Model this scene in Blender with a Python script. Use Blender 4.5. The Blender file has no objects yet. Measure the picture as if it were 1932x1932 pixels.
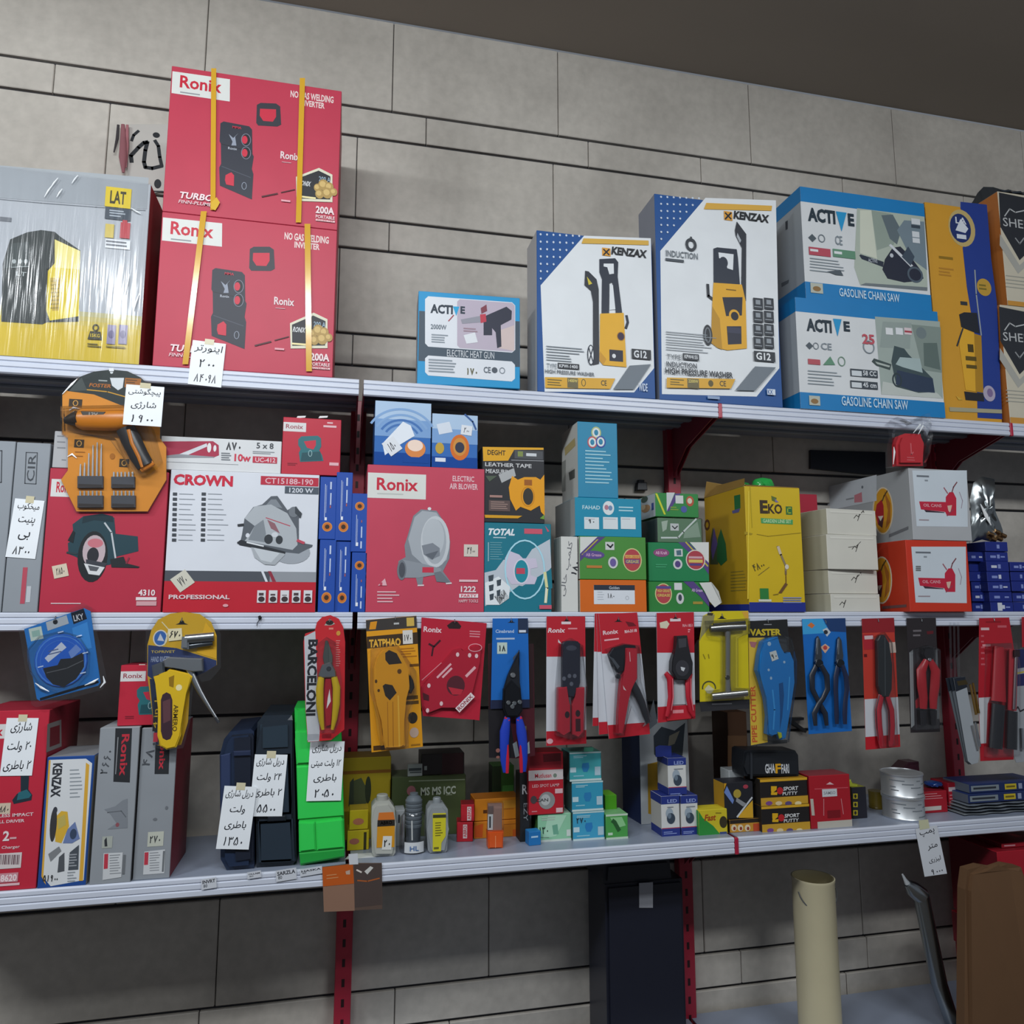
import bpy, bmesh, math, random
from mathutils import Vector as V, Matrix
from mathutils.geometry import normal
random.seed(7)
S = bpy.context.scene
COL = S.collection
# ---------------------------------------------------------------- camera
F, CX, CY = 1400.0, 966.0, 966.0
DIST, EYE = 1.8725, 1.5
cd = bpy.data.cameras.new('camera'); cam = bpy.data.objects.new('camera', cd); COL.objects.link(cam)
cd.sensor_width = 36; cd.lens = F/1932*36; cd.clip_start = .05
cam.location = (0, -DIST, EYE)
cam.rotation_euler = (math.radians(90+7.487), 0, math.radians(-12.822))
S.camera = cam
# ---------------------------------------------------------------- world, lamps, exposure
W = bpy.data.worlds.new('world'); S.world = W; W.use_nodes = True
W.node_tree.nodes['Background'].inputs[0].default_value = (.80, .88, 1, 1)
W.node_tree.nodes['Background'].inputs[1].default_value = .18
def lamp(x, y, z, sx, sy, power, tilt, col=(.93, .97, 1)):
    l = bpy.data.lights.new('ceiling_tube', 'AREA'); l.shape = 'RECTANGLE'; l.size = sx; l.size_y = sy
    l.energy = power; l.color = col
    o = bpy.data.objects.new('ceiling_tube', l); COL.objects.link(o); o.location = (x, y, z)
    o.rotation_euler = (math.radians(tilt), 0, 0)
lamp(-2.25, -1.55, 2.96, .9, .22, 40, 42)
lamp(-.45, -1.75, 2.96, 1.25, .15, 36, 40)
lamp(1.75, -2.1, 2.96, 1.25, .15, 27, 40)
vs = S.view_settings
S.display_settings.display_device = 'sRGB'
vs.view_transform = 'Standard'; vs.look = 'None'; vs.exposure = 0.0; vs.gamma = 1; vs.use_curve_mapping = False
# ---------------------------------------------------------------- helpers
CP = V(cam.location); RM = cam.rotation_euler.to_matrix()
CR = [0, 0, 1]
def crop(*a): CR[:] = a                                          # the next measurements are read off an enlarged window of the photo
def ray(x, y): return RM @ V(((CR[0]+CR[2]*x-CX)/F, (CY-CR[1]-CR[2]*y)/F, -1))
def atY(x, y, Y=0.0):
    r = ray(x, y); return CP + r*((Y-CP.y)/r.y)
def atZ(x, y, z):
    r = ray(x, y); return CP + r*((z-CP.z)/r.z)
def srgb(h):
    h = h.lstrip('#'); o = []
    for i in (0, 2, 4):
        c = int(h[i:i+2], 16)/255; o.append(c/12.92 if c <= .04045 else ((c+.055)/1.055)**2.4)
    return o
MATS = {}
KIND = {'card': (.48, 0, .35), 'matte': (.85, 0, .2), 'gloss': (.16, 0, .5), 'plas': (.34, 0, .5), 'metal': (.28, 1, .5), 'steel': (.42, .85, .5), 'film': (.2, 0, .5), 'rough': (.7, 0, .3)}  # film: opaque pale strokes that paint glints on plastic and foil
def M(key):
    if key in MATS: return MATS[key]
    h, _, kind = key.partition('|'); kind = kind or 'card'
    m = bpy.data.materials.new((kind + '_' + h.lstrip('#'))); MATS[key] = m
    m.use_nodes = True; nt = m.node_tree; b = nt.nodes['Principled BSDF']; N = nt.nodes.new; K = nt.links.new
    if kind == 'clear' or kind == 'wrap':                      # thin clear plastic: mostly see-through with a sheen
        out = nt.nodes['Material Output']; tr = N('ShaderNodeBsdfTransparent'); gl = N('ShaderNodeBsdfGlossy'); mx = N('ShaderNodeMixShader')
        tr.inputs[0].default_value = (.975, .98, .985, 1) if kind == 'clear' else (.97, .97, .98, 1)
        gl.inputs['Roughness'].default_value = .12 if kind == 'clear' else .17
        lw = N('ShaderNodeLayerWeight'); lw.inputs[0].default_value = .22
        ma = N('ShaderNodeMath'); ma.operation = 'MULTIPLY_ADD'; ma.inputs[1].default_value = .55; ma.inputs[2].default_value = .04
        K(lw.outputs['Fresnel'], ma.inputs[0]); K(ma.outputs[0], mx.inputs[0])
        tc = N('ShaderNodeTexCoord'); mp = N('ShaderNodeMapping'); no = N('ShaderNodeTexNoise'); bu = N('ShaderNodeBump')
        mp.inputs['Scale'].default_value = (60, 6, 3) if kind == 'wrap' else (25, 25, 25)
        no.inputs['Scale'].default_value = 1.6; bu.inputs['Strength'].default_value = .5 if kind == 'wrap' else .25; bu.inputs['Distance'].default_value = .004
        K(tc.outputs['Object'], mp.inputs[0]); K(mp.outputs[0], no.inputs[0]); K(no.outputs[0], bu.inputs['Height']); K(bu.outputs[0], gl.inputs['Normal'])
        K(tr.outputs[0], mx.inputs[1]); K(gl.outputs[0], mx.inputs[2]); K(mx.outputs[0], out.inputs[0])
        return m
    r, me, sp = KIND[kind]
    c = srgb(h)
    tc = N('ShaderNodeTexCoord'); no = N('ShaderNodeTexNoise'); no.inputs['Scale'].default_value = 14; no.inputs['Detail'].default_value = 3
    mr = N('ShaderNodeMapRange'); mr.inputs['To Min'].default_value = .93; mr.inputs['To Max'].default_value = 1.05
    mi = N('ShaderNodeVectorMath'); mi.operation = 'SCALE'; mi.inputs[0].default_value = c
    K(tc.outputs['Object'], no.inputs[0]); K(no.outputs[0], mr.inputs[0]); K(mr.outputs[0], mi.inputs['Scale']); K(mi.outputs[0], b.inputs['Base Color'])
    b.inputs['Roughness'].default_value = r; b.inputs['Metallic'].default_value = me; b.inputs['Specular IOR Level'].default_value = sp
    return m
class MB:                                                       # collects faces, builds one mesh
    def __init__(s): s.v = []; s.f = []; s.m = []; s.sm = []
    def add(s, vs, fs, key, smooth=False):
        o = len(s.v); s.v += [V(p) for p in vs]
        for f in fs: s.f.append([i+o for i in f]); s.m.append(key); s.sm.append(smooth)
    def bm(s, b, key, smooth=False):
        b.verts.index_update()
        s.add([v.co.copy() for v in b.verts], [[v.index for v in f.verts] for f in b.faces], key, smooth); b.free()
    def box(s, o, U, Vv, N, u, v, d, key, bev=.0012, keys=None):  # o = lower-left-front corner, N points to the viewer, depth goes along -N
        b = bmesh.new(); bmesh.ops.create_cube(b, size=1)
        for w in b.verts: w.co = V(((w.co.x+.5)*u, (w.co.y+.5)*v, (w.co.z-.5)*d))
        if bev: bmesh.ops.bevel(b, geom=b.edges[:], offset=min(bev, u*.2, v*.2, d*.2), segments=1, affect='EDGES')
        b.normal_update(); b.verts.index_update()
        vs_ = [o+U*w.co.x+Vv*w.co.y+N*w.co.z for w in b.verts]
        off = len(s.v); s.v += vs_
        for f in b.faces:
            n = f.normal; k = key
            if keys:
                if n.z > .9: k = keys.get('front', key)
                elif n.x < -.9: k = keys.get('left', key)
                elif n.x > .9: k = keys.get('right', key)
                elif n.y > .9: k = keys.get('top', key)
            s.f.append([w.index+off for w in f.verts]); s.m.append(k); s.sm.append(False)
        b.free()
    def tube(s, pts, rad, key, n=10, flat=1.0, up=None, caps=True):
        pts = [V(p) for p in pts]; rad = rad if isinstance(rad, (list, tuple)) else [rad]*len(pts)
        rings = []; up = up or V((0, -1, 0))
        for i, p in enumerate(pts):
            t = (pts[min(i+1, len(pts)-1)]-pts[max(i-1, 0)]).normalized()
            a = t.cross(up)
            if a.length < 1e-4: a = t.cross(V((1, 0, 0)))
            a.normalize(); b_ = a.cross(t).normalized()
            rings.append([p+a*(rad[i]*math.cos(q))+b_*(rad[i]*flat*math.sin(q)) for q in [2*math.pi*j/n for j in range(n)]])
        vs_ = [v for r in rings for v in r]; fs = []
        for i in range(len(rings)-1):
            for j in range(n): fs.append([i*n+j, i*n+(j+1) % n, (i+1)*n+(j+1) % n, (i+1)*n+j])
        if caps: fs.append(list(range(n))[::-1]); fs.append([(len(rings)-1)*n+j for j in range(n)])
        s.add(vs_, fs, key, True)
    def lathe(s, base, prof, key, n=24, axis=None):               # prof: (radius, height)
        ax = axis or V((0, 0, 1)); a = ax.orthogonal().normalized(); b_ = ax.cross(a)
        vs_ = [base+ax*h+a*(r*math.cos(2*math.pi*j/n))+b_*(r*math.sin(2*math.pi*j/n)) for r, h in prof for j in range(n)]
        fs = [[i*n+j, i*n+(j+1) % n, (i+1)*n+(j+1) % n, (i+1)*n+j] for i in range(len(prof)-1) for j in range(n)]
        fs.append(list(range(n))[::-1]); fs.append([(len(prof)-1)*n+j for j in range(n)])
        s.add(vs_, fs, key, True)
    def center(s):
        lo = [min(p[i] for p in s.v) for i in range(3)]; hi = [max(p[i] for p in s.v) for i in range(3)]
        return V(((lo[0]+hi[0])/2, (lo[1]+hi[1])/2, lo[2]))
    def build(s, name, parent=None, org=None, porg=None):
        org = org or s.center()
        me = bpy.data.meshes.new(name); ks = []
        for k in s.m:
            if k not in ks: ks.append(k)
        me.from_pydata([p-org for p in s.v], [], s.f)
        for k in ks: me.materials.append(M(k))
        ix = {k: i for i, k in enumerate(ks)}
        me.polygons.foreach_set('material_index', [ix[k] for k in s.m]); me.polygons.foreach_set('use_smooth', s.sm)
        if any(s.sm): me.set_sharp_from_angle(angle=.7)
        me.update()
        o = bpy.data.objects.new(name, me); COL.objects.link(o)
        o.location = org - porg if parent else org
        if parent: o.parent = parent
        return o
FORMS = {}
for ch, c, n in [('آ', 0xFE81, 2), ('ا', 0xFE8D, 2), ('ب', 0xFE8F, 4), ('ت', 0xFE95, 4), ('ج', 0xFE9D, 4), ('خ', 0xFEA5, 4), ('د', 0xFEA9, 2), ('ر', 0xFEAD, 2), ('ز', 0xFEAF, 2), ('س', 0xFEB1, 4), ('ش', 0xFEB5, 4), ('ط', 0xFEC1, 4), ('ل', 0xFEDD, 4), ('م', 0xFEE1, 4), ('ن', 0xFEE5, 4), ('ه', 0xFEE9, 4), ('و', 0xFEED, 2), ('پ', 0xFB56, 4), ('چ', 0xFB7A, 4), ('ژ', 0xFB8A, 2), ('ک', 0xFB8E, 4), ('گ', 0xFB92, 4), ('ی', 0xFBFC, 4), ('ح', 0xFEA1, 4), ('ص', 0xFEB9, 4), ('ق', 0xFED5, 4)]:
    FORMS[ch] = (c, n)
def fa(t):                                                      # joins Persian letters and lays the words right to left
    ws = []
    for w in t.split(' '):
        if w[0] in FORMS:
            o = ''
            for i, ch in enumerate(w):
                c, n = FORMS[ch]; pj = i > 0 and FORMS[w[i-1]][1] == 4; nj = i < len(w)-1 and n == 4
                o += chr(c + ((3 if pj and nj else 1 if pj else 2 if nj else 0)))
            w = o[::-1]
        ws.append(w)
    return ' '.join(ws[::-1])
TC = {}
PEN = {'۰': [[(.42, .36), (.5, .46), (.58, .36), (.5, .26), (.42, .36)]], '۱': [[(.46, 1), (.56, .55), (.5, 0)]], '۲': [[(.38, 0), (.34, .5), (.2, .96), (.36, .72), (.62, .72), (.8, 1)]],
       '۳': [[(.34, 0), (.3, .5), (.1, .98), (.22, .74), (.4, .74), (.48, .96), (.56, .74), (.76, .74), (.9, 1)]], '۴': [[(.36, 0), (.32, .5), (.18, .96)], [(.82, .98), (.52, .86), (.44, .66), (.84, .56)]],
       '۵': [[(.5, .98), (.22, .56), (.12, .24), (.3, .06), (.5, .26), (.68, .06), (.88, .22), (.8, .54), (.5, .98)]], '۶': [[(.8, .96), (.5, .98), (.34, .78), (.52, .6), (.82, .62), (.5, .36), (.28, 0)]],
       '۷': [[(.1, 1), (.34, .5), (.5, 0), (.66, .5), (.9, 1)]], '۸': [[(.1, 0), (.34, .5), (.5, 1), (.66, .5), (.9, 0)]], '۹': [[(.7, .62), (.42, .56), (.28, .76), (.46, .98), (.7, .9), (.7, .62), (.66, 0)]]}
def penned(txt, wt):                                            # handwritten Persian numerals as pen strokes
    vs_, fs, h, x0 = [], [], .055+wt, 0
    for ch in txt:
        for st in PEN[ch]:
            q = [V((x0+a*.62, b)) for a, b in st]; o = len(vs_)
            for i, p in enumerate(q):
                d = (q[min(i+1, len(q)-1)]-q[max(i-1, 0)]); d = d.normalized() if d.length > 1e-6 else V((1, 0)); n = V((-d.y, d.x))*h; vs_ += [p-n, p+n]
            fs += [[o+2*i, o+2*i+2, o+2*i+3, o+2*i+1] for i in range(len(q)-1)]
        x0 += .72 if ch != '۰' else .42
    return vs_, fs
def glyphs(txt, wt):                                            # outline text as flat polygons, scaled to a unit box
    if (txt, wt) in TC: return TC[(txt, wt)]
    if all(ch in PEN for ch in txt):
        vs_, fs = penned(txt, wt); x0 = min(v.x for v in vs_); x1 = max(v.x for v in vs_)
        TC[(txt, wt)] = r = ([((v.x-x0)/(x1-x0), (v.y+.05)/1.1) for v in vs_], fs); return r
    c = bpy.data.curves.new('txt', 'FONT'); c.body = txt; c.resolution_u = 2 if ord(max(txt)) < 256 else 1; c.offset = wt; c.fill_mode = 'FRONT'
    o = bpy.data.objects.new('txt', c); m = bpy.data.meshes.new_from_object(o)
    vs_ = [v.co.copy() for v in m.vertices]; fs = [list(p.vertices) for p in m.polygons]
    bpy.data.objects.remove(o); bpy.data.curves.remove(c); bpy.data.meshes.remove(m)
    x0 = min(v.x for v in vs_); x1 = max(v.x for v in vs_); y0 = min(v.y for v in vs_); y1 = max(v.y for v in vs_)
    r = ([((v.x-x0)/(x1-x0), (v.y-y0)/(y1-y0)) for v in vs_], fs); TC[(txt, wt)] = r
    return r
class Face:                                                     # a plane in the place that print can be laid on
    def __init__(s, o, U, Vv): s.o = V(o); s.U = V(U).normalized(); s.V = V(Vv).normalized(); s.N = s.U.cross(s.V).normalized()
    def uv(s, x, y):
        r = ray(x, y); t = (s.o-CP).dot(s.N)/r.dot(s.N); p = CP+r*t-s.o
        return p.dot(s.U), p.dot(s.V)
    def at(s, u, v, l=0.0): return s.o+s.U*u+s.V*v+s.N*l
class Thing:
    def __init__(s, name, label, cat, group=None, empty=False):
        s.name, s.label, s.cat, s.group = name, label, cat, group
        s.parts = []; s.ang = 0; s.l = .0002; s.face = None; s.root = None
        if not empty: s.part(name)
    def part(s, name, parent=None, label=None):
        s.mb = MB(); s.parts.append([name, s.mb, parent, label]); return s
    def put(s, face, l=.0003, ang=0): s.face = face; s.l = l; s.ang = ang; return s
    def _ax(s):
        a = math.radians(s.ang); return math.cos(a), math.sin(a)
    def _rect(s, x0, y0, x1, y1):                               # pixel box -> centre, half sizes on the face, along rotated axes
        f = s.face; xm, ym = (x0+x1)/2, (y0+y1)/2
        c = f.uv(xm, ym); e = 4.0
        a, b = f.uv(xm+e, ym), f.uv(xm-e, ym); d, g = f.uv(xm, ym-e), f.uv(xm, ym+e)
        ku = math.hypot(a[0]-b[0], a[1]-b[1])/(2*e); kv = math.hypot(d[0]-g[0], d[1]-g[1])/(2*e)
        return c, (x1-x0)/2*ku, (y1-y0)/2*kv
    def loc(s, c, p, q):                                        # centre + offset (p,q) along the rotated axes
        ca, sa = s._ax(); return c[0]+p*ca-q*sa, c[1]+p*sa+q*ca
    def raw(s, key, uvs, fs=None):
        s.mb.add([s.face.at(u, v, s.l) for u, v in uvs], fs or [list(range(len(uvs)))], key); s.l += .00006; return s
    def R(s, key, x0, y0, x1, y1):
        c, w, h = s._rect(x0, y0, x1, y1)
        return s.raw(key, [s.loc(c, p, q) for p, q in ((-w, -h), (w, -h), (w, h), (-w, h))])
    def P(s, key, pts):
        uv = [s.face.uv(*p) for p in pts]
        if sum(uv[i-1][0]*uv[i][1]-uv[i][0]*uv[i-1][1] for i in range(len(uv))) < 0: uv.reverse()
        return s.raw(key, uv)
    def E(s, key, x, y, rx, ry, n=22):
        c, w, h = s._rect(x-rx, y-ry, x+rx, y+ry)
        return s.raw(key, [s.loc(c, w*math.cos(2*math.pi*i/n), h*math.sin(2*math.pi*i/n)) for i in range(n)])
    def ring(s, key, x, y, rx, ry, t, n=24, a0=0, a1=360):
        c, w, h = s._rect(x-rx, y-ry, x+rx, y+ry); tw = t*w/rx; k = n if a1-a0 < 360 else n
        q = [math.radians(a0+(a1-a0)*i/k) for i in range(k+1)]
        uv = [s.loc(c, w*math.cos(i), h*math.sin(i)) for i in q]+[s.loc(c, (w-tw)*math.cos(i), (h-tw)*math.sin(i)) for i in q]
        return s.raw(key, uv, [[i, i+1, k+2+i, k+1+i] for i in range(k)])
    def L(s, key, pts, w=1.5):                                  # stroke of a pen or a printed line
        uv = [V(s.face.uv(*p)) for p in pts]; _, k, _ = s._rect(pts[0][0]-1, pts[0][1]-1, pts[0][0]+1, pts[0][1]+1); h = w/2*k
        vs_, fs = [], []
        for a, b in zip(uv, uv[1:]):
            d = b-a
            if d.length < 1e-7: continue
            d = d.normalized(); n = V((-d.y, d.x))*h; e = d*h*.5; o = len(vs_)
            vs_ += [tuple(a-e-n), tuple(b+e-n), tuple(b+e+n), tuple(a-e+n)]; fs.append([o, o+1, o+2, o+3])
        return s.raw(key, vs_, fs)
    def T(s, txt, key, x0, y0, x1, y1, wt=.012, it=0.0, rot=0):  # text stretched into a pixel box; rot turns it inside the box
        c, w, h = s._rect(x0, y0, x1, y1); vs_, fs = glyphs(txt, max(.004, wt*1.5) if wt >= 0 else wt); uv = []
        ca, sa = math.cos(math.radians(rot)), math.sin(math.radians(rot))
        if abs(rot) > 45: w, h = h, w
        for a, b in vs_:
            p = (a*2-1)*w+(b-.5)*2*h*it; q = (b*2-1)*h
            uv.append(s.loc(c, p*ca-q*sa, p*sa+q*ca))
        return s.raw(key, uv, fs)
    def G(s, key, x0, y0, x1, y1, n, w=.5, rot=0):              # small print too fine to read: thin ragged lines
        r = random.Random(int(x0*7+y0*13)); st = (y1-y0)/n
        for i in range(n):
            e = x0+(x1-x0)*r.uniform(.6, 1); y = y0+st*i; s.R(key, x0, y, e, y+st*w); s.l -= .00006
        s.l += .00006; return s
    def slab(s, key, pts, off, th, bev=.0012, uv=False, side=None, smooth=False, hole=None): # outline given real thickness, standing off the face
        f = s.face; q = pts if uv else [f.uv(*p) for p in pts]
        if sum(q[i-1][0]*q[i][1]-q[i][0]*q[i-1][1] for i in range(len(q))) < 0: q = q[::-1]
        b = bmesh.new(); bot = [b.verts.new((u, v, off)) for u, v in q]; top = [b.verts.new((u, v, off+th)) for u, v in q]
        ft = b.faces.new(top); b.faces.new(bot[::-1]); n = len(q)
        for i in range(n): b.faces.new([bot[i], bot[(i+1) % n], top[(i+1) % n], top[i]])
        if bev:
            try: bmesh.ops.bevel(b, geom=list(ft.edges), offset=bev, segments=2 if bev > .002 else 1, affect='EDGES', clamp_overlap=True)
            except Exception: pass
        for v in b.verts: v.co = f.at(v.co.x, v.co.y, v.co.z)
        s.mb.bm(b, key, smooth); s.l = off+th+.0001; return s
    def rod(s, key, pts, r, off, flat=1.0, n=10):               # rounded bar along a pixel path, its centre line standing off the face
        f = s.face; ps = [f.at(*f.uv(*p), l=off) for p in pts]
        _, k, _ = s._rect(pts[0][0]-1, pts[0][1]-1, pts[0][0]+1, pts[0][1]+1)
        rr = [x*k for x in r] if isinstance(r, (list, tuple)) else r*k
        s.mb.tube(ps, rr, key, n, flat, f.N); return s
    def disc(s, key, x, y, r, off, th, n=24, ry=None):
        c, w, h = s._rect(x-r, y-(ry or r), x+r, y+(ry or r))
        return s.slab(key, [s.loc(c, w*math.cos(2*math.pi*i/n), h*math.sin(2*math.pi*i/n)) for i in range(n)], off, th, .001, uv=True)
    def tag(s, x0, y0, x1, y1, lines, ang=0, key='#e8edf2', off=.001, name='price_tag', label='white price tag with handwriting', tape=True, ink='#20242c'):
        a0 = s.ang; s.ang = ang; s.part(name, s.parts[0][0] if s.parts else None, label); f = s.face
        c, w, h = s._rect(x0, y0, x1, y1)
        s.slab(key, [s.loc(c, p, q) for p, q in ((-w, -h), (w, -h), (w, h), (-w, h))], off, .0006, 0, uv=True)
        H = y1-y0; Wd = x1-x0; n = len(lines)
        for i, t in enumerate(lines):
            cy = (i+.5)/n; hh = .30/n; t = fa(t); ww = min(.42, (.10 if n > 1 else .1)+.045*len(t))
            cc = s.loc(c, 0, h-2*h*cy); gv, gf = glyphs(t, .009 if n > 1 else .02)
            s.raw(ink, [s.loc(cc, (a*2-1)*ww*2*w+(b-.5)*h*hh*.5, (b*2-1)*h*2*hh) for a, b in gv], gf)
        if tape:
            e = V(s.loc(c, 0, h)); s.ang = ang; tw = w*.28; th_ = h*.09+.002
            s.slab('#cfc7a8|gloss', [s.loc(e, p, q) for p, q in ((-tw, -th_), (tw, -th_), (tw, th_), (-tw, th_))], off+.0006, .0003, 0, uv=True)
        s.ang = a0; return s
    def done(s):
        allv = MB()
        for p in s.parts: allv.v += p[1].v
        org = allv.center(); made = {}
        if s.parts[0][0] == s.name and s.parts[0][2] is None:
            root = s.parts[0][1].build(s.name, org=org); made[s.name] = (root, org); rest = s.parts[1:]
        else:
            root = bpy.data.objects.new(s.name, None); root.empty_display_size = .02; COL.objects.link(root); root.location = org; rest = s.parts
        for name, mb, par, lab in rest:
            if not mb.v: continue
            p, po = made.get(par, (root, org)); c = mb.center()
            o = mb.build(name, p, c, po); made.setdefault(name, (o, c)); made[name] = (o, c)
            if lab: o['label'] = lab
        root['label'] = s.label; root['category'] = s.cat
        if s.group: root['group'] = s.group
        s.root = root; return root
SH1, SH2, SH3, SH4 = EYE+.5815, EYE-.0065, EYE-.5960, EYE-1.19
WALL = .34
def carton(name, label, cat, tl, r, z0, Y=None, yb=None, depth=.2, key='#b03040', keys=None, yaw=0, group=None, bev=.0012, top=None):
    """box standing on z0; tl = pixel of the top-left front corner, r = a pixel on the right front edge"""
    if Y is None: Y = atZ(tl[0], yb, z0).y
    a = math.radians(yaw); U = V((math.cos(a), math.sin(a), 0)); Z = V((0, 0, 1))
    p = atY(tl[0], tl[1], Y); h = (top if top else p.z)-z0; o = V((p.x, Y, z0)); f = Face(o, U, Z)
    u = f.uv(*r)[0]
    t = Thing(name, label, cat, group); N = f.N
    t.mb.box(o, U, Z, N, u, h, depth, key, bev, keys)
    t.front = f; t.left = Face(o-N*depth, N, Z); t.right = Face(o+U*u, -N, Z); t.topf = Face(o+Z*h, U, -N); t.u, t.h, t.o, t.depth, t.ztop, t.Y = u, h, o, depth, z0+h, Y
    t.put(f); return t
def strip(t, key, v0, v1, u0=0, u1=1, face='front'):            # a band of print given as fractions of a face
    f = getattr(t, face); u = t.depth if face in ('left', 'right') else t.u; fa_ = t.face; l = t.l; t.face = f
    h = t.depth if face == 'topf' else t.h
    t.raw(key, [(u0*u, v0*h), (u1*u, v0*h), (u1*u, v1*h), (u0*u, v1*h)]); t.face = fa_; return t
def copy_tree(o, dx, label):
    c = o.copy(); COL.objects.link(c); c.location = o.location+V(dx); c['label'] = label
    for ch in o.children:
        d = ch.copy(); COL.objects.link(d); d.parent = c
        for g in ch.children:
            e = g.copy(); COL.objects.link(e); e.parent = d
    return c
def struct(mb, name): o = mb.build(name, org=V((0, 0, 0))); o['kind'] = 'structure'; return o
# ---------------------------------------------------------------- room shell
X, Yv, Z = V((1, 0, 0)), V((0, 1, 0)), V((0, 0, 1)); NF = V((0, -1, 0))
def node_mat(name, fn):
    m = bpy.data.materials.new(name); m.use_nodes = True; MATS[name] = m
    fn(m.node_tree, m.node_tree.nodes['Principled BSDF']); return m
def stone(nt, b):
    N = nt.nodes.new; K = nt.links.new
    tc = N('ShaderNodeTexCoord'); n1 = N('ShaderNodeTexNoise'); n1.inputs['Scale'].default_value = 2.2; n1.inputs['Detail'].default_value = 6
    n2 = N('ShaderNodeTexNoise'); n2.inputs['Scale'].default_value = 35; n2.inputs['Detail'].default_value = 4
    cr = N('ShaderNodeValToRGB'); e = cr.color_ramp.elements; e[0].position = .3; e[1].position = .72
    e[0].color = (*srgb('b2aca3'), 1); e[1].color = (*srgb('d3cdc3'), 1)
    mx = N('ShaderNodeMix'); mx.data_type = 'RGBA'; mx.blend_type = 'MULTIPLY'; mx.inputs[0].default_value = .3
    bu = N('ShaderNodeBump'); bu.inputs['Strength'].default_value = .25; bu.inputs['Distance'].default_value = .003
    K(tc.outputs['Object'], n1.inputs[0]); K(tc.outputs['Object'], n2.inputs[0]); K(n1.outputs[0], cr.inputs[0]); K(cr.outputs[0], mx.inputs[6]); K(n2.outputs[0], mx.inputs[7])
    K(mx.outputs[2], b.inputs['Base Color']); K(n2.outputs[0], bu.inputs['Height']); K(bu.outputs[0], b.inputs['Normal']); b.inputs['Roughness'].default_value = .75
node_mat('stone', stone)
def plaster(hexa):
    def fn(nt, b):
        N = nt.nodes.new; K = nt.links.new; n1 = N('ShaderNodeTexNoise'); n1.inputs['Scale'].default_value = 9; n1.inputs['Detail'].default_value = 5
        c = srgb(hexa); cr = N('ShaderNodeValToRGB'); cr.color_ramp.elements[0].color = (*[x*.85 for x in c], 1); cr.color_ramp.elements[1].color = (*[min(1, x*1.1) for x in c], 1)
        K(n1.outputs[0], cr.inputs[0]); K(cr.outputs[0], b.inputs['Base Color']); b.inputs['Roughness'].default_value = .9
    return fn
node_mat('plaster', plaster('8a8075')); node_mat('concrete', plaster('5a5550'))
zs = [atY(640, y, WALL).z for y in (196, 247, 405, 465, 624, 687)]       # joint heights read off the courses
wide, nar = ((zs[1]-zs[2])+(zs[3]-zs[4]))/2, ((zs[2]-zs[3])+(zs[4]-zs[5])+(zs[0]-zs[1]))/3
mb = MB(); XL, XR, TOP = -3.2, 4.6, atY(1932, 246, WALL).z
z = zs[0]; k = 0
rows = []
zz = zs[0]+wide
rows.append((zs[0], TOP, 1)); t_ = zs[0]; w_ = 0
while t_ > 0:
    h = wide if w_ else nar; rows.append((max(0, t_-h), t_, w_)); t_ -= h; w_ = 1-w_
rr = random.Random(3)
for z0, z1, w in rows:
    x = XL+rr.uniform(0, .5); xs = [XL, x]
    while x < XR: x += rr.uniform(.55, .75) if w else rr.uniform(.4, .62); xs.append(min(x, XR))
    for a, b in zip(xs, xs[1:]):
        if b-a > .02: mb.box(V((a+.0012, WALL, z0+.0045)), X, Z, NF, b-a-.0024, z1-z0-.009, .03, 'stone', .002)
mb.box(V((XL, WALL+.012, 0)), X, Z, NF, XR-XL, TOP, .1, '#3a3a3e|rough', 0)
struct(mb, 'wall_back')
mb = MB(); mb.box(V((XL, -4.6, TOP)), X, Z, NF, XR-XL, .08, WALL+4.6, 'plaster', 0); struct(mb, 'ceiling')
mb = MB(); mb.box(V((XL, -4.6, -.06)), X, Z, NF, XR-XL, .06, WALL+4.6, 'concrete', 0); struct(mb, 'floor')
# ---------------------------------------------------------------- shelving: one metal shelf per bay and level, red posts between the bays
XS = [atY(682, 717).x, 0, 0]; X0 = XS[0]; STEP = (atY(1905, 797).x-X0)/2
seams = [X0+STEP*i for i in (-2, -1, 0, 1, 2, 3)]
print('seams', [round(x, 3) for x in seams], 'STEP', STEP, 'zs', [round(q, 3) for q in zs])
LIP = .042
lev = {1: (SH1, 'top', 'white metal shelf of the top row'), 2: (SH2, 'middle', 'white metal shelf of the middle row'), 3: (SH3, 'lower', 'white metal shelf of the lower row'), 4: (SH4, 'bottom', 'white metal shelf of the bottom row')}
where = ['far left beyond the yellow welder box', 'in the left bay, nearest the yellow welder box', 'in the second bay, under the green and orange grease cartons', 'in the third bay, towards the right', 'in the last bay at the right edge']
where = {1: ['', 'carrying the yellow and red welder cartons', 'carrying the small heat gun carton', 'carrying the chainsaw cartons', 'carrying the black and cream cartons'],
         2: ['', 'carrying the circular saw cartons', 'carrying the blower carton and the cable ties', 'carrying the dented yellow carton', 'carrying the small dark blue cartons'],
         3: ['', 'carrying the navy and green drill cases', 'carrying the glue bottles', 'carrying the black putty cartons', 'below the red wrench set pack'],
         4: ['', 'below the drill cases', 'below the glue bottles', 'carrying the cream can', 'carrying red cartons at right edge']}
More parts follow.
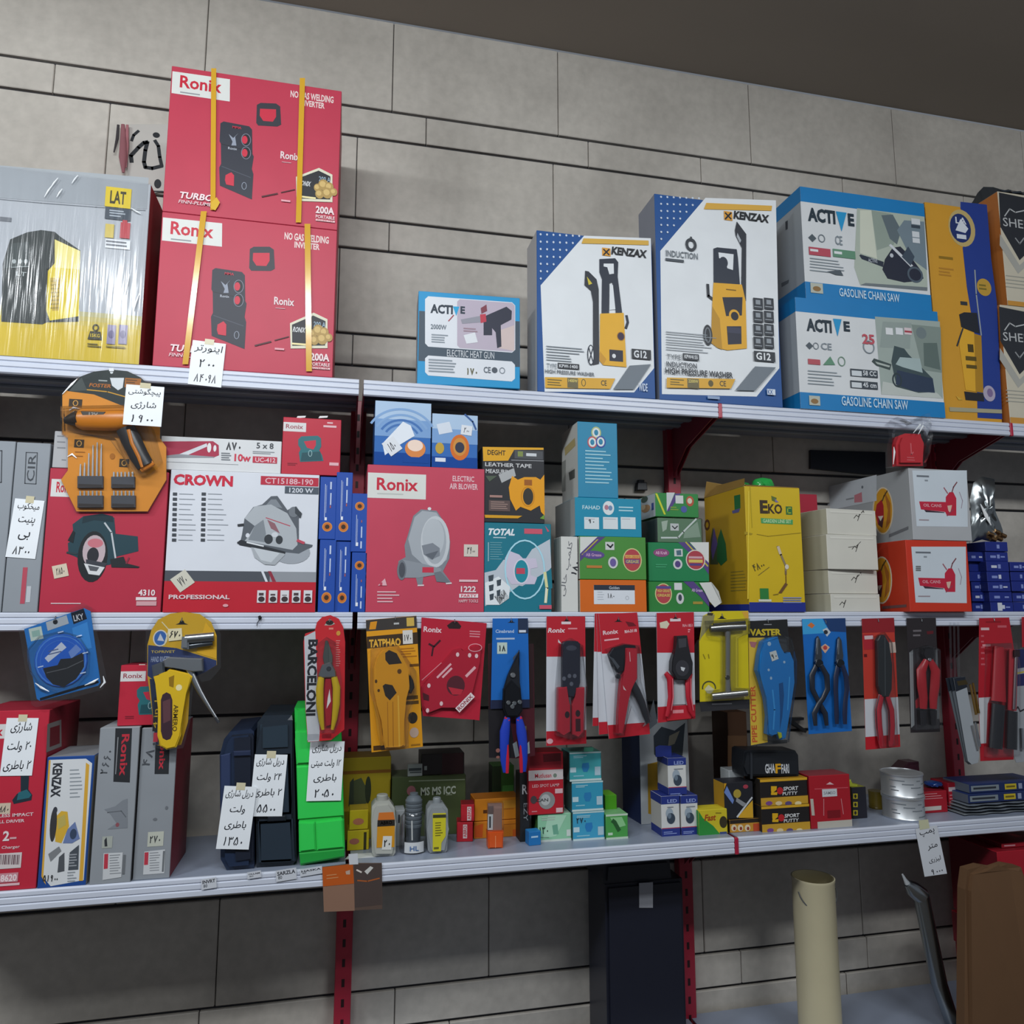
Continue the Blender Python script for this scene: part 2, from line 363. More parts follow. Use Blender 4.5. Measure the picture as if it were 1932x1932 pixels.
for L_, (zt, nm, lab) in lev.items():
    for i in range(1, 5):
        if L_ == 4 and i == 1: continue
        a, b = seams[i]+.006, seams[i+1]-.006
        if i == 4: b = a+.9
        t = Thing('metal_shelf', '%s %s' % (lab, where[L_][i]), 'shelf', 'white metal shelves', empty=True)
        t.part('deck'); t.mb.box(V((a, .004, zt-.003)), X, Z, NF, b-a, .003, WALL-.02, '#8d96a8|plas', 0)
        for yy in (.08, .155, .23): t.mb.box(V((a, yy, zt-.012)), X, Z, NF, b-a, .009, .022, '#8f959c|plas', .002)
        t.part('front_lip', None, 'white ridged front lip')
        q = LIP; prof = [(0, 0), (-.0035, .003), (-.0035, q*.30), (-.0008, q*.36), (-.0035, q*.42), (-.0035, q*.64), (-.0008, q*.70), (-.0035, q*.76), (-.0035, q-.003), (0, q), (.004, q), (.004, 0)]
        vs_ = [V((xx, yy, zt-q+hh)) for xx in (a, b) for yy, hh in prof]; n = len(prof)
        t.mb.add(vs_, [[j, (j+1) % n, n+(j+1) % n, n+j] for j in range(n)]+[list(range(n))[::-1], [n+j for j in range(n)]], '#c6ccda|plas')
        for (xx, sg) in ((a, 1), (b, -1)):
            t.part('bracket', None, 'dark red triangular bracket'); x_ = xx if sg > 0 else xx-.003
            pr = [(.006, zt-.004), (.006, zt-.030), (.20, zt-.085), (WALL-.045, zt-.16), (WALL-.045, zt-.004)]
            t.mb.add([V((x_+dx, y, h)) for dx in (0, .003) for y, h in pr], [[0, 1, 2, 3, 4][::-1], [5, 6, 7, 8, 9]]+[[j, (j+1) % 5, 5+(j+1) % 5, 5+j] for j in range(5)], '#8a2036|plas')
        if i > 2 and L_ in (1, 3):
            t.part('end_clip', None, 'red plastic end clip'); t.mb.box(V((a-.011, -.006, zt-LIP-.001)), X, Z, NF, .011, LIP+.0005, .011, '#a8203c|plas', .002)
        t.done()
for i in range(1, 5):
    t = Thing('shelf_post', ['', 'dark red slotted post at the far left end of the shelving', 'dark red slotted post behind the seam left of the red blower carton', 'dark red slotted post behind the dented yellow carton', 'dark red slotted post near the right edge, behind the silver drill bits', 'dark red slotted post at the far right end of the shelving'][i], 'post', 'shelving posts')
    zt = SH1+.03
    t.mb.box(V((seams[i]-.022 if i < 5 else seams[4]+.92, WALL-.035, 0)), X, Z, NF, .044, zt, .034, '#a02338|plas', .002)
    f = Face(V((seams[i] if i < 5 else seams[4]+.942, WALL-.035, 0)), X, Z); t.put(f)
    for k in range(40): t.raw('#2a1216', [(-.004+d*.008, .1+k*.05+e) for d, e in ((0, 0), (1, 0), (1, .02), (0, .02))]); t.l = .0003
    t.done()
# ================================================================ top shelf
W_, K_ = '#dde1e4', '#23262b'
FY = -.002
# ---- welder carton in shrink film
crop(0, 250, .2588)
t = carton('welder_carton', 'grey and yellow welder carton in clear film at the left end of the top shelf', 'carton', (-230, 222), (1045, 1200), SH1, FY, depth=.26, key='#aeb3b8', keys={'right': '#8c2f33', 'top': '#9aa0a6'})
for k, (a, b, c) in enumerate([(0, .155, '#d0b62c'), (.155, .185, '#cdb53a'), (.185, .21, '#c6b34f'), (.21, .235, '#bfb26a'), (.235, .26, '#b8b385')]): strip(t, c, a, b)
t.P('#9aa0a5', [(-230, 222), (1085, 330), (1070, 560), (-230, 460)]); t.L('#70767c', [(-200, 470), (300, 515), (700, 545), (1060, 570)], 7)
t.R('#6d7278', -200, 608, 85, 640)
t.P('#2b3434', [(10, 1380), (20, 960), (75, 780), (200, 728), (300, 712), (400, 725), (440, 760), (585, 860), (575, 1380), (340, 1385), (310, 1400)])
t.P('#d9c32e', [(350, 1010), (395, 960), (400, 780), (585, 865), (575, 1340), (365, 1372), (335, 1290)]); t.P('#e8dc8a', [(398, 780), (585, 865), (580, 1000), (395, 985)])  # last, pale yellow patch is lamp glare painted over the machine's side
t.P('#b59a2e', [(365, 1060), (440, 1060), (430, 1300), (380, 1300)])
for i in range(8): t.L('#8c7a22', [(372, 1085+i*28), (432, 1082+i*28)], 8)
t.P('#3d4747', [(30, 990), (215, 985), (215, 800), (80, 810)]); t.L('#99a3a3', [(85, 985), (215, 978)], 6)
for x in (105, 150, 190): t.E('#aab2b2', x, 942, 14, 16)
t.T('LT', '#aab2b2', 120, 1018, 195, 1048); t.L('#1d2323', [(330, 1380), (345, 1000), (395, 950), (395, 740)], 10)
t.R('#d8bf28', 770, 405, 957, 550); t.T('LAT', '#3a3518', 805, 430, 920, 525, .02); t.R('#3f4a55', 768, 552, 955, 640); t.G('#a7b0b8', 800, 570, 930, 625, 3); t.R('#dfe3e6', 770, 785, 950, 850)
t.R('#cdb95a', 768, 670, 832, 770); t.R('#b8434b', 878, 660, 950, 775); t.R('#b8434b', 895, 642, 930, 662); t.G('#6a6f75', 775, 795, 930, 845, 2)
t.P('#3b3a2a', [(640, 1510), (660, 1450), (735, 1455), (745, 1515)]); t.ring('#3b3a2a', 700, 1425, 24, 26, 10); t.T('15KG', '#d0b62c', 660, 1470, 730, 1495); t.G('#6d6426', 640, 1540, 745, 1575, 2)
for x in (783, 868): t.R('#8d86a6', x, 1405, x+62, 1545); t.E('#5f5880', x+31, 1475, 22, 30)
t.G('#8d7f2a', 775, 1560, 940, 1585, 1)
t.part('shrink_film', None, 'glossy clear wrinkled shrink film'); f = t.front
N = 26; g = [[f.at(t.u*(-.004+1.008*i/N), t.h*(-.0+1.0*j/12), .0045+.0022*math.sin(i*2.9+j*.2)+.0015*math.sin(i*.9+j*.5)) for i in range(N+1)] for j in range(13)]
t.mb.add([p for r in g for p in r], [[j*(N+1)+i, j*(N+1)+i+1, (j+1)*(N+1)+i+1, (j+1)*(N+1)+i] for j in range(12) for i in range(N)], 'f0|wrap', True)
rr = random.Random(4)
for (x, y, dx, dy) in [(370, 420, 60, -80), (330, 480, 60, -90), (420, 480, 40, -60), (530, 380, 45, -60), (920, 1190, 30, -150), (980, 1300, 40, -120), (960, 560, 70, 40)]:
    t.rod('#eef2f4|film', [(x, y), (x+dx*.5, y+dy*.55), (x+dx, y+dy)], [2, 6, 2], .006, .5, 6)  # near-white streaks: glints along the wrinkles, put in as colour
t.done()
# ---- two red welder cartons, the upper one a twin of the lower
def welder_art(t):
    R_ = '#b4283c'
    crop(300, 250, .2484)
    t.P('#d4d6d2', [(30, 645), (480, 690), (478, 868), (22, 820)]); t.T('Ronix', '#bf2238', 90, 690, 415, 790, .016); t.G('#8d9094', 90, 812, 330, 832, 1)
    t.T('NO GAS WELDING', '#e0c9c6', 955, 775, 1290, 830, .02); t.T('INVERTER', '#e0c9c6', 1030, 838, 1220, 885, .02)
    t.slab('#33343c', [(690, 885), (720, 868), (840, 868), (872, 890), (880, 1035), (850, 1052), (700, 1050), (685, 1030)], .0002, .0002, 0)
    t.P('#c22c42', [(715, 915), (840, 915), (840, 975), (815, 1015), (740, 1012), (712, 970)])
    t.P('#2c2f3a', [(405, 1045), (430, 1030), (630, 1060), (652, 1085), (655, 1280), (665, 1300), (650, 1400), (662, 1440), (650, 1645), (400, 1545), (395, 1400), (410, 1370), (408, 1210), (398, 1190)])
    t.L('#4a4e5a', [(415, 1390), (640, 1470)], 6); t.L('#1c1e26', [(410, 1210), (650, 1265)], 6)
    for y in (1170, 1275): t.E('#191b22', 605, y, 36, 48); t.E('#c22c42', 595, y, 22, 32); t.ring('#7c8090', 605, y, 38, 50, 5)
    t.P('#8c93a2', [(470, 1130), (500, 1190), (490, 1220), (530, 1220), (520, 1150), (545, 1120), (505, 1160)]); t.T('Ronix', '#a9aeb9', 465, 1235, 535, 1255)
    t.P('#c22c42', [(445, 1460), (490, 1435), (512, 1460), (510, 1545), (450, 1535), (440, 1500)]); t.ring('#8c93a2', 590, 1540, 20, 30, 5); t.T('MMA', '#c22c42', 500, 1065, 570, 1085)
    t.T('Ronix', '#dcc9cb', 875, 1255, 1028, 1315, .016, .0); t.G('#cfa5ab', 885, 1335, 970, 1345, 1)
    t.L('#4c1620', [(730, 1620), (850, 1590)], 13); t.L('#4c1620', [(880, 1580), (985, 1552)], 9)
    t.P('#d2cfb8', [(995, 1450), (1175, 1370), (1280, 1420), (1280, 1640), (1000, 1642)]); t.P('#1f2126', [(1010, 1462), (1172, 1392), (1265, 1435), (1262, 1620), (1012, 1622)])
    t.T('RONIX', '#d8dadc', 1020, 1480, 1110, 1520, .01, .2); t.T('200 A', '#8fa6b5', 1175, 1440, 1265, 1480, .01)
    for x, y, r in ((1165, 1530, 30), (1210, 1505, 40), (1255, 1520, 34), (1240, 1570, 40), (1290, 1560, 28), (1180, 1580, 34)): t.E('#a88a4c', x, y, r, r*1.1); t.E('#c9ab6a', x-6, y-6, r*.6, r*.6)
    t.R('#e6d8a0', 1010, 1604, 1150, 1618)
    t.T('200A', '#e3cfd0', 1150, 1680, 1295, 1740, .025); t.T('PORTABLE', '#e3cfd0', 1150, 1752, 1298, 1778, .01); t.R('#e0c4c6', 1150, 1786, 1298, 1800)
    t.T('INVERTER', '#b4283c', 1160, 1788, 1290, 1798, .01)
    t.T('TURBO', '#e6d2d4', 85, 1618, 350, 1672, .02, .2); t.T('FINN-PLUMEN', '#dcc0c4', 80, 1685, 370, 1712, .01, .2)
    t.G('#d99aa4', 880, 1640, 985, 1670, 1)
crop(300, 250, .2484)
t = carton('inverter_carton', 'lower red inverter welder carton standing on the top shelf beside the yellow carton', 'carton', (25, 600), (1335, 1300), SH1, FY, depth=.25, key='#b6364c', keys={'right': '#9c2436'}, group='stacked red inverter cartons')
welder_art(t); crop(300, 250, .2484)
def strap(t, a, b, w=22):
    t.part('tape_strap', None, 'orange yellow packing tape'); f = t.front; t.put(f)
    (x0, y0), (x1, y1) = a, b
    t.slab('#cfa032|gloss', [(x0-w, y0), (x0+w, y0), ((x0+x1)/2+w, (y0+y1)/2), (x1+w, y1), (x1-w, y1), ((x0+x1)/2-w, (y0+y1)/2)], .004, .0006, 0)
strap(t, (343, 605), (202, 1765)); strap(t, (1128, 700), (1140, 1818))
low = t.done()
t = Thing('price_tag', 'white handwritten tag taped over the shelf edge below the red cartons', 'price tag', empty=True); t.put(Face((0, -.0042, 0), X, Z)); t.tag(238, 1590, 492, 1925, ['اینورتر', '۲۰۰', '۸۴۰۹۸'], -3, off=.0003, name='paper', label=None); t.done()
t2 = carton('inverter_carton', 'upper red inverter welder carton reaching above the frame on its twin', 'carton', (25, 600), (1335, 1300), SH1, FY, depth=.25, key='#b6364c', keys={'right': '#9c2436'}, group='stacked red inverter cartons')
welder_art(t2); crop(300, 250, .2484)
h_ = t2.h+.001
for p in t2.parts[0][1].v: p.z += h_
for nm in ('front',): getattr(t2, nm).o.z += h_
strap(t2, (418, -478), (412, 595), 19); strap(t2, (1090, -405), (1060, 690), 20)
t2.part('torn_tape_end', None, 'torn end of orange tape'); t2.slab('#d8b040|gloss', [(395, 585), (400, 540), (440, 500), (465, 540), (450, 570), (430, 600)], .005, .0006, 0)
t2.done()
# ---- calligraphy hanging on the wall
crop(0, 250, .2588)
t = Thing('calligraphy_banner', 'small pale wall hanging with black brush lettering behind the red carton stack', 'wall hanging'); f = Face((0, WALL-.004, 0), X, Z); t.put(f)
t.slab('#b9b6b0', [(930, -60), (1290, -60), (1290, 420), (1120, 440), (930, 330)], -.003, .0035, .0005)
t.L(K_, [(960, 215), (955, 170), (1010, 110), (1050, 75), (1075, 70), (1060, 130), (1050, 215), (1060, 255), (1110, 262), (1180, 245)], 30); t.L(K_, [(1180, 245), (1165, 180), (1155, 100), (1130, 60)], 26); t.L(K_, [(960, 60), (975, 20), (1010, -10)], 22); t.E(K_, 1140, 20, 26, 20); t.E(K_, 1150, 375, 26, 34); t.L(K_, [(1120, 430), (1190, 432)], 12)
t.part('tassel', None, 'faded red and black hanging tassel'); t.rod('#8d5a60|rough', [(905, -40), (908, 100), (905, 200), (908, 310)], [14, 26, 30, 10], .012, .5); t.rod('#3a3638|rough', [(870, -40), (862, 60), (838, 160)], [10, 12, 5], .010, .5); t.rod('#a36a70|rough', [(935, -40), (930, 120), (925, 270)], [10, 16, 6], .010, .5)
t.done()
# ---- heat gun carton
crop(740, 420, .2692)
t = carton('heat_gun_carton', 'small cyan and white heat gun carton, lowest one on the top shelf', 'carton', (185, 478), (895, 850), SH1, FY+.004, depth=.1, key='#1e8fc4', keys={'left': '#8d9096', 'top': '#1e8fc4'}, yaw=-3)
t.R('#3d4c5a', 186, 620, 250, 970); t.R('#3d4c5a', 840, 690, 893, 1010); t.R('#3d4c5a', 190, 870, 893, 960)
def rr_(x0, y0, x1, y1, r): return [(x0+r, y0), (x1-r, y0), (x1, y0+r), (x1, y1-r), (x1-r, y1), (x0+r, y1), (x0, y1-r), (x0, y0+r)]
def sk(p, k, x0): return [(x, y+(x-x0)*k) for x, y in p]
t.P('#d5d9df', sk(rr_(230, 515, 862, 868, 22), .072, 230)); t.P('#d5d9df', sk(rr_(230, 930, 860, 1070, 22), .072, 230))
t.P('#b4a9b8', sk(rr_(455, 520, 858, 862, 18), .072, 230)); t.P('#c9b7b4', [(740, 760), (855, 720), (855, 900), (750, 880)])
t.T('ACTI', '#22303f', 268, 575, 425, 640, .03); t.P('#1e9fd0', [(425, 588), (470, 590), (448, 655)]); t.T('E', '#22303f', 478, 588, 510, 640, .03)
t.P('#2d3040', [(640, 660), (800, 590), (838, 620), (835, 680), (760, 720), (765, 870), (735, 880), (725, 770), (700, 740), (700, 790), (640, 790), (640, 730)]); t.P('#b8384a', [(615, 645), (655, 640), (660, 695), (620, 705)]); t.P('#8f8f9a', [(480, 680), (615, 655), (618, 700), (490, 710)])
t.P('#d7dadf', [(500, 790), (580, 770), (600, 840), (520, 850)]); t.P('#7b3a48', [(620, 600), (660, 575), (665, 620), (625, 640)]); t.G('#98808c', 500, 740, 620, 775, 2)
t.T('2000W', '#66717c', 270, 715, 380, 750); t.G('#8b949d', 275, 785, 400, 850, 4); t.L('#a33a48', [(395, 690), (430, 650)], 7)
t.T('ELECTRIC HEAT GUN', '#c7ccd2', 385, 900, 715, 948, .0, 0); t.G('#8b949d', 255, 960, 470, 1060, 5)
t.T('۱۷۰', '#5c5a38', 525, 1020, 595, 1070, .02); t.T('CE', '#5d6670', 640, 1012, 690, 1055); t.E('#4c545e', 717, 1035, 20, 20); t.ring('#7c858f', 770, 1038, 20, 22, 5)
t.done()
# ---- pressure washer cartons
def washer_body(t, P_, wheel):
    pass
t = carton('pressure_washer_carton', 'blue and white pressure washer carton, the smaller of the two', 'carton', (1012, 52), (1832, 700), SH1, FY, depth=.11, key='#20508f', keys={'left': '#a9a8a8', 'top': '#8d8a80'})
t.P(W_, [(1345, 92), (1812, 110), (1835, 1020), (1695, 1190), (1068, 1185), (1040, 440)])
for j in range(7):
    for i in range(7-j): t.E('#c8d2e0', 1040+i*45, 82+j*52+i*2, 7, 8, 8)
t.P('#d3a94a', [(1340, 112), (1795, 128), (1795, 160), (1325, 148)]); t.R('#d99a3a', 1470, 180, 1528, 235); t.L(K_, [(1480, 190), (1518, 228)], 10); t.L(K_, [(1518, 190), (1480, 228)], 10); t.T('KENZAX', '#25282c', 1538, 183, 1782, 238, .03, .15)
t.P('#2c3340', [(1450, 258), (1560, 252), (1582, 280), (1578, 380), (1610, 640), (1565, 640), (1540, 420), (1520, 430), (1518, 640), (1465, 640), (1468, 400), (1450, 350)]); t.P(W_, [(1480, 290), (1550, 290), (1552, 360), (1520, 365), (1505, 315), (1480, 310)]); t.P(W_, [(1522, 440), (1545, 440), (1562, 610), (1520, 615)])
t.P('#30343c', [(1350, 340), (1375, 345), (1430, 400), (1445, 470), (1448, 990), (1405, 1000), (1405, 560), (1390, 480), (1345, 440)]); t.P('#c9b83a', [(1362, 380), (1400, 430), (1375, 440)])
t.P('#e0aa2c', [(1455, 640), (1620, 635), (1638, 990), (1640, 1015), (1475, 1000), (1450, 970)]); t.P('#c8922a', [(1450, 900), (1500, 960), (1475, 1000), (1450, 970)]); t.R('#2a2c3c', 1520, 895, 1615, 975); t.E('#d8dade', 1552, 937, 13, 15); t.E('#3a2a40', 1600, 800, 24, 28); t.ring('#b07c20', 1600, 800, 28, 32, 5); t.rod('#2c3340', [(1640, 650), (1650, 700), (1635, 745)], 9, .0012, .1, 6)
t.E('#dfe2e4', 1390, 930, 26, 70); t.ring('#2c3340', 1390, 930, 26, 72, 8); t.L('#2c3340', [(1375, 880), (1405, 980)], 8); t.L('#2c3340', [(1405, 880), (1375, 980)], 8)
t.G('#8c949c', 1078, 875, 1345, 985, 6, .3); t.R('#2d3036', 1158, 990, 1308, 1028); t.T('KPW-1400', '#d5d9dd', 1168, 998, 1298, 1022); t.T('TYPE', '#8c949c', 1080, 990, 1150, 1024, 0); t.T('HIGH PRESSURE WASHER', '#5d646c', 1070, 1042, 1415, 1068)
t.P('#d6a436', [(1068, 1085), (1560, 1095), (1525, 1168), (1070, 1160)]); t.R('#6d6547', 1225, 1092, 1300, 1162); t.T('1400W', '#d6c46a', 1232, 1100, 1296, 1122); t.ring('#5f5632', 1338, 1125, 16, 26, 5); t.T('CE', '#4a4436', 1460, 1108, 1500, 1146); t.G('#6f6130', 1085, 1102, 1205, 1155, 3, .4)
t.P('#6e7780', [(1660, 1005), (1810, 995), (1690, 1172), (1545, 1172)]); t.R('#2d3136', 1675, 892, 1810, 960); t.T('G12', '#d5d9dd', 1690, 900, 1780, 952, .02); t.T('WIDE', '#c5d2e4', 1725, 1130, 1785, 1185)
t.done()
crop(1200, 340, .2381)
t = carton('pressure_washer_carton', 'tall blue and white pressure washer carton with eight icons', 'carton', (145, 105), (1150, 1500), SH1, FY, depth=.12, key='#20508f', keys={'left': '#7f8490', 'top': '#20508f'})
t.P(W_, [(550, 140), (1108, 160), (1135, 1490), (955, 1715), (205, 1695), (192, 560)])
for j in range(7):
    for i in range(7-j): t.E('#c8d2e0', 198+i*50, 132+j*56+i*2, 8, 8, 8)
t.P('#d8a948', [(555, 182), (1075, 205), (1070, 245), (535, 232)]); t.R('#d99a3a', 695, 250, 760, 320); t.L(K_, [(705, 262), (750, 310)], 12); t.L(K_, [(750, 262), (705, 310)], 12); t.T('KENZAX', '#25282c', 775, 262, 1050, 325, .03, .15)
t.P('#2c3340', [(610, 545), (640, 535), (795, 550), (805, 620), (820, 830), (612, 820)]); t.P(W_, [(650, 575), (770, 590), (765, 715), (720, 700), (705, 630), (655, 620)]); t.ring('#2c3340', 690, 655, 34, 45, 20)
t.P('#30343c', [(780, 400), (795, 330), (870, 430), (868, 960), (850, 960), (830, 850), (835, 540), (785, 440)]); t.P('#aab0b6', [(800, 420), (830, 480), (820, 500), (795, 450)]); t.L('#30343c', [(565, 830), (570, 920), (610, 950)], 22)
t.P('#dca52a', [(610, 815), (835, 830), (865, 960), (875, 1335), (720, 1350), (640, 1330), (590, 1290), (600, 1000)]); t.P('#b98a24', [(600, 1000), (660, 1100), (680, 1345), (640, 1330), (590, 1290)]); t.P('#2a2c38', [(680, 930), (840, 930), (835, 1075), (710, 1080)]); t.E('#dca52a', 775, 1075, 42, 48); t.E('#22242c', 778, 1080, 30, 34); t.P('#2a2c3c', [(715, 1160), (830, 1160), (832, 1300), (725, 1305)]); t.R('#3a3c50', 722, 1170, 825, 1215); t.G('#7a5c14', 710, 868, 800, 885, 1)
t.E('#2c3036', 565, 1230, 36, 82); t.ring('#70767c', 565, 1230, 26, 62, 10); t.ring('#3b4046', 432, 515, 44, 52, 22); t.L('#3b4046', [(432, 455), (432, 480)], 14)
t.T('INDUCTION', '#6d757c', 235, 570, 485, 620, .01); t.R('#4c535a', 230, 628, 375, 648); t.G('#8c949c', 235, 1215, 640, 1375, 8, .25)
for j in range(4):
    for i in range(2):
        x, y = 925+i*85, 938+j*103; t.R('#33383f', x, y, x+75, y+90); t.R('#8d949b', x+18, y+15, x+54, y+50); t.R('#9aa1a8', x+8, y+66, x+66, y+72)
t.R('#33383f', 928, 1362, 1095, 1440); t.T('G12', W_, 945, 1372, 1060, 1430, .02); t.T('TYPE', '#70767c', 238, 1385, 350, 1425, .0); t.R('#33383f', 365, 1380, 492, 1430); t.T('KPW4155', W_, 378, 1390, 482, 1420); t.T('INDUCTION', '#4a5058', 235, 1448, 475, 1488); t.T('HIGH PRESSURE WASHER', '#30353c', 230, 1508, 762, 1556, .015)
t.P('#d6a436', [(238, 1568), (780, 1580), (745, 1655), (235, 1648)]); t.R('#6d6547', 400, 1578, 492, 1652); t.T('2200W', '#d6c46a', 408, 1585, 486, 1610); t.E('#5f5632', 585, 1615, 20, 26); t.T('CE', '#4a4436', 655, 1595, 705, 1638); t.G('#6f6130', 265, 1582, 375, 1640, 3, .4)
t.P('#6e7780', [(935, 1480), (1100, 1488), (935, 1672), (780, 1668)]); t.R('#cfd8e4', 1030, 1660, 1095, 1705); t.T('KX', '#20508f', 1035, 1665, 1075, 1700); t.R('#8aa0c0', 560, 1715, 655, 1738)
t.done()
# ---- two chainsaw cartons
crop(1450, 300, .2691)
def saw(t, x, y, s, flip=0):
    q = lambda p: [(x+a*s, y+b*s) for a, b in p]
    t.P('#232838', q([(0, -40), (60, -130), (120, -140), (200, -60), (290, 60), (300, 110), (250, 130), (150, 140), (20, 110), (-20, 40)]))
    t.P('#c8ccd2', q([(30, -150), (45, -160), (150, -60), (220, 10), (200, 20), (110, -70)])); t.E('#b9bec6', x+52*s, y-70*s, 14*s, 16*s)
    t.P('#2a3240', q([(-200, -70), (-190, -78), (-10, -20), (-15, 20), (-180, -42)])); t.T('ACTIVE', '#aab0b8', x-130*s, y-45*s, x-60*s, y-15*s)
    t.ring('#4d5a66', x+235*s, y+80*s, 60*s, 62*s, 14*s); t.P('#3d4a58', q([(130, -60), (180, -140), (230, -60), (200, 10)]))
t = carton('chainsaw_carton', 'lower blue and white chainsaw carton of the pair, standing on the shelf', 'carton', (185, 968), (1212, 1450), SH1, FY-.004, depth=.26, key='#cfd2d4', keys={'left': '#a6adb2', 'top': '#1577b4'}, yaw=0, group='blue and white chainsaw cartons')
strip(t, '#1577b4', .87, 1.0); strip(t, '#1577b4', 0, .145); t.l = .0003; strip(t, '#1577b4', .87, 1, face='left'); strip(t, '#1577b4', 0, .145, face='left')
t.P('#9aa6a0', [(745, 1105), (1200, 1140), (1222, 1680), (790, 1650)]); t.P('#7d8a84', [(1000, 1160), (1205, 1180), (1215, 1500), (1080, 1480)]); t.P('#5b6a66', [(1085, 1290), (1180, 1290), (1205, 1480), (1090, 1450)]); t.E('#6d7a7c', 1070, 1220, 36, 40); t.P('#8e9a96', [(800, 1140), (1000, 1150), (990, 1330), (780, 1320)])
t.P('#b7bdb8', [(800, 1560), (1180, 1640), (1220, 1680), (790, 1650)])
t.P('#3c4c50', [(860, 1420), (880, 1310), (950, 1330), (980, 1370), (1150, 1540), (1165, 1635), (1050, 1640), (900, 1600), (880, 1520)]); t.P('#9fb0b0', [(890, 1440), (920, 1390), (1060, 1400), (1080, 1500), (940, 1460)]); t.P('#2c3a50', [(900, 1480), (1150, 1540), (1165, 1640), (1020, 1630), (890, 1580)]); t.P('#3d4a4a', [(722, 1420), (738, 1398), (860, 1440), (850, 1480), (755, 1450)]); t.P('#a7b0aa', [(745, 1420), (850, 1450), (845, 1462), (760, 1438)]); t.ring('#2c3a40', 900, 1550, 34, 50, 10)
for x, k in ((820, '#d8dadc'), (890, '#d5d8dc'), (950, '#d2c2c6')): t.R(k, x, 1185, x+50, 1232)
t.R('#a33a48', 952, 1205, 1003, 1218)
t.T('ACTI', '#20303c', 265, 1125, 440, 1215, .03); t.P('#1e8fc4', [(450, 1120), (510, 1125), (482, 1245)]); t.T('E', '#20303c', 525, 1140, 568, 1210, .03)
t.E('#4c565e', 285, 1310, 26, 26, 4); t.ring('#6d777f', 330, 1312, 20, 24, 5); t.T('CE', '#7c868e', 365, 1292, 440, 1340)
t.R('#b0505a', 275, 1405, 360, 1442); t.P('#5d8a70', [(380, 1445), (430, 1385), (465, 1445)]); t.ring('#6d8a78', 510, 1420, 26, 34, 6); t.ring('#7c868e', 700, 1320, 40, 46, 7); t.T('25', '#b8505c', 655, 1230, 740, 1300, .02)
t.G('#8b959c', 275, 1490, 545, 1600, 5, .3)
for y in (1478, 1560): t.R('#3c444c', 572, y, 762, y+52); t.R('#c8ced2', 580, y+8, 650, y+44); t.T('58 CC' if y < 1500 else '45 cm', '#d5d9dd', 660, y+10, 752, y+44)
t.R('#b0b4a8', 282, 1662, 358, 1728); t.E('#8a6a40', 320, 1700, 26, 18); t.T('GASOLINE CHAIN SAW', '#bcd6e8', 512, 1680, 975, 1745, .01)
t.done(); lowz = t.ztop
t = carton('chainsaw_carton', 'upper blue and white chainsaw carton of the pair, lying on the lower one', 'carton', (220, 192), (1118, 700), lowz+.001, FY, depth=.24, key='#cfd2d4', keys={'left': '#9aa1a6', 'top': '#1577b4'}, yaw=0, group='blue and white chainsaw cartons')
strip(t, '#1577b4', .865, 1.0); strip(t, '#1577b4', 0, .15); t.l = .0003; strip(t, '#1577b4', .865, 1, face='left'); strip(t, '#1577b4', 0, .15, face='left')
t.P('#a8b2a6', [(620, 345), (1092, 405), (1115, 920), (640, 880), (600, 760)]); t.P('#8d9a90', [(720, 360), (860, 385), (880, 600), (760, 640)]); t.P('#5d6a70', [(790, 395), (870, 390), (930, 500), (900, 600), (850, 560)]); t.P('#70808a', [(950, 430), (1090, 440), (1110, 780), (1000, 700), (900, 500)]); t.P('#c7cbbb', [(640, 360), (720, 360), (760, 700), (640, 660)]); t.P('#6c7478', [(680, 870), (1112, 900), (1112, 925), (640, 885)])
saw(t, 815, 740, .9)
t.R('#c9ced2', 1000, 420, 1060, 460); t.R('#394450', 1000, 465, 1060, 485); t.R('#c9ced2', 1005, 510, 1055, 550); t.R('#c9ced2', 1008, 556, 1058, 590)
t.T('ACTI', '#20303c', 275, 352, 465, 448, .03); t.P('#1e8fc4', [(470, 368), (545, 378), (510, 510)]); t.T('E', '#20303c', 555, 385, 598, 472, .03)
t.E('#4c565e', 305, 555, 28, 28, 4); t.ring('#6d777f', 370, 558, 24, 28, 6); t.T('CE', '#7c868e', 465, 540, 515, 605)
t.R('#b04858', 282, 625, 432, 680); t.R('#d6dadc', 290, 634, 345, 650); t.R('#5d8a70', 450, 640, 605, 695); t.R('#d6dadc', 458, 650, 512, 668); t.G('#8b959c', 290, 705, 530, 810, 5, .3); t.P('#4c565e', [(405, 790), (500, 780), (522, 820), (470, 815)])
t.R('#b0b4a8', 292, 872, 378, 942); t.E('#8a6a40', 336, 912, 28, 18); t.T('GASOLINE CHAIN SAW', '#bcd6e8', 497, 928, 915, 986, .01)
t.put(t.left); t.P('#2c3440', [(118, 440), (135, 430), (135, 490), (120, 500)]); t.P('#5c646c', [(90, 870), (145, 845), (140, 870), (92, 900)])
t.done()
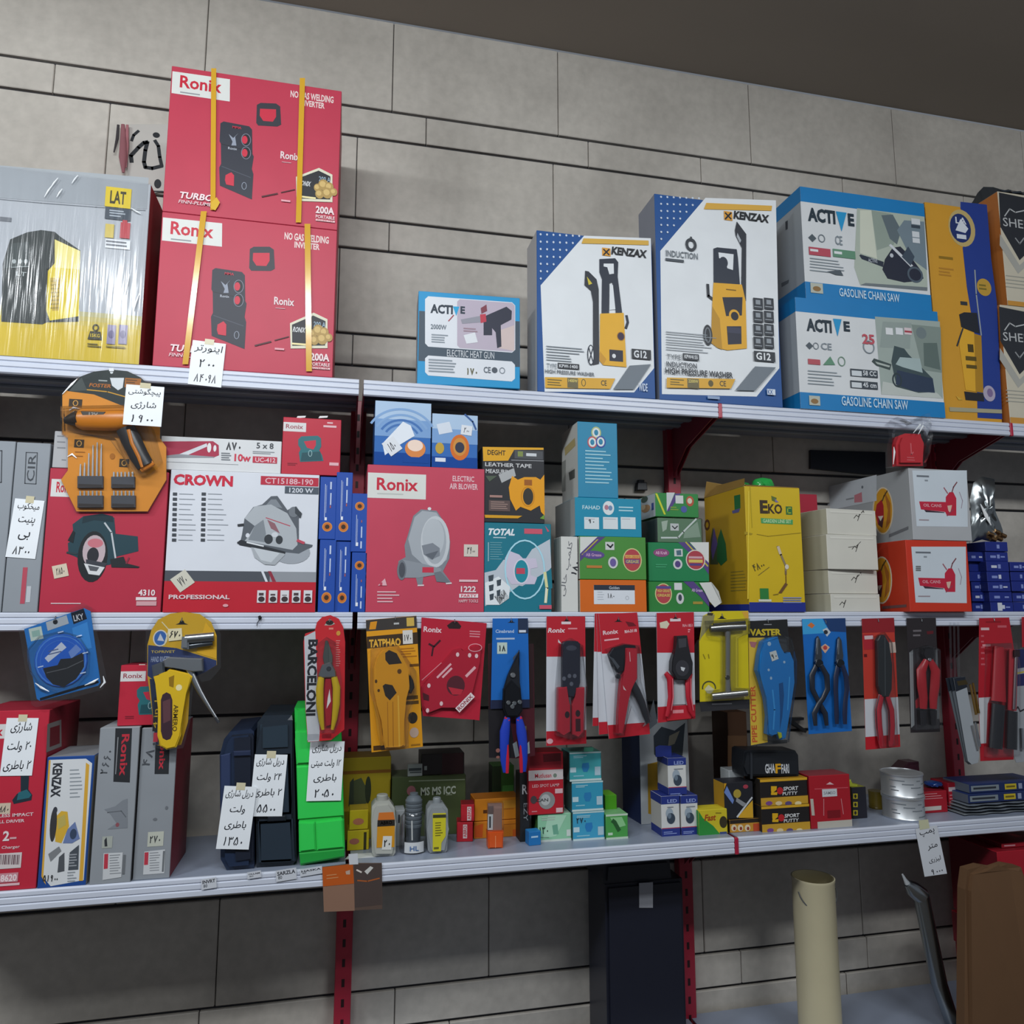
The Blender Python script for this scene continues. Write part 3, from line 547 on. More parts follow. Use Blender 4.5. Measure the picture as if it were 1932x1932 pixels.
# ---- sprayer carton
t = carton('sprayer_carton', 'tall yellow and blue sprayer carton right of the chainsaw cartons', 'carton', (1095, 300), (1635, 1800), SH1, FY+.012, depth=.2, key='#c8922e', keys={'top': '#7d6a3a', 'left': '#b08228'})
t.P('#223a86', [(1345, 300), (1530, 320), (1560, 700), (1600, 1000), (1638, 1825), (1465, 1815), (1455, 1300), (1390, 900), (1360, 620), (1420, 560), (1420, 430), (1345, 350)])
t.E('#b9a36a', 1355, 485, 92, 128); t.E('#1f2f66', 1345, 485, 72, 100); t.P('#cfd4dc', [(1310, 500), (1345, 420), (1400, 490), (1380, 520)]); t.T('LA', '#cfd4dc', 1310, 410, 1385, 455); t.R('#cfd4dc', 1320, 530, 1385, 560)
t.G('#8a6a1c', 1195, 685, 1345, 720, 1); t.G('#b07c2a', 1195, 765, 1305, 830, 3); t.E('#b8923a', 1510, 900, 50, 60); t.G('#7a6a2a', 1475, 880, 1545, 930, 2)
t.L('#9aa0a0', [(1445, 780), (1455, 950), (1490, 1235)], 8); t.P('#22262e', [(1335, 1090), (1370, 1075), (1460, 1080), (1480, 1225), (1440, 1215), (1350, 1180)]); t.R('#30343a', 1345, 1000, 1392, 1025)
t.P('#d6a22e', [(1350, 1180), (1440, 1225), (1490, 1240), (1505, 1640), (1380, 1620), (1335, 1300)]); t.P('#a87c22', [(1440, 1225), (1490, 1240), (1505, 1640), (1450, 1632)]); t.R('#4a3c18', 1395, 1300, 1435, 1355); t.R('#5a4a1c', 1380, 1385, 1455, 1415); t.R('#5a4a1c', 1385, 1445, 1458, 1470); t.P('#26262c', [(1370, 1630), (1505, 1645), (1510, 1700), (1380, 1690)]); t.L('#30343a', [(1360, 1190), (1320, 1310)], 10); t.E('#a9a0b4', 1545, 1645, 42, 55); t.E('#7c6a90', 1550, 1640, 20, 30); t.P('#c9a23e', [(1310, 1660), (1360, 1690), (1330, 1690)])
t.P('#9f9a80', [(1265, 1740), (1632, 1758), (1634, 1785), (1268, 1770)])
t.done()
# ---- two black and cream cartons at the right edge
def cream(t, ys):
    b = lambda y: ys+y
    t.P('#2b2e34', [(1615, b(0)), (1990, b(75)), (1990, b(250)), (1760, b(475)), (1625, b(240))]); t.P('#a4a39c', [(1622, b(290)), (1760, b(510)), (1990, b(300)), (1990, b(340)), (1750, b(570)), (1620, b(370))])
    t.T('SHEI', '#b5b7b8', 1645, b(185), 1800, b(245), .0); t.L('#b5b7b8', [(1655, b(165)), (1690, b(115)), (1730, b(140)), (1800, b(125))], 7); t.L('#8d9092', [(1730, b(320)), (1760, b(360)), (1790, b(320))], 8)
    t.G('#9b9a90', 1665, b(590), 1850, b(690), 4, .25)
def creambox(lab, tl, r, z0, top=None): return carton('watering_carton', lab, 'carton', tl, r, z0, FY+.004, depth=.18, key='#c2bba9', keys={'left': '#c0763a', 'top': '#8d8060'}, group='black and cream cartons', top=top)
t = creambox('lower black and cream carton at the right edge, standing on the top shelf', (1622, 1020), (1990, 1500), SH1)
cream(t, 1035); strip(t, '#c08a3c', 0, .05); t.done(); zc = t.ztop
t = creambox('upper black and cream carton at the right edge, under the dark bag', (1605, 225), (1990, 700), zc+.001)
cream(t, 235); strip(t, '#c08a3c', 0, .04); t.done(); zc = t.ztop
t = Thing('dark_bag', 'dark folded plastic bag lying on the upper black and cream carton', 'bag'); f = Face((0, FY+.02, 0), X, Z); t.put(f)
b0 = atY(1605, 225, FY+.02).z
nn = 14; vs_ = []
for j in range(6):
    for i in range(nn+1):
        x = 1590+(2000-1590)*i/nn; p = atY(x, 200, FY+.02); hgt = [.006, .03, .046, .05, .046, .006][j]*(.75+.25*math.sin(i*1.7+j)); vs_.append(V((p.x+.006*math.sin(j*2+i), FY+.004+j*.028+.005*math.sin(i*2.3), zc+.004+hgt)))
M0 = len(vs_); vs_ += [V((p.x, p.y, zc+.003)) for p in vs_]; w = nn+1
fs = [[j*w+i, j*w+i+1, (j+1)*w+i+1, (j+1)*w+i] for j in range(5) for i in range(nn)]; fs += [[M0+q for q in f[::-1]] for f in fs]
rim = [i for i in range(nn)]+[j*w+nn for j in range(5)]+[5*w+i for i in range(nn, 0, -1)]+[j*w for j in range(5, 0, -1)]
fs += [[a, M0+a, M0+b, b] for a, b in zip(rim, rim[1:]+rim[:1])]
t.mb.add(vs_, fs, '#2c333b|gloss', True)
t.done()
# ================================================================ middle shelf
crop(0, 690, .2536)
GREY = '#8b9198'
def steelbox(lab, tl, r, z0, keyr=None, **k): return carton('flat_tool_carton', lab, 'carton', tl, r, z0, FY, key=GREY, keys={'right': keyr or '#7c8188', 'top': '#9aa0a6'}, group='flat grey tool cartons', **k)
t = steelbox('flat grey carton cut by the left frame edge on the middle shelf', (-160, 552), (62, 1200), SH2, depth=.22); t.L('#3c4046', [(-100, 635), (14, 632), (10, 868), (-100, 868)], 8); t.done()
t = steelbox('flat grey carton on the middle shelf with a taped price tag on its spine', (126, 568), (328, 1200), SH2, depth=.22)
t.L('#3f444a', [(195, 645), (278, 648), (268, 880), (185, 876), (195, 645)], 7); t.T('CIR', '#3f444a', 205, 660, 262, 860, .0, 0, 90); t.R('#b04a5a', 160, 1500, 195, 1770); t.R('#b5bac0', 196, 1640, 228, 1760)
t.tag(78, 995, 300, 1430, ['میخکوب', 'پنیت', 'بی', '۸۳۰۰'], -4, off=.001); t.done()
# ---- circular saw carton 4310
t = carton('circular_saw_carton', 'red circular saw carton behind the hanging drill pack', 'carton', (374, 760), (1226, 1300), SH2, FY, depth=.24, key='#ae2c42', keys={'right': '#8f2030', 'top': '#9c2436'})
t.R('#d0d2d0', 380, 845, 560, 975); t.T('Ronix', '#bf2238', 420, 865, 550, 945, .016)
t.P('#24404a', [(540, 1180), (620, 1120), (760, 1100), (850, 1130), (860, 1250), (1025, 1270), (1030, 1380), (870, 1420), (820, 1480), (700, 1500), (560, 1420), (510, 1400), (505, 1320), (550, 1290)]); t.P('#1a2f38', [(620, 1120), (760, 1100), (840, 1120), (845, 1165), (700, 1150), (610, 1175)])
t.E('#1f2428', 690, 1420, 112, 190); t.E('#b9a7ad', 700, 1380, 85, 120); t.E('#c2717c', 710, 1320, 58, 34); t.E('#2b2c32', 692, 1410, 44, 58); t.P('#3a3d45', [(640, 1440), (800, 1470), (760, 1520), (640, 1480)]); t.P('#d0d2d4', [(625, 1470), (780, 1500), (740, 1560), (660, 1550)]); t.P('#55585e', [(655, 1485), (740, 1500), (720, 1530), (670, 1525)])
t.L('#b7bdc2', [(780, 1170), (830, 1240), (860, 1430)], 13); t.P('#23282c', [(820, 1440), (920, 1420), (940, 1470), (1040, 1495), (1030, 1505), (830, 1500)]); t.L('#7c3040', [(960, 1430), (940, 1470)], 12); t.P('#1b2126', [(505, 1300), (545, 1225), (560, 1240), (545, 1320)]); t.L('#2c3a40', [(500, 1390), (570, 1400)], 16)
t.T('4310', '#e0d4d6', 1030, 1665, 1155, 1712, .02); t.R('#e0d4d6', 1012, 1722, 1165, 1745); t.R('#c79aa0', 1015, 1752, 1165, 1785); t.G('#e0c8cc', 380, 1765, 750, 1778, 1)
t.tag(395, 1480, 505, 1575, ['۲۸۵۰'], 14, '#cfc2ae', .0006, 'price_sticker', 'cream price sticker with handwriting', False); t.done(); zs_ = t.ztop
t = carton('small_carton', 'red carton lying on the red circular saw carton, mostly behind the hanging drill pack', 'carton', (408, 605), (800, 700), zs_+.001, .05, depth=.14, key='#a8263a', keys={'top': '#8c2030'}); t.done()
t = carton('small_carton', 'small pale grey carton on the red circular saw carton, left of the hanging drill pack', 'carton', (408, 485), (560, 620), zs_+.001, FY, depth=.045, key='#a9a9ac', keys={'top': '#9a9a9c'}); t.G('#7d7f84', 425, 520, 490, 650, 3, .2); t.L('#6a6c72', [(460, 700), (490, 702)], 6); t.done()
# ---- CROWN circular saw carton
crop(290, 740, .2381)
t = carton('circular_saw_carton', 'white circular saw carton with dark grey and red bands', 'carton', (138, 612), (1296, 1200), SH2, FY, depth=.25, key='#d2d6de', keys={'right': '#c8ccd4', 'top': '#b0b2b6'})
strip(t, '#b81f30', 0, .215); strip(t, '#4b4f57', .215, .288); strip(t, '#8d9198', .215, .288, .685, 1)
t.P('#d2d6de', [(850, 1418), (870, 1418), (905, 1502), (885, 1502)]); t.P('#8c3040', [(905, 1418), (930, 1418), (970, 1502), (940, 1502)])
t.T('CROWN', '#c41f3c', 160, 655, 630, 742, .03); t.R('#b3263d', 850, 672, 1308, 740); t.T('CT15188-190', '#d8b0b8', 885, 684, 1265, 730, .01); t.R('#4b5560', 1040, 750, 1308, 806); t.T('1200 W', '#d2d6de', 1075, 760, 1265, 798, .01)
for c, (x, n) in enumerate(((152, 10), (380, 10))):
    for i in range(n): y = 795+i*40.5; x_ = x-i*.8; t.R('#3f444b', x_, y, x_+34, y+24); t.l -= .00006; t.R('#9aa0a8', x_+50, y+9, x_+50+[110, 135, 118, 125, 110, 105, 105, 115, 135, 90][(i*3+c*4) % 10]*(1.4 if c and i in (4, 5, 6) else 1), y+15); t.l -= .00006
t.l += .00006
t.E('#9aa0a8', 1090, 1270, 150, 90); t.P('#565c64', [(860, 890), (930, 825), (980, 822), (1060, 935), (1085, 920), (1130, 905), (1175, 970), (1150, 1000), (1150, 1190), (1260, 1210), (1255, 1225), (1150, 1280), (1050, 1270), (660, 1200), (690, 1170), (700, 1130), (720, 1000), (790, 910)]); t.P('#7d848c', [(930, 850), (970, 850), (1020, 920), (890, 895)])
t.P('#a9afb5', [(720, 1000), (800, 905), (930, 890), (1060, 960), (1130, 1080), (1140, 1210), (1100, 1250), (720, 1180), (760, 1130), (800, 1060)]); t.P('#7e858c', [(750, 1170), (800, 1060), (870, 1010), (890, 1120), (880, 1190)]); t.P('#8a5f68', [(900, 1010), (960, 1040), (1000, 1120), (930, 1080)]); t.L('#b0505e', [(890, 995), (1080, 1060)], 8)
t.E('#33383e', 910, 1165, 34, 38); t.E('#33383e', 995, 1170, 28, 34); t.E('#c8ccd2', 960, 1130, 26, 20); t.E('#6f757c', 1110, 950, 40, 42); t.P('#3b4148', [(1120, 905), (1175, 960), (1165, 1000), (1120, 960)]); t.E('#d2d6de', 745, 1135, 16, 18); t.L('#2e3238', [(670, 1055), (710, 1050)], 20)
t.P('#a5abb1', [(770, 1220), (1030, 1275), (1040, 1290), (960, 1370), (880, 1365), (800, 1310)]); t.P('#bfc5cb', [(790, 1230), (1000, 1275), (930, 1350), (850, 1330)]); t.P('#2a2e34', [(660, 1190), (690, 1170), (1045, 1265), (1040, 1280), (680, 1210)]); t.L('#d8dce0', [(740, 1190), (870, 1220)], 12); t.L('#b8485a', [(1140, 1175), (1190, 1195)], 22)
t.T('PROFESSIONAL', '#dcc4c8', 122, 1605, 605, 1640, .02); t.E('#d99aa2', 570, 1690, 22, 12)
for i in range(5): x = 820+i*92; t.R('#d2d2d6', x, 1570+i*0, x+68, 1668); t.E('#3c3034', x+34, 1640, 26, 22); t.R('#4a3c40', x+14, 1590+i % 3*8, x+52, 1612)
t.tag(158, 1430, 300, 1560, ['۷۷۰'], 38, '#c9c6b8', .0006, 'price_sticker', 'cream price sticker set at an angle', False); t.done(); zc = t.ztop
t = carton('flashlight_carton', 'long white carton with red picture band lying on the white circular saw carton', 'carton', (60, 345), (1012, 470), zc+.001, FY+.008, depth=.16, key='#d0d2d4', keys={'right': '#b9b9a8', 'top': '#b4b2b4'})
t.P('#a32c48', [(70, 390), (470, 388), (515, 420), (518, 500), (480, 515), (75, 505)]); t.P('#cfd2d8', [(180, 500), (420, 405), (425, 430), (220, 520)]); t.P('#8d8f96', [(75, 505), (200, 490), (480, 512), (480, 520), (75, 520)]); t.E('#dcdcdc', 440, 440, 16, 38); t.E('#dcdcdc', 485, 445, 12, 26)
t.T('۸۷۰', '#2d3036', 575, 395, 690, 462, .02); t.G('#6d7278', 535, 480, 620, 548, 4); t.T('10w', '#c4324a', 640, 490, 770, 550, .02); t.T('5 x 8', '#3d4248', 815, 402, 950, 448, .01); t.G('#8d9298', 785, 470, 975, 495, 2); t.R('#b83248', 785, 512, 978, 562); t.T('UC-412', '#d8c0c6', 805, 520, 965, 556)
t.G('#b9bbbe', 110, 560, 1000, 585, 1, .15); t.done()
def sander(lab, tl, r, z0, Y, dx=0, dy=0, k=1.0, d=.11, **kw):
    t = carton('sander_carton', lab, 'carton', tl, r, z0, Y, depth=d, key='#b7263b', keys={'top': '#962234', 'right': '#8f2030'}, group='small red sander cartons', **kw)
    q = lambda p: [(dx+a*k, dy+b*k) for a, b in p]
    def Rq(c, a, b, e, g): t.R(c, dx+a*k, dy+b*k, dx+e*k, dy+g*k)
    Rq('#d2d0d0', 1028, 240, 1208, 312); t.T('Ronix', '#96404c', dx+1048*k, dy+255*k, dx+1185*k, dy+290*k, .01); Rq('#d9b0b6', 1375, 238, 1420, 250); Rq('#d9b0b6', 1345, 264, 1448, 280)
    t.P('#2a6a72', q([(1145, 375), (1170, 350), (1300, 345), (1325, 365), (1328, 430), (1312, 460), (1335, 500), (1345, 545), (1160, 552), (1150, 480), (1165, 450), (1145, 420)])); t.P('#c02a40', q([(1190, 390), (1285, 380), (1285, 420), (1265, 455), (1215, 440)])); t.P('#1f4c55', q([(1175, 480), (1320, 470), (1335, 540), (1165, 545)])); t.ring('#8fb0b4', dx+1240*k, dy+485*k, 16*k, 26*k, 5*k); Rq('#d8a8b0', 1392, 558, 1465, 582); t.G('#8a2032', dx+1060*k, dy+560*k, dx+1140*k, dy+585*k, 2)
    return t
t = sander('small red sander carton on the right end of the white saw carton', (1028, 195), (1482, 400), zc+.001, FY+.006)
for x in (1170, 1345): t.part('hang_tab', None, 'white paper tab'); t.slab('#dcdcdc', [(x-40, 205), (x-30, 188), (x+36, 186), (x+30, 200)], -.004, .003, 0)
t.done()
# ---- narrow blue tape measure cartons
def bluelong(lab, tl, r, z0, Y, mir=0, top=None, nm='tape_measure_carton'):
    t = carton(nm, lab, 'carton', tl, r, z0, Y, depth=.12, key='#1f4aa2', keys={'top': '#1b3f8c', 'right': '#1b3f8c', 'left': '#1b3f8c'}, group='narrow blue tape measure cartons', top=top)
    f = t.front; u, h = t.u, t.h; n = 20
    vy = .78 if mir else .2
    for c, rx, ry in (('#d08a3a', .30, .075), ('#c46a2c', .24, .06), ('#3a2c22', .14, .035)): t.raw(c, [(u*(.5+rx*math.cos(6.283*i/n)), h*(vy+ry*math.sin(6.283*i/n))) for i in range(n)])
    for a, b, c0, c1 in ((.30, .335, .35, .88), (.38, .40, .42, .86), (.62, .70, .55, .74), (.60, .70, .80, .92)):
        if mir: c0, c1 = 1-c1-.02, 1-c0-.02
        t.raw('#b9c6e2', [(u*a, h*c0), (u*b, h*c0), (u*b, h*c1), (u*a, h*c1)])
    t.raw('#e0e4ee', [(u*.32, h*(.30 if not mir else .1)), (u*.46, h*(.30 if not mir else .1)), (u*.46, h*(.35 if not mir else .16)), (u*.32, h*(.35 if not mir else .16))]); t.raw('#b05a50', [(u*.62, h*.5), (u*.68, h*.5), (u*.68, h*.54), (u*.62, h*.54)])
    return t
a = bluelong('narrow blue tape measure carton, lower one against the white saw carton', (1318, 1168), (1438, 1500), SH2, FY); a.done()
b = bluelong('narrow blue tape measure carton, upper one against the white saw carton', (1322, 668), (1446, 900), a.ztop+.001, FY+.002); b.done()
a = bluelong('narrow blue tape measure carton, lower one of the middle column', (1446, 1180), (1556, 1500), SH2, FY+.006); a.done()
b = bluelong('narrow blue tape measure carton, upper one of the middle column', (1452, 632), (1572, 900), a.ztop+.001, FY+.002); b.done()
a = bluelong('narrow blue tape measure carton, lower one against the red blower carton', (1572, 1268), (1688, 1500), SH2, FY, 1); a.done()
b = bluelong('narrow blue tape measure carton, upper one against the red blower carton', (1574, 800), (1689, 1100), a.ztop+.001, FY, 1); b.done()
# ---- blower carton and what stands on it
crop(590, 730, .2433)
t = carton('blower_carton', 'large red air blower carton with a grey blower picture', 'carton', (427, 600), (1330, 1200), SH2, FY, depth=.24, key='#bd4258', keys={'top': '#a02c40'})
t.R('#d3d5d0', 428, 672, 880, 866); t.T('Ronix', '#c0243c', 498, 708, 818, 806, .016); t.G('#b8bcb8', 500, 825, 730, 845, 1)
t.T('ELECTRIC', '#e0b8bf', 1085, 692, 1252, 735, .015); t.T('AIR BLOWER', '#e0b8bf', 1062, 750, 1280, 796, .015)
t.P('#7d838b', [(780, 1000), (840, 950), (960, 960), (1040, 1080), (1066, 1200), (1060, 1330), (1010, 1430), (1075, 1520), (1035, 1530), (990, 1440), (860, 1440), (850, 1545), (815, 1540), (800, 1480), (690, 1480), (660, 1420), (665, 1350), (720, 1320), (712, 1230), (740, 1140)])
t.P('#a3a9b0', [(790, 1010), (850, 960), (960, 975), (1030, 1090), (1055, 1220), (1040, 1340), (960, 1400), (860, 1380), (770, 1300), (740, 1180)]); t.ring('#c0c5ca', 950, 1200, 112, 200, 26); t.E('#b3b9bf', 935, 1170, 85, 150); t.P('#7d838c', [(845, 1230), (930, 1210), (985, 1250), (985, 1310), (920, 1340), (860, 1300)]); t.P('#5f656e', [(870, 1300), (975, 1270), (930, 1340)]); t.E('#d5d9dc', 905, 945, 14, 12)
t.P('#8a9098', [(700, 1340), (850, 1370), (1000, 1410), (990, 1450), (820, 1480), (700, 1480)]); t.E('#6d737b', 690, 1420, 36, 78); t.E('#4a4e56', 692, 1420, 24, 60); t.R('#c0344a', 850, 1398, 938, 1440); t.P('#6d737b', [(940, 1440), (990, 1430), (1070, 1520), (960, 1510)]); t.L('#e0d0d4', [(815, 1540), (860, 1538)], 10); t.L('#e0d0d4', [(1035, 1525), (1075, 1522)], 10)
t.G('#dcaeb6', 500, 1585, 690, 1685, 4, .4); t.P('#d9a8b2', [(505, 1540), (560, 1485), (575, 1540)]); t.R('#b8445a', 520, 1515, 540, 1540); t.R('#e0b8bf', 1135, 1495, 1280, 1512); t.T('1222', '#e6d6da', 1148, 1545, 1265, 1592, .02); t.R('#e6d6da', 1135, 1605, 1282, 1635); t.T('PARTY', '#c0344a', 1150, 1609, 1270, 1631); t.T('HAPPY TOOLS', '#e0b8bf', 1132, 1648, 1282, 1672)
t.tag(1172, 1222, 1282, 1316, ['۳۹۰۰'], 0, '#cfc6bc', .0006, 'price_sticker', 'cream price sticker with handwriting', False); t.done(); zb = t.ztop
def shiny(lab, tl, r, p):
    t = carton('lamp_carton', lab, 'carton', tl, r, zb+.001, FY+.004, depth=.12, key='#3f6fb4|gloss', keys={'top': '#2c4a80|gloss', 'right': '#1c2f58|gloss', 'front': '#3f6fb4|gloss'}, group='glossy blue cartons')
    strip(t, '#1f4a96|gloss', 0, .2); strip(t, '#aec6e0|gloss', .72, 1.0); strip(t, '#7ea2d0|gloss', .45, .72); return t
t = shiny('larger glossy blue carton on the red blower carton', (487, 105), (916, 350), 0)
for r0 in (150, 190, 235, 285): t.ring('#86a8d2|gloss' if r0 % 2 else '#4f78b4|gloss', 690, 420, r0, r0*.9, 18, 24, 30, 150)
t.P('#e2e8f0|gloss', [(540, 440), (700, 270), (760, 300), (790, 380), (640, 470), (560, 530)]); t.E('#d98a50|gloss', 795, 480, 80, 70); t.E('#f0d8c8|gloss', 795, 455, 60, 45); t.R('#1f4a96|gloss', 700, 545, 900, 590)  # whitish patch paints a lamp reflection on the glossy front
t.tag(560, 400, 670, 520, ['۱۵۰'], 38, '#d8dce2', .001, 'price_sticker', 'white price sticker set at an angle', False); t.done()
t = shiny('smaller glossy blue carton on the red blower carton, beside the larger', (928, 205), (1278, 420), 1)
t.E('#cf6a1c', 1140, 470, 74, 100); t.E('#c98a3a', 1140, 465, 52, 70); t.E('#2b3044', 1140, 470, 36, 42); t.E('#b99a3a', 985, 475, 34, 44); t.R('#d8dce6', 950, 550, 1030, 580); t.P('#d5dde8|gloss', [(960, 290), (1060, 270), (1085, 350), (980, 370)])
t.L('#2d5590', [(1180, 215), (1240, 270), (1265, 330)], 14)
t.tag(1150, 300, 1235, 375, ['۲۰۰'], -6, '#d8dce2', .001, 'price_sticker', 'white price sticker', False); t.done()
# ---- TOTAL tape carton with the black one on it
t = carton('measuring_tape_carton', 'teal long measuring tape carton', 'carton', (1332, 1050), (1850, 1400), SH2, FY+.002, depth=.1, key='#1a7386', keys={'top': '#155c6c'})
t.P('#b9c2cc', [(1840, 1180), (1700, 1260), (1640, 1350), (1480, 1340), (1420, 1420), (1332, 1440), (1336, 1700), (1460, 1640), (1600, 1540), (1720, 1560), (1850, 1400)]); t.P('#1a7386', [(1600, 1560), (1850, 1410), (1858, 1560), (1640, 1640)])
t.T('TOTAL', '#dfe5ea', 1358, 1098, 1572, 1152, .03, .3); t.G('#b9ccd4', 1400, 1165, 1560, 1180, 1); t.R('#c8566a', 1640, 1100, 1780, 1140); t.P('#c8566a', [(1800, 1075), (1835, 1120), (1820, 1125)]); t.G('#6aa0ac', 1375, 1205, 1480, 1350, 8, .3); t.R('#8fb4be', 1358, 1205, 1366, 1352); t.P('#c9c2d6', [(1520, 1270), (1600, 1300), (1630, 1330), (1730, 1330), (1745, 1400), (1690, 1410), (1690, 1460), (1740, 1480), (1720, 1530), (1540, 1530), (1490, 1450), (1490, 1330)]); t.E('#1f8a9c', 1618, 1430, 58, 92); t.ring('#d5d2e0', 1618, 1430, 62, 98, 10); t.R('#c0485c', 1578, 1405, 1645, 1450)
t.ring('#a9d8e8', 1645, 1415, 158, 232, 12); t.L('#d9d8a0', [(1800, 1440), (1815, 1560), (1805, 1670)], 22); t.L('#e2e4d8', [(1810, 1560), (1805, 1670)], 12)
t.P('#e0e6ea', [(1336, 1520), (1440, 1470), (1530, 1550), (1520, 1640), (1450, 1690), (1340, 1690)])
for x, y, w in ((1362, 1455, 40), (1365, 1530, 38), (1370, 1600, 34), (1425, 1490, 36), (1425, 1570, 30)): t.P('#3f4a54', [(x, y+10), (x+w, y), (x+w-4, y+48), (x+4, y+56)])
t.tag(1420, 1590, 1510, 1670, ['۷۵'], 35, '#c9ccc6', .0006, 'price_sticker', 'white price sticker set at an angle', False)
t.mb = t.parts[0][1]; t.put(t.front, .0035); t.R('#c8566a', 1755, 1692, 1850, 1722); t.done(); zt = t.ztop
t = carton('measuring_tape_carton', 'black and yellow leather measuring tape carton standing on the teal one', 'carton', (1318, 462), (1797, 780), zt+.001, FY+.004, depth=.07, key='#2b2c30', keys={'top': '#c8941c'})
t.P('#d8a01e', [(1318, 465), (1790, 472), (1790, 488), (1562, 488), (1515, 572), (1322, 575)]); t.T('DEGHT', '#33291a', 1355, 490, 1495, 530, .015); t.R('#4a4c50', 1565, 495, 1785, 560); t.R('#7d8a4a', 1590, 500, 1630, 540); t.R('#c8ccd0', 1655, 515, 1735, 538); t.L('#9a9ca0', [(1540, 568), (1790, 575)], 5)
t.T('LEATHER TAPE', '#c2c3c4', 1338, 592, 1698, 622, .015); t.T('MEASURING', '#c2c3c4', 1342, 640, 1560, 672, .015); t.P('#a9abac', [(1440, 680), (1560, 630), (1575, 690), (1465, 745)]); t.P('#4d5a4a', [(1340, 690), (1430, 690), (1370, 735)])
t.P('#e09a1a', [(1545, 690), (1590, 720), (1640, 700), (1730, 700), (1765, 720), (1795, 680), (1798, 1000), (1770, 970), (1760, 920), (1690, 960), (1610, 930), (1575, 960), (1530, 870), (1520, 780)]); t.E('#35322c', 1670, 850, 40, 66); t.R('#9a5a1c', 1640, 720, 1700, 765); t.ring('#c98412', 1668, 850, 54, 80, 8)
t.R('#a07c74', 1372, 840, 1470, 858); t.R('#5a4a48', 1365, 880, 1530, 965); t.G('#9a8078', 1380, 890, 1520, 955, 4, .4); t.P('#cf981e', [(1332, 992), (1625, 1000), (1590, 1020), (1336, 1015)]); t.P('#6d9a3a', [(1760, 1020), (1795, 990), (1795, 1028)])
t.done()
# ---- cable tie and grease cartons
crop(890, 770, .2433)
t = carton('tall_carton', 'plain white upright carton with handwriting beside the orange and green grease cartons', 'carton', (692, 995), (824, 1300), SH2, FY+.001, depth=.07, key='#d0d1cd', keys={'left': '#a9ada8', 'top': '#b9bab4'})
t.T(fa('کلمپ خالی'), '#6d6f74', 715, 1030, 765, 1460, .0, 0, 80); t.T('۱۸۰', '#2e3036', 780, 1190, 825, 1290, .03, 0, 75); t.done()
t = carton('grease_carton', 'orange carton with a white label at the bottom of the grease stack', 'carton', (840, 1330), (1356, 1450), SH2, FY, depth=.17, key='#d0661c', keys={'top': '#b0561c', 'left': '#cfcfc8'})
t.R('#d6dbe2', 948, 1375, 1265, 1520); t.R('#2b3240', 948, 1372, 1265, 1412); t.T('Golden', '#b8c0c8', 1065, 1382, 1145, 1404); t.T('۱۸۰', '#33363c', 1055, 1435, 1105, 1475, .015); t.ring('#b0b6bc', 1205, 1472, 14, 16, 4); t.G('#a9b0b8', 975, 1425, 1035, 1500, 4, .2); t.done(); z1 = t.ztop
def grease(t, x, y, s, m=1):
    q = lambda a, b: (x+a*s*m, y+b*s)
    t.P('#d2d4d0', [q(-255, -160), q(-120, -160), q(-255, -30)]); t.P('#54427e', [q(-120, -160), q(-60, -160), q(-130, -100), q(-255, 30), q(-255, -30)]); t.P('#b9b23a', [q(-125, -140), q(-112, -140), q(-235, -20), q(-245, -20)])
    t.E('#5a4a8a', *q(-150, -20), 85*s, 32*s); t.T('AB Grease', '#c8a0c0', *((q(-210, -32)) if m > 0 else q(-90, -32)), *((q(-90, -8)) if m > 0 else q(-210, -8)))
    t.E('#c7c88a', *q(150, 20), 74*s, 92*s); t.E('#b0444a', *q(150, 20), 66*s, 84*s); t.R('#d0b860', *(q(95, -18) if m > 0 else q(205, -18)), *(q(205, 5) if m > 0 else q(95, 5))); t.T('HIGH GREASE', '#c8303a', *(q(100, -14) if m > 0 else q(200, -14)), *(q(200, 2) if m > 0 else q(100, 2))); t.R('#5a4a8a', *(q(95, 15) if m > 0 else q(205, 15)), *(q(205, 48) if m > 0 else q(95, 48))); t.T('GREASE', '#d0b860', *(q(100, 20) if m > 0 else q(200, 20)), *(q(200, 44) if m > 0 else q(100, 44)), .015)
    t.R('#c9cccb', *(q(-60, -120) if m > 0 else q(10, -120)), *(q(10, -58) if m > 0 else q(-60, -58))); t.L(K_, [q(-45, -100), q(-20, -78), q(-2, -100)], 12*s); t.E('#c9cccb', *q(0, 40), 38*s, 46*s); t.E('#6a5a9a', *q(0, 40), 24*s, 32*s); t.R('#b87a3a', *(q(-205, 62) if m > 0 else q(-85, 62)), *(q(-85, 82) if m > 0 else q(-205, 82)))
t = carton('grease_carton', 'green grease carton standing on the orange carton', 'carton', (836, 992), (1352, 1150), z1+.001, FY, depth=.17, key='#4a8a3c', keys={'top': '#3c7434', 'left': '#c9cac4'})
grease(t, 1095, 1158, 1.0); t.done(); z2 = t.ztop
t = carton('cable_tie_carton', 'cyan carton with three white windows under the tall cyan carton', 'carton', (800, 690), (1316, 850), z2+.001, FY+.012, depth=.19, key='#1888a8', keys={'left': '#a2a8a8', 'top': '#1888a8'})
t.T('FAHAD', '#b9d6de', 858, 755, 995, 785); t.E('#d5dde0', 1060, 775, 44, 54); t.E('#b07a8a', 1045, 770, 16, 20); t.E('#6a8ab0', 1075, 775, 16, 20); t.G('#a9d0dc', 1140, 765, 1255, 815, 2, .4)
for x in (872, 1018, 1155): t.R('#d2dade', x, 846, x+115, 938); t.G('#b0a8b0', x+8, 858, x+100, 876, 1, .3)
t.T('۹۰', '#2e3036', 905, 862, 950, 895, .02); t.done(); z3 = t.ztop
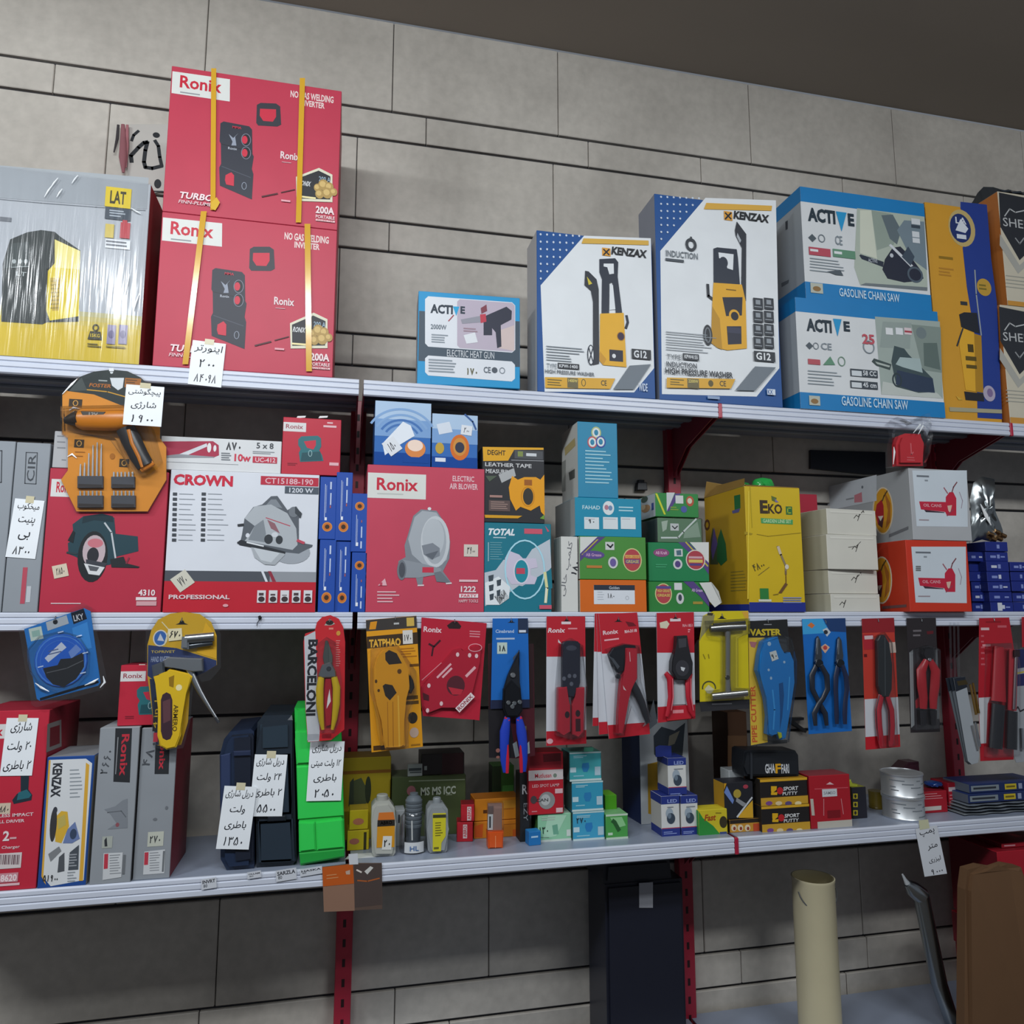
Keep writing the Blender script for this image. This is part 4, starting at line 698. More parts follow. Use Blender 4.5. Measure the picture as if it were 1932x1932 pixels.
t = carton('cable_tie_carton', 'tall cyan carton with a three ring emblem, topmost of its stack', 'carton', (820, 102), (1132, 400), z3+.001, FY+.016, depth=.15, key='#2a84a8', keys={'left': '#c2c3be', 'top': '#2a84a8'})
for x, y, c in ((965, 190, '#b0b87a'), (935, 265, '#b8505a'), (1000, 262, '#3a4a9a')): t.ring(c, x, y, 38, 46, 10); t.ring('#d5dcdc', x, y, 29, 36, 13); t.E('#2a84a8', x, y, 10, 14)
t.G('#9ccad8', 880, 330, 1090, 600, 10, .35)
t.put(t.left); t.P('#b0a070', [(720, 310), (800, 230), (805, 290), (725, 370)]); t.P('#5a5c58', [(752, 500), (800, 470), (800, 540), (760, 560)]); t.P('#8d8f8a', [(700, 420), (730, 400), (728, 640), (700, 650)]); t.done()
# ---- second grease stack
t = carton('grease_carton', 'lower green grease carton left of the yellow carton, with an open white flap', 'carton', (1372, 1345), (1840, 1450), SH2, FY+.01, depth=.17, key='#2f7d3a', keys={'top': '#2a6a34', 'left': '#2a6a34'}, group='green grease cartons')
t.E('#c7c88a', 1487, 1440, 66, 82); t.E('#b0444a', 1487, 1440, 58, 74); t.R('#5a4a8a', 1430, 1380, 1545, 1400); t.T('HIGH GREASE', '#d0b860', 1440, 1405, 1535, 1428, .015); t.T('GREASE', '#d0b860', 1438, 1440, 1538, 1462, .015); t.R('#d2d2d4', 1570, 1355, 1630, 1410); t.E('#c9cccb', 1615, 1475, 30, 44); t.E('#3a4450', 1615, 1470, 14, 26); t.P('#54427e', [(1640, 1345), (1720, 1345), (1840, 1470), (1840, 1540), (1760, 1450)]); t.T('AB Grease', '#c8b0d0', 1705, 1400, 1790, 1424); t.R('#a08a3a', 1715, 1500, 1790, 1520)
t.part('open_flap', None, 'white crumpled open flap'); t.slab('#cfd0cc', [(1760, 1355), (1850, 1350), (1905, 1420), (1930, 1510), (1880, 1545), (1840, 1500), (1800, 1420)], .003, .0015, 0); t.slab('#b9bab4', [(1850, 1350), (1905, 1420), (1930, 1510), (1895, 1440)], .006, .001, 0); t.done(); z1 = t.ztop
t = carton('grease_carton', 'middle green grease carton with emblem, left of the yellow carton', 'carton', (1368, 1040), (1838, 1180), z1+.001, FY+.012, depth=.17, key='#1f7d4c', keys={'top': '#2a6a34', 'left': '#2a6a34'}, group='green grease cartons')
t.P('#d2d4d0', [(1690, 1040), (1838, 1040), (1838, 1210), (1790, 1150)]); t.P('#54427e', [(1600, 1040), (1680, 1040), (1838, 1200), (1838, 1290), (1780, 1210)]); t.L('#b9b23a', [(1660, 1040), (1830, 1225)], 10); t.E('#8a4a78', 1470, 1122, 62, 32); t.T('AB Kraft', '#d8b0c8', 1425, 1110, 1515, 1134); t.R('#c9cccb', 1570, 1092, 1635, 1150); t.P('#4a6a7a', [(1585, 1105), (1622, 1100), (1625, 1140), (1590, 1142)]); t.E('#c9cccb', 1597, 1210, 36, 40); t.E('#54427e', 1597, 1210, 22, 26); t.E('#d0ccc0', 1735, 1178, 76, 80); t.E('#a8404a', 1735, 1178, 68, 72); t.R('#c8a0a8', 1682, 1150, 1788, 1166); t.R('#d0b860', 1682, 1175, 1790, 1198); t.R('#54427e', 1690, 1205, 1782, 1222); t.G('#3f9a6a', 1425, 1210, 1530, 1245, 2); t.done(); z2 = t.ztop
t = carton('grease_carton', 'green carton sealed in clear film, third up in the grease stack', 'carton', (1440, 850), (1782, 940), z2+.001, FY+.02, depth=.13, key='#5f7f62', keys={'top': '#6f8a70', 'left': '#48514e'}, group='green grease cartons')
t.R('#c9cccb', 1540, 895, 1605, 950); t.L(K_, [(1555, 915), (1575, 935), (1595, 915)], 8); t.P('#a8b8a8', [(1470, 880), (1520, 870), (1510, 940), (1480, 960)]); t.L('#cfd6d2', [(1740, 860), (1640, 960), (1600, 1005), (1470, 1005)], 12); t.P('#8aa08c', [(1650, 960), (1750, 880), (1775, 1000), (1640, 1010)])
t.part('clear_film', None, 'clear plastic film'); f = t.front; t.mb.box(t.o-f.U*.004+f.N*.004, f.U, f.V, f.N, t.u+.008, t.h+.002, t.depth+.004, 'f1|clear', .004); t.done(); z3 = t.ztop+.004
t = carton('grease_carton', 'white sided green carton on the top of the grease stack beside the yellow carton', 'carton', (1422, 655), (1758, 740), z3, FY+.024, depth=.16, key='#2f8040', keys={'top': '#c2c4c0', 'left': '#b5b8ba'}, group='green grease cartons')
t.P('#c2c6c8', [(1510, 655), (1575, 655), (1520, 790), (1512, 800)]); t.P('#54427e', [(1575, 665), (1620, 660), (1530, 800), (1512, 800)]); t.R('#c9cccb', 1580, 678, 1640, 740); t.E('#b0523a', 1692, 722, 30, 40); t.E('#c9c8b0', 1690, 720, 18, 22); t.E('#4a5a9a', 1645, 785, 24, 26); t.G('#7a9a3a', 1540, 765, 1610, 800, 2); t.P('#c2c832', [(1422, 662), (1438, 662), (1505, 825), (1490, 825)])
t.put(t.left); t.E('#4a5a4c', 1340, 710, 26, 24); t.E('#a8805a', 1350, 780, 34, 30); t.E('#c9b090', 1330, 770, 18, 20); t.R('#3a4a8a', 1395, 735, 1412, 790); t.done()
# ---- dented yellow carton
crop(1200, 850, .2588)
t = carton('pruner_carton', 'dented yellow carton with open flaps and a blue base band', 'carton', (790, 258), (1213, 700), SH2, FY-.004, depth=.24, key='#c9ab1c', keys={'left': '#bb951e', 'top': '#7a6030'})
strip(t, '#1f2f86', 0, .075); t.l = .0003; strip(t, '#1f2f86', 0, .06, face='left')
t.T('E', '#3a2c1a', 902, 362, 960, 460, .03); t.T('KO', '#3a2c1a', 962, 390, 1065, 462, .02); t.R('#2c6a3a', 1092, 408, 1138, 468); t.L('#a9b82c', [(1128, 420), (1105, 420), (1105, 455), (1128, 455)], 6); t.P('#5a6a2a', [(985, 330), (1025, 345), (1015, 375), (990, 365)]); t.P('#7a6aa0', [(1010, 350), (1040, 378), (1015, 378)]); t.P('#4a9a5a', [(908, 492), (1142, 505), (1142, 540), (912, 530)]); t.T('GARDEN LINE SET', '#b9d0a0', 925, 502, 1130, 528)
t.P('#a08818', [(790, 590), (850, 605), (840, 615), (790, 612)]); t.L('#b09a18', [(830, 260), (845, 560)], 5); t.L('#9a8416', [(880, 610), (960, 625), (1200, 600)], 4); t.L('#dcc23c', [(820, 300), (815, 1080)], 8)
t.T('۴۸۰۰', '#4a4426', 850, 815, 935, 870, .01, 0, 20); t.L('#5a5030', [(890, 910), (970, 850)], 3); t.L('#8a7a60', [(1030, 700), (1055, 760), (1090, 840), (1090, 900)], 14); t.L('#c8b8a0', [(1035, 705), (1050, 750)], 20); t.E('#d0c8b8', 1098, 848, 14, 18); t.L('#6a4a20', [(1090, 880), (1092, 970)], 6); t.P('#6a4a2a', [(1085, 965), (1105, 975), (1060, 1040), (1035, 1040)]); t.L('#8a7420', [(1000, 1052), (1035, 1046)], 6)
t.R('#2c7a3a', 902, 1005, 965, 1085); t.R('#d0d2c0', 892, 1085, 985, 1102); t.G('#7a86b8', 1070, 1070, 1205, 1120, 3, .5)
t.put(t.left); t.T('O', '#5a3c1c', 498, 500, 540, 585, .03); t.P('#1f6a3a', [(715, 330), (760, 320), (762, 420), (720, 440)]); t.P('#5a5a8a', [(700, 440), (760, 420), (750, 450), (705, 460)]); t.P('#4a5a3a', [(560, 560), (590, 640), (600, 830), (540, 830), (545, 650)]); t.P('#1f6a3a', [(620, 570), (655, 680), (665, 800), (620, 840), (590, 800), (595, 650)]); t.P('#6a5aa0', [(570, 560), (595, 680), (560, 800), (548, 720)]); t.G('#8a7a30', 690, 880, 830, 1040, 7, .25)
f = t.front
for nm, pts, tilt in (('back_flap', [(0, t.depth), (t.u, t.depth)], 1), ('front_flap', None, 0), ('side_flap', None, 2)):
    t.part(nm, None, 'bent brown carton flap'); o = t.o+Z*t.h
    if nm == 'back_flap': q = [o-f.N*t.depth, o-f.N*t.depth+X*t.u, o-f.N*(t.depth-.01)+X*(t.u*.96)+Z*.03, o-f.N*(t.depth-.012)+X*(t.u*.02)+Z*.05]
    elif nm == 'front_flap': q = [o+X*.004, o+X*(t.u-.004), o+X*(t.u*.86)-f.N*.09+Z*.006, o+X*(t.u*.15)-f.N*.10+Z*.022]
    else: q = [o, o-f.N*t.depth, o-f.N*(t.depth*.9)+X*.03+Z*.035, o-f.N*(t.depth*.2)+X*.03+Z*.03]
    d = Z*.0015; t.mb.add(q+[p+d for p in q], [[0, 1, 2, 3], [7, 6, 5, 4], [0, 4, 5, 1], [1, 5, 6, 2], [2, 6, 7, 3], [3, 7, 4, 0]], '#8d6f38')
t.done(); ze = t.ztop; oe, ue = t.o, t.u
def blob(name, lab, cat, c, r, key, group=None, sq=(1, 1, 1)):
    t = Thing(name, lab, cat, group); b = bmesh.new(); bmesh.ops.create_icosphere(b, subdivisions=3, radius=1)
    rr = random.Random(int(c.x*1000)); ph = [rr.uniform(0, 6) for _ in range(6)]
    for v in b.verts:
        k = 1+.09*math.sin(5*v.co.x+ph[0])*math.cos(6*v.co.z+ph[1])+.06*math.sin(11*v.co.x+ph[2]+7*v.co.z)
        v.co = c+V((v.co.x*r*k*sq[0], v.co.y*r*k*sq[1], v.co.z*r*k*sq[2]))
    t.mb.bm(b, key, True); return t
p = atY(920, 205, FY+.13); blob('plastic_bag', 'bright green plastic bag bulging from the top of the yellow carton', 'bag', V((p.x, p.y, ze+.028)), .028, '#2fa04a|gloss', None, (1.2, 1, .85)).done()
p = atY(655, 232, FY+.2); blob('plastic_bag', 'green plastic bag behind the left edge of the yellow carton', 'bag', V((p.x+.05, p.y-.012, ze+.026)), .026, '#2f8a44|gloss', None, (1.0, 1, .85)).done()
t = carton('small_carton', 'small red carton wedged behind the dented yellow carton', 'carton', (1170, 315), (1322, 380), SH2, .18, depth=.1, key='#9c1f34', keys={'left': '#8a1c30'}); t.done()
# ---- plain white cartons, stacked askew
crop(1480, 760, .2340)
zp = SH2; specs = [('lowest plain white carton of the skewed stack beside the orange oil can carton', 372, 1540, 770, 1.0, 5, .01), ('second plain white carton up in the skewed stack of four', 352, 1345, 748, 1.0, 7, .016), ('third plain white carton up in the skewed stack of four', 338, 1060, 745, 1.0, 3, .008), ('topmost plain white carton of the skewed stack of four', 338, 850, 735, 1.0, 6, .012)]
for i, (lab, x, y, xr, k, yw, Y_) in enumerate(specs):
    topz = atY(x, y, Y_).z
    t = carton('plain_carton', lab, 'carton', (x, y), (xr, y+60), zp, Y_, depth=.135, key='#cdcbc1', keys={'left': '#bdbba8', 'top': '#c6c4ba'}, yaw=yw, group='plain white cartons', top=topz)
    s_ = [(505, 1600), (540, 1400), (545, 1150), (560, 900)][i]; x0, y0 = s_
    if i == 0: x0, y0 = 445, 1600
    t.L('#4a4844', [(x0, y0+30), (x0+20, y0+5), (x0+35, y0+20), (x0+50, y0-10), (x0+30, y0+50)], 5)
    if i in (1, 3): t.L('#4a4844', [(x0+50, y0), (x0+75, y0-30), (x0+80, y0-15)], 6)
    if i == 2: t.L('#4a4844', [(x0-30, y0+15), (x0+30, y0+8), (x0+70, y0-30)], 4)
    t.part('tuck_flap', None, None); f = t.front
    t.mb.add([f.at(.01, t.h, -.0005), f.at(t.u-.01, t.h, -.0005), f.at(t.u-.012, t.h-.012, .0006), f.at(.012, t.h-.012, .0006)], [[0, 1, 2, 3][::-1]], '#d2d0c6')
    t.done(); zp = t.ztop+.001
# ---- oil can cartons
def oilcan(lab, tl, r, z0, key, side, bar):
    t = carton('oil_can_carton', lab, 'carton', tl, r, z0, -.03, depth=.33, key=key, keys={'left': side, 'top': '#8a8a88'}, group='oil can cartons')
    return t
def oilart(t, dx, dy):
    q = lambda p: [(dx+a, dy+b) for a, b in p]
    t.P('#c3ccd4', q([(1030, 545), (1470, 545), (1478, 1000), (1065, 995)]))
    t.P('#b8243c', q([(1085, 795), (1300, 800), (1300, 760), (1330, 720), (1360, 720), (1385, 770), (1385, 910), (1310, 910), (1295, 880), (1100, 860)])); t.P('#3c2c38', q([(1125, 862), (1290, 882), (1290, 888), (1140, 882)])); t.L('#7a4a50', q([(1350, 720), (1362, 680), (1390, 640)]), 9); t.L('#9a5a64', q([(1315, 730), (1285, 685)]), 9); t.L('#9a8a98', q([(1410, 720), (1435, 790), (1425, 850)]), 5); t.T('OIL CANS', '#d8a0a8', dx+1120, dy+815, dx+1265, dy+840); t.P('#d0b0a0', q([(1312, 830), (1350, 825), (1335, 890), (1320, 870)])); t.L('#9a3a50', q([(1310, 910), (1360, 860)]), 8); t.G('#6a7078', dx+1065, dy+585, dx+1200, dy+612, 1); t.G('#9a8a90', dx+1085, dy+940, dx+1210, dy+955, 1, .6); t.R('#8a9098', dx+1130, dy+620, dx+1155, dy+632)
t = oilcan('orange oil can carton under the grey one on the middle shelf', (975, 1105), (1492, 1400), SH2, '#c23420', '#b8361f', 0)
oilart(t, -8, 615); t.G('#6a6a6a', 1058, 1315, 1115, 1360, 3, .7)
def sideart(t, cx, cy, full):
    t.put(t.left); n = 26
    L_ = lambda rx, ry: [(cx+rx*math.cos(6.283*i/n), cy+ry*math.sin(6.283*i/n)) for i in range(n)]
    t.P('#d6c8b0', L_(84, 192)); t.P('#d09628', L_(74, 180)); t.P('#a8682a', [(cx+10, cy-160), (cx+60, cy-60), (cx+60, cy+90), (cx+20, cy+150), (cx+40, cy)])
    t.P('#a8242c', [(cx-50, cy-50), (cx-10, cy-90), (cx+5, cy-40), (cx+8, cy+60), (cx-5, cy+140), (cx-40, cy+110), (cx-62, cy+20)]); t.P('#4a2a30', [(cx-35, cy+60), (cx+5, cy+60), (cx-5, cy+140), (cx-35, cy+115)]); t.P('#d2c8c0', [(cx-40, cy+45), (cx+4, cy+40), (cx-18, cy+85)]); t.L('#5a4a2a', [(cx-5, cy-80), (cx+10, cy-120), (cx+35, cy-160)], 9)
sideart(t, 785, 1430, 0); t.P('#6a4a48', [(790, 1640), (985, 1625), (985, 1648), (790, 1662)]); t.done(); zo = t.ztop
t = oilcan('grey oil can carton with a picture label, resting on the orange one', (1000, 525), (1490, 800), zo+.001, '#a7a9ac', '#a3a7aa', 0)
oilart(t, 0, 0); sideart(t, 795, 870, 1); t.P('#6f7276', [(845, 1060), (1000, 995), (1000, 1020), (845, 1085)]); t.P('#c0c6cc', [(300, 690), (745, 580), (745, 790), (400, 860), (300, 850)]); t.P('#c07a84', [(565, 745), (625, 720), (630, 800), (565, 805)]); t.L('#8a8f94', [(500, 780), (560, 768)], 8); t.E('#6a7078', 630, 680, 8, 12); t.done(); zo = t.ztop
# ---- red gloves in a clear bag on the grey carton
t = Thing('bagged_gloves', 'red packet inside a clear plastic bag on top of the grey oil can carton', 'bag', empty=True); f = Face((0, -.024, zo), X, Z); t.put(f)
t.part('red_packet', None, 'red packet'); t.slab('#c0242e', [(890, 505), (885, 330), (910, 265), (960, 245), (1085, 250), (1095, 330), (1105, 505)], -.010, .024, .008); t.L('#d86a70', [(990, 330), (995, 420), (1010, 400)], 8); t.G('#d86a70', 960, 440, 1050, 480, 2, .3)
t.part('clear_bag', None, 'clear plastic bag'); t.slab('f2|clear', [(835, 512), (845, 380), (870, 250), (850, 150), (890, 115), (960, 140), (1010, 170), (1060, 120), (1150, 80), (1165, 180), (1130, 260), (1110, 400), (1125, 512)], -.013, .034, .010, smooth=True)
for a in ([(840, 500), (850, 400), (845, 360)], [(1040, 260), (1080, 190), (1100, 220)], [(1000, 250), (1060, 180)]): t.rod('#e8ecee|film', a, [2, 8, 2], .019, .4, 6)  # pale strokes paint the sheen along the bag's creases
lo = min(p.z for q in t.parts for p in q[1].v)
for q in t.parts:
    for p in q[1].v: p.z += zo+.001-lo
t.done()
# ---- dark blue cartons at the right end
rr = random.Random(11); cols = [(1502, 1640), (1645, 1832), (1836, 1990)]; ordn = ['lowest', 'second', 'third', 'fourth', 'fifth', 'sixth', 'seventh']; cn = ['column next to the orange oil can carton', 'middle column below the foil bag', 'column at the right frame edge']
tops = []
for ci, (xa, xb) in enumerate(cols):
    z0 = SH2
    for k in range([6, 7, 5][ci]):
        dx = rr.uniform(-6, 6); h = .0295+rr.uniform(-.001, .002); Y = .012+rr.uniform(0, .014)+(.02 if ci == 0 else 0)
        t = carton('blade_carton', '%s dark blue carton in the %s' % (ordn[k], cn[ci]), 'carton', (xa+dx+3, 1500), (xb+dx-3, 1500), z0, Y, depth=.1, key='#1b2a7a', keys={'top': '#16225e', 'left': '#16225e'}, group='dark blue cartons', top=z0+h)
        u, hh = t.u, t.h
        for a, b, c, d in ((.2, .45, .35, .6), (.5, .62, .3, .7), (.66, .85, .4, .55)):
            if rr.random() < .8: t.raw('#7f8cc4' if rr.random() < .7 else '#c2c6d4', [(u*a, hh*c), (u*b, hh*c), (u*b, hh*d), (u*a, hh*d)])
        if ci == 1 and k == 0: t.raw('#c6cad2', [(u*.3, hh*.1), (u*.5, hh*.1), (u*.5, hh*.95), (u*.3, hh*.95)])
        t.done(); z0 = t.ztop+.0008
    tops.append(z0)
# ---- foil bag of bolts standing on them
t = Thing('foil_bag', 'crumpled silver foil bag of bolts leaning on the wall of dark blue cartons', 'bag', empty=True); f = Face((0, .075, 0), X, Z); t.put(f)
t.part('foil'); q = [(1500, 860), (1530, 720), (1600, 670), (1700, 690), (1690, 830), (1700, 960), (1770, 1130), (1700, 1205), (1600, 1180), (1520, 1205), (1500, 1100), (1510, 980)]
def pillow(t, pts, key, th, n=14, amp=.006, seed=1, off=0.0):
    f = t.face; uv = [f.uv(*p) for p in pts]; cx = sum(p[0] for p in uv)/len(uv); cy = sum(p[1] for p in uv)/len(uv); rr = random.Random(seed)
    ring = []
    for i in range(len(uv)):
        a, b = uv[i], uv[(i+1) % len(uv)]
        for k in range(3): ring.append((a[0]+(b[0]-a[0])*k/3, a[1]+(b[1]-a[1])*k/3))
    N = len(ring); vs_ = []; R_ = 6
    for s_ in (1, -1):
        for j in range(R_):
            k = 1-j/R_
            for i, (u, v) in enumerate(ring):
                h = th*math.sqrt(max(0, 1-k**2.2))*(1 if s_ > 0 else .6); c = amp*rr.uniform(-1, 1)*(1-k**4)
                vs_.append(f.at(cx+(u-cx)*k, cy+(v-cy)*k, off+s_*h+c))
    fs = []
    for s_ in range(2):
        o = s_*R_*N
        for j in range(R_-1):
            for i in range(N):
                q = [o+j*N+i, o+j*N+(i+1) % N, o+(j+1)*N+(i+1) % N, o+(j+1)*N+i]; fs.append(q if s_ == 0 else q[::-1])
        c = [o+(R_-1)*N+i for i in range(N)]; fs.append(c if s_ == 0 else c[::-1])
    for i in range(N): fs.append([i, R_*N+i, R_*N+(i+1) % N, (i+1) % N])
    t.mb.add(vs_, fs, key, False)
pillow(t, q, '#9aa0a2|metal', .016, amp=.005, seed=3)
t.rod('#eef0f0|film', [(1545, 900), (1590, 990), (1630, 1070)], [3, 16, 3], .02, .4, 8)  # bright streak is a highlight painted on the foil
t.part('bolt', None, 'brass coloured bolts')
for x, y in ((1640, 1140), (1690, 1120), (1740, 1150), (1660, 1180), (1710, 1175)): t.rod('#a9825a|metal', [(x-18, y-8), (x+20, y+8)], 15, .012)
lo = min(p.z for q in t.parts for p in q[1].v)
for q in t.parts:
    for p in q[1].v: p.z += tops[1]+.001-lo
t.done()
# ---- things on the wall between the top two shelves
crop(1180, 760, .269)
t = Thing('wall_panel', 'dark blank panel fixed to the stone wall below the chainsaw cartons', 'panel'); f = Face((0, WALL-.012, 0), X, Z); t.put(f); t.slab('#1e222c|plas', [(1300, 330), (1825, 345), (1830, 500), (1690, 500), (1300, 460)], -.0125, .012, .001); t.done()
t = Thing('wall_clip', 'small black clip on the wall left of the red shelf post', 'clip'); t.put(f); t.slab('#22242a|plas', [(80, 560), (145, 560), (150, 615), (75, 615)], -.0125, .02, .002); t.slab('#22242a|plas', [(90, 540), (135, 540), (135, 570), (90, 570)], -.0125, .012, .002); t.done()
# ---- drill set pack hanging over the top shelf edge
crop(0, 690, .2536)
t = Thing('drill_set_pack', 'hanging orange cordless screwdriver set pack with bits and a price tag', 'tool pack', empty=True); f = Face((0, -.0075, 0), X, Z); t.put(f)
CO = [(465, 220), (520, 150), (600, 82), (700, 45), (830, 30), (950, 42), (1050, 90), (1130, 170), (1190, 250), (1190, 540), (1238, 605), (1238, 850), (1100, 1085), (570, 1085), (455, 850), (508, 780), (508, 540), (465, 500)]
t.part('card', None, 'orange and black printed card'); t.slab('#e6962a', CO, 0, .0015, .0004)
t.P('#26302f', [(500, 178), (600, 82), (700, 45), (830, 30), (950, 42), (1050, 90), (1130, 170), (1180, 235), (1180, 330), (950, 315), (700, 215), (505, 190)]); t.P('#4a5250', [(545, 150), (610, 90), (650, 185), (520, 190)]); t.L('#d8a02a', [(650, 180), (800, 195), (960, 240)], 9); t.T('FOSTER', '#c8721c', 668, 135, 830, 163, .015, .2); t.R('#b06a1e', 930, 95, 1050, 165); t.G('#6a4416', 940, 105, 1040, 158, 3); t.R('#aab0ae', 735, 108, 800, 118); t.E('#dfe4e4', 832, 50, 12, 12); t.P('#e4e8ea', [(820, 92), (925, 92), (915, 165), (880, 185), (835, 150)])  # last, white patch near the top is lamp glare painted on the card
for x, y, w in ((515, 250, 98), (555, 550, 72), (890, 695, 72)): t.R('#3a2a16', x, y, x+w, y+60); t.ring('#d8a04a', x+w/2, y+30, 20, 22, 6)
t.G('#b06c14', 790, 430, 900, 450, 1); t.E('#b06c14', 838, 675, 20, 22); t.G('#a86a18', 560, 640, 640, 700, 2, .2)
t.part('drill_body', None, 'orange power screwdriver'); t.rod('#cf7d1a|plas', [(600, 410), (640, 415), (800, 418), (960, 415), (1010, 420)], [70, 88, 92, 92, 70], .02, .7, 14); t.slab('#4a4640|plas', [(640, 368), (820, 372), (800, 412), (655, 408)], .033, .004, .001); t.T('12V', '#b0aca4', 700, 378, 765, 402)
t.part('chuck', 'drill_body', 'black chuck'); t.rod('#2b221c|plas', [(500, 425), (540, 420), (600, 410)], [22, 46, 72], .02, .8, 12)
t.part('handle', 'drill_body', 'black and orange handle'); t.rod('#2c2b2c|plas', [(950, 480), (990, 560), (1050, 680), (1100, 760)], [70, 76, 72, 66], .02, .6, 12); t.rod('#c8761c|plas', [(985, 500), (1010, 600), (1060, 700), (1085, 775)], [14, 14, 14, 10], .034, .5, 8); t.rod('#d07a1c|plas', [(1065, 790), (1160, 735)], [22, 22], .022, .6, 8)
for i, (x0, y0, x1, y1) in enumerate(((585, 825, 775, 915), (835, 830, 1010, 915), (585, 970, 775, 1060), (835, 970, 1015, 1060))):
    t.part('bit_holder', None, 'dark grey bit holder'); t.slab('#44464c|plas', [(x0, y0), (x1, y0), (x1, y1), (x0, y1)], .0015, .008, .001); t.R('#2e2a2a', x0+8, y1-28, x1-8, y1-6)
    t.part('bit', 'bit_holder', 'steel bits'); n = 6
    for k in range(n):
        x = x0+18+(x1-x0-36)*k/(n-1); hh = [200, 100, 170, 230, 250, 240][k] if i == 0 else 36
        if i == 0 and k == 0: hh = 90
        t.rod('#c8ccd0|metal', [(x, y0), (x+(3 if i == 0 else 0), y0-hh)], [9, 5] if i == 0 else [8, 7], .0055, .8, 8)
t.part('blister', None, 'clear plastic blister'); c = [(x+(x-840)*.03, y+(y-560)*.02) for x, y in CO]; t.slab('f3|clear', c, .0022, .0008, 0); t.slab('f3|clear', [(490, 330), (950, 320), (1150, 480), (1215, 720), (1120, 830), (1000, 820), (880, 560), (500, 540)], .003, .04, .008, smooth=True)
for a in ([(468, 215), (540, 140), (580, 100)], [(1120, 135), (1085, 165)], [(520, 335), (550, 315), (600, 325)], [(505, 680), (540, 660), (575, 690)]): t.rod('#f0f2f4|film', a, [2, 9, 2], .004 if a[0][0] < 600 or a[0][0] > 1000 else .03, .4, 6)  # whitish strokes are reflections on the plastic, put in as colour
t.put(f); t.tag(968, 190, 1246, 480, ['پیچگوشتی', 'شارژی', '۱۹۰۰'], -1, off=.046); t.parts[-1][0] = 'price_tag'
t.part('hook', None, 'white plastic hook'); t.slab('#d8dce0|plas', [(815, 44), (850, 44), (850, 20), (815, 20)], .0005, .003, 0)
t.done()
# ================================================================ lower shelf
def px(x, y): return CR[0]+CR[2]*x, CR[1]+CR[2]*y
def pxy(x, yb, z=SH3): return atZ(x, yb, z)
def stand(t, key, pts, depth, bev, z0=SH3, shift=0.0):           # thick body whose lowest point rests on z0
    f = t.face; q = [f.uv(*p) for p in pts]; lo = min(v for u, v in q)
    q = [(u, max(v, 0)) for u, v in [(u, v-lo if v-lo < .012 else v) for u, v in q]]
    return t.slab(key, q, -depth, depth, bev, uv=True)
def tool_print(t, body, dark): pass
crop(0, 1130, .2898)
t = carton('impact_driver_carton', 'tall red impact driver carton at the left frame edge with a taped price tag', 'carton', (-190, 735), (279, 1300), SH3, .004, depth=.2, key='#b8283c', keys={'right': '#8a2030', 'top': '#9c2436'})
t.R('#d2d0d0', -190, 818, 40, 912); t.T('Ronix', '#bf2238', -170, 835, 20, 895, .016)
t.P('#22303a', [(135, 1140), (190, 1150), (185, 1240), (210, 1275), (205, 1310), (90, 1335), (80, 1310), (110, 1270), (135, 1255)]); t.P('#2a6470', [(120, 1260), (175, 1240), (205, 1275), (190, 1295), (110, 1310)]); t.R('#c9b9a4', -60, 1330, 68, 1400); t.T('۸۸۰', '#2c2c30', -5, 1345, 58, 1390, .02, .3)
t.T('CORDLESS IMPACT', '#dfc4c8', -120, 1398, 218, 1420, .015); t.T('DRILL DRIVER', '#dfc4c8', -60, 1438, 160, 1458, .015); t.T('2', '#dfd0d2', 20, 1510, 62, 1575, .02); t.G('#d0a4aa', 65, 1550, 135, 1570, 1, .6); t.T('Charger', '#dfc4c8', 12, 1605, 130, 1630, .01); t.R('#cfc4c4', -60, 1655, 140, 1755)
for i in range(16): t.R('#5c4048', -50+i*11.5, 1665, -46+i*11.5+(i*7 % 5), 1728); t.l -= .00006
t.R('#c58a94', -60, 1785, 118, 1845); t.T('8620', '#e4d4d6', 5, 1792, 110, 1838, .02); t.R('#d8b4ba', -60, 1852, 128, 1868)
t.put(t.right); t.P('#8f8a8a', [(308, 815), (398, 785), (400, 960), (300, 1000)]); t.P('#7a2430', [(325, 840), (388, 820), (388, 940), (322, 965)])
t.put(t.front); t.tag(24, 775, 232, 1148, ['شارژی', '۲۰ ولت', '۲ باطری'], -2); t.done()
t = carton('jigsaw_carton', 'upright white and blue carton between the tall red carton and a grey one', 'carton', (308, 1030), (590, 1400), SH3, .002, depth=.14, key='#1f478c', keys={'top': '#8a8c90', 'right': '#9a968c', 'left': '#1f478c'})
t.P('#d2d5d8', [(322, 1048), (560, 1040), (600, 1070), (545, 1830), (330, 1870), (272, 1800)]); t.P('#d2a23c', [(560, 1065), (582, 1080), (540, 1835), (515, 1835)]); t.P('#d2a23c', [(318, 1050), (330, 1050), (283, 1800), (300, 1860), (288, 1845), (270, 1805)]); t.T('KENZAX', '#33363c', 338, 1070, 400, 1290, .03, 0, -90)
t.G('#8d949a', 455, 1110, 540, 1310, 8, .3); t.P('#d0a83a', [(362, 1420), (400, 1380), (440, 1385), (450, 1480), (400, 1590), (360, 1580)]); t.E('#3a3a3c', 348, 1470, 22, 110); t.P('#b9a85a', [(375, 1430), (425, 1400), (430, 1470), (380, 1500)]); t.E('#3a3c44', 360, 1375, 14, 22); t.P('#6a7ca8', [(440, 1500), (490, 1450), (520, 1560), (470, 1590), (410, 1590)]); t.E('#39485f', 478, 1530, 22, 34)
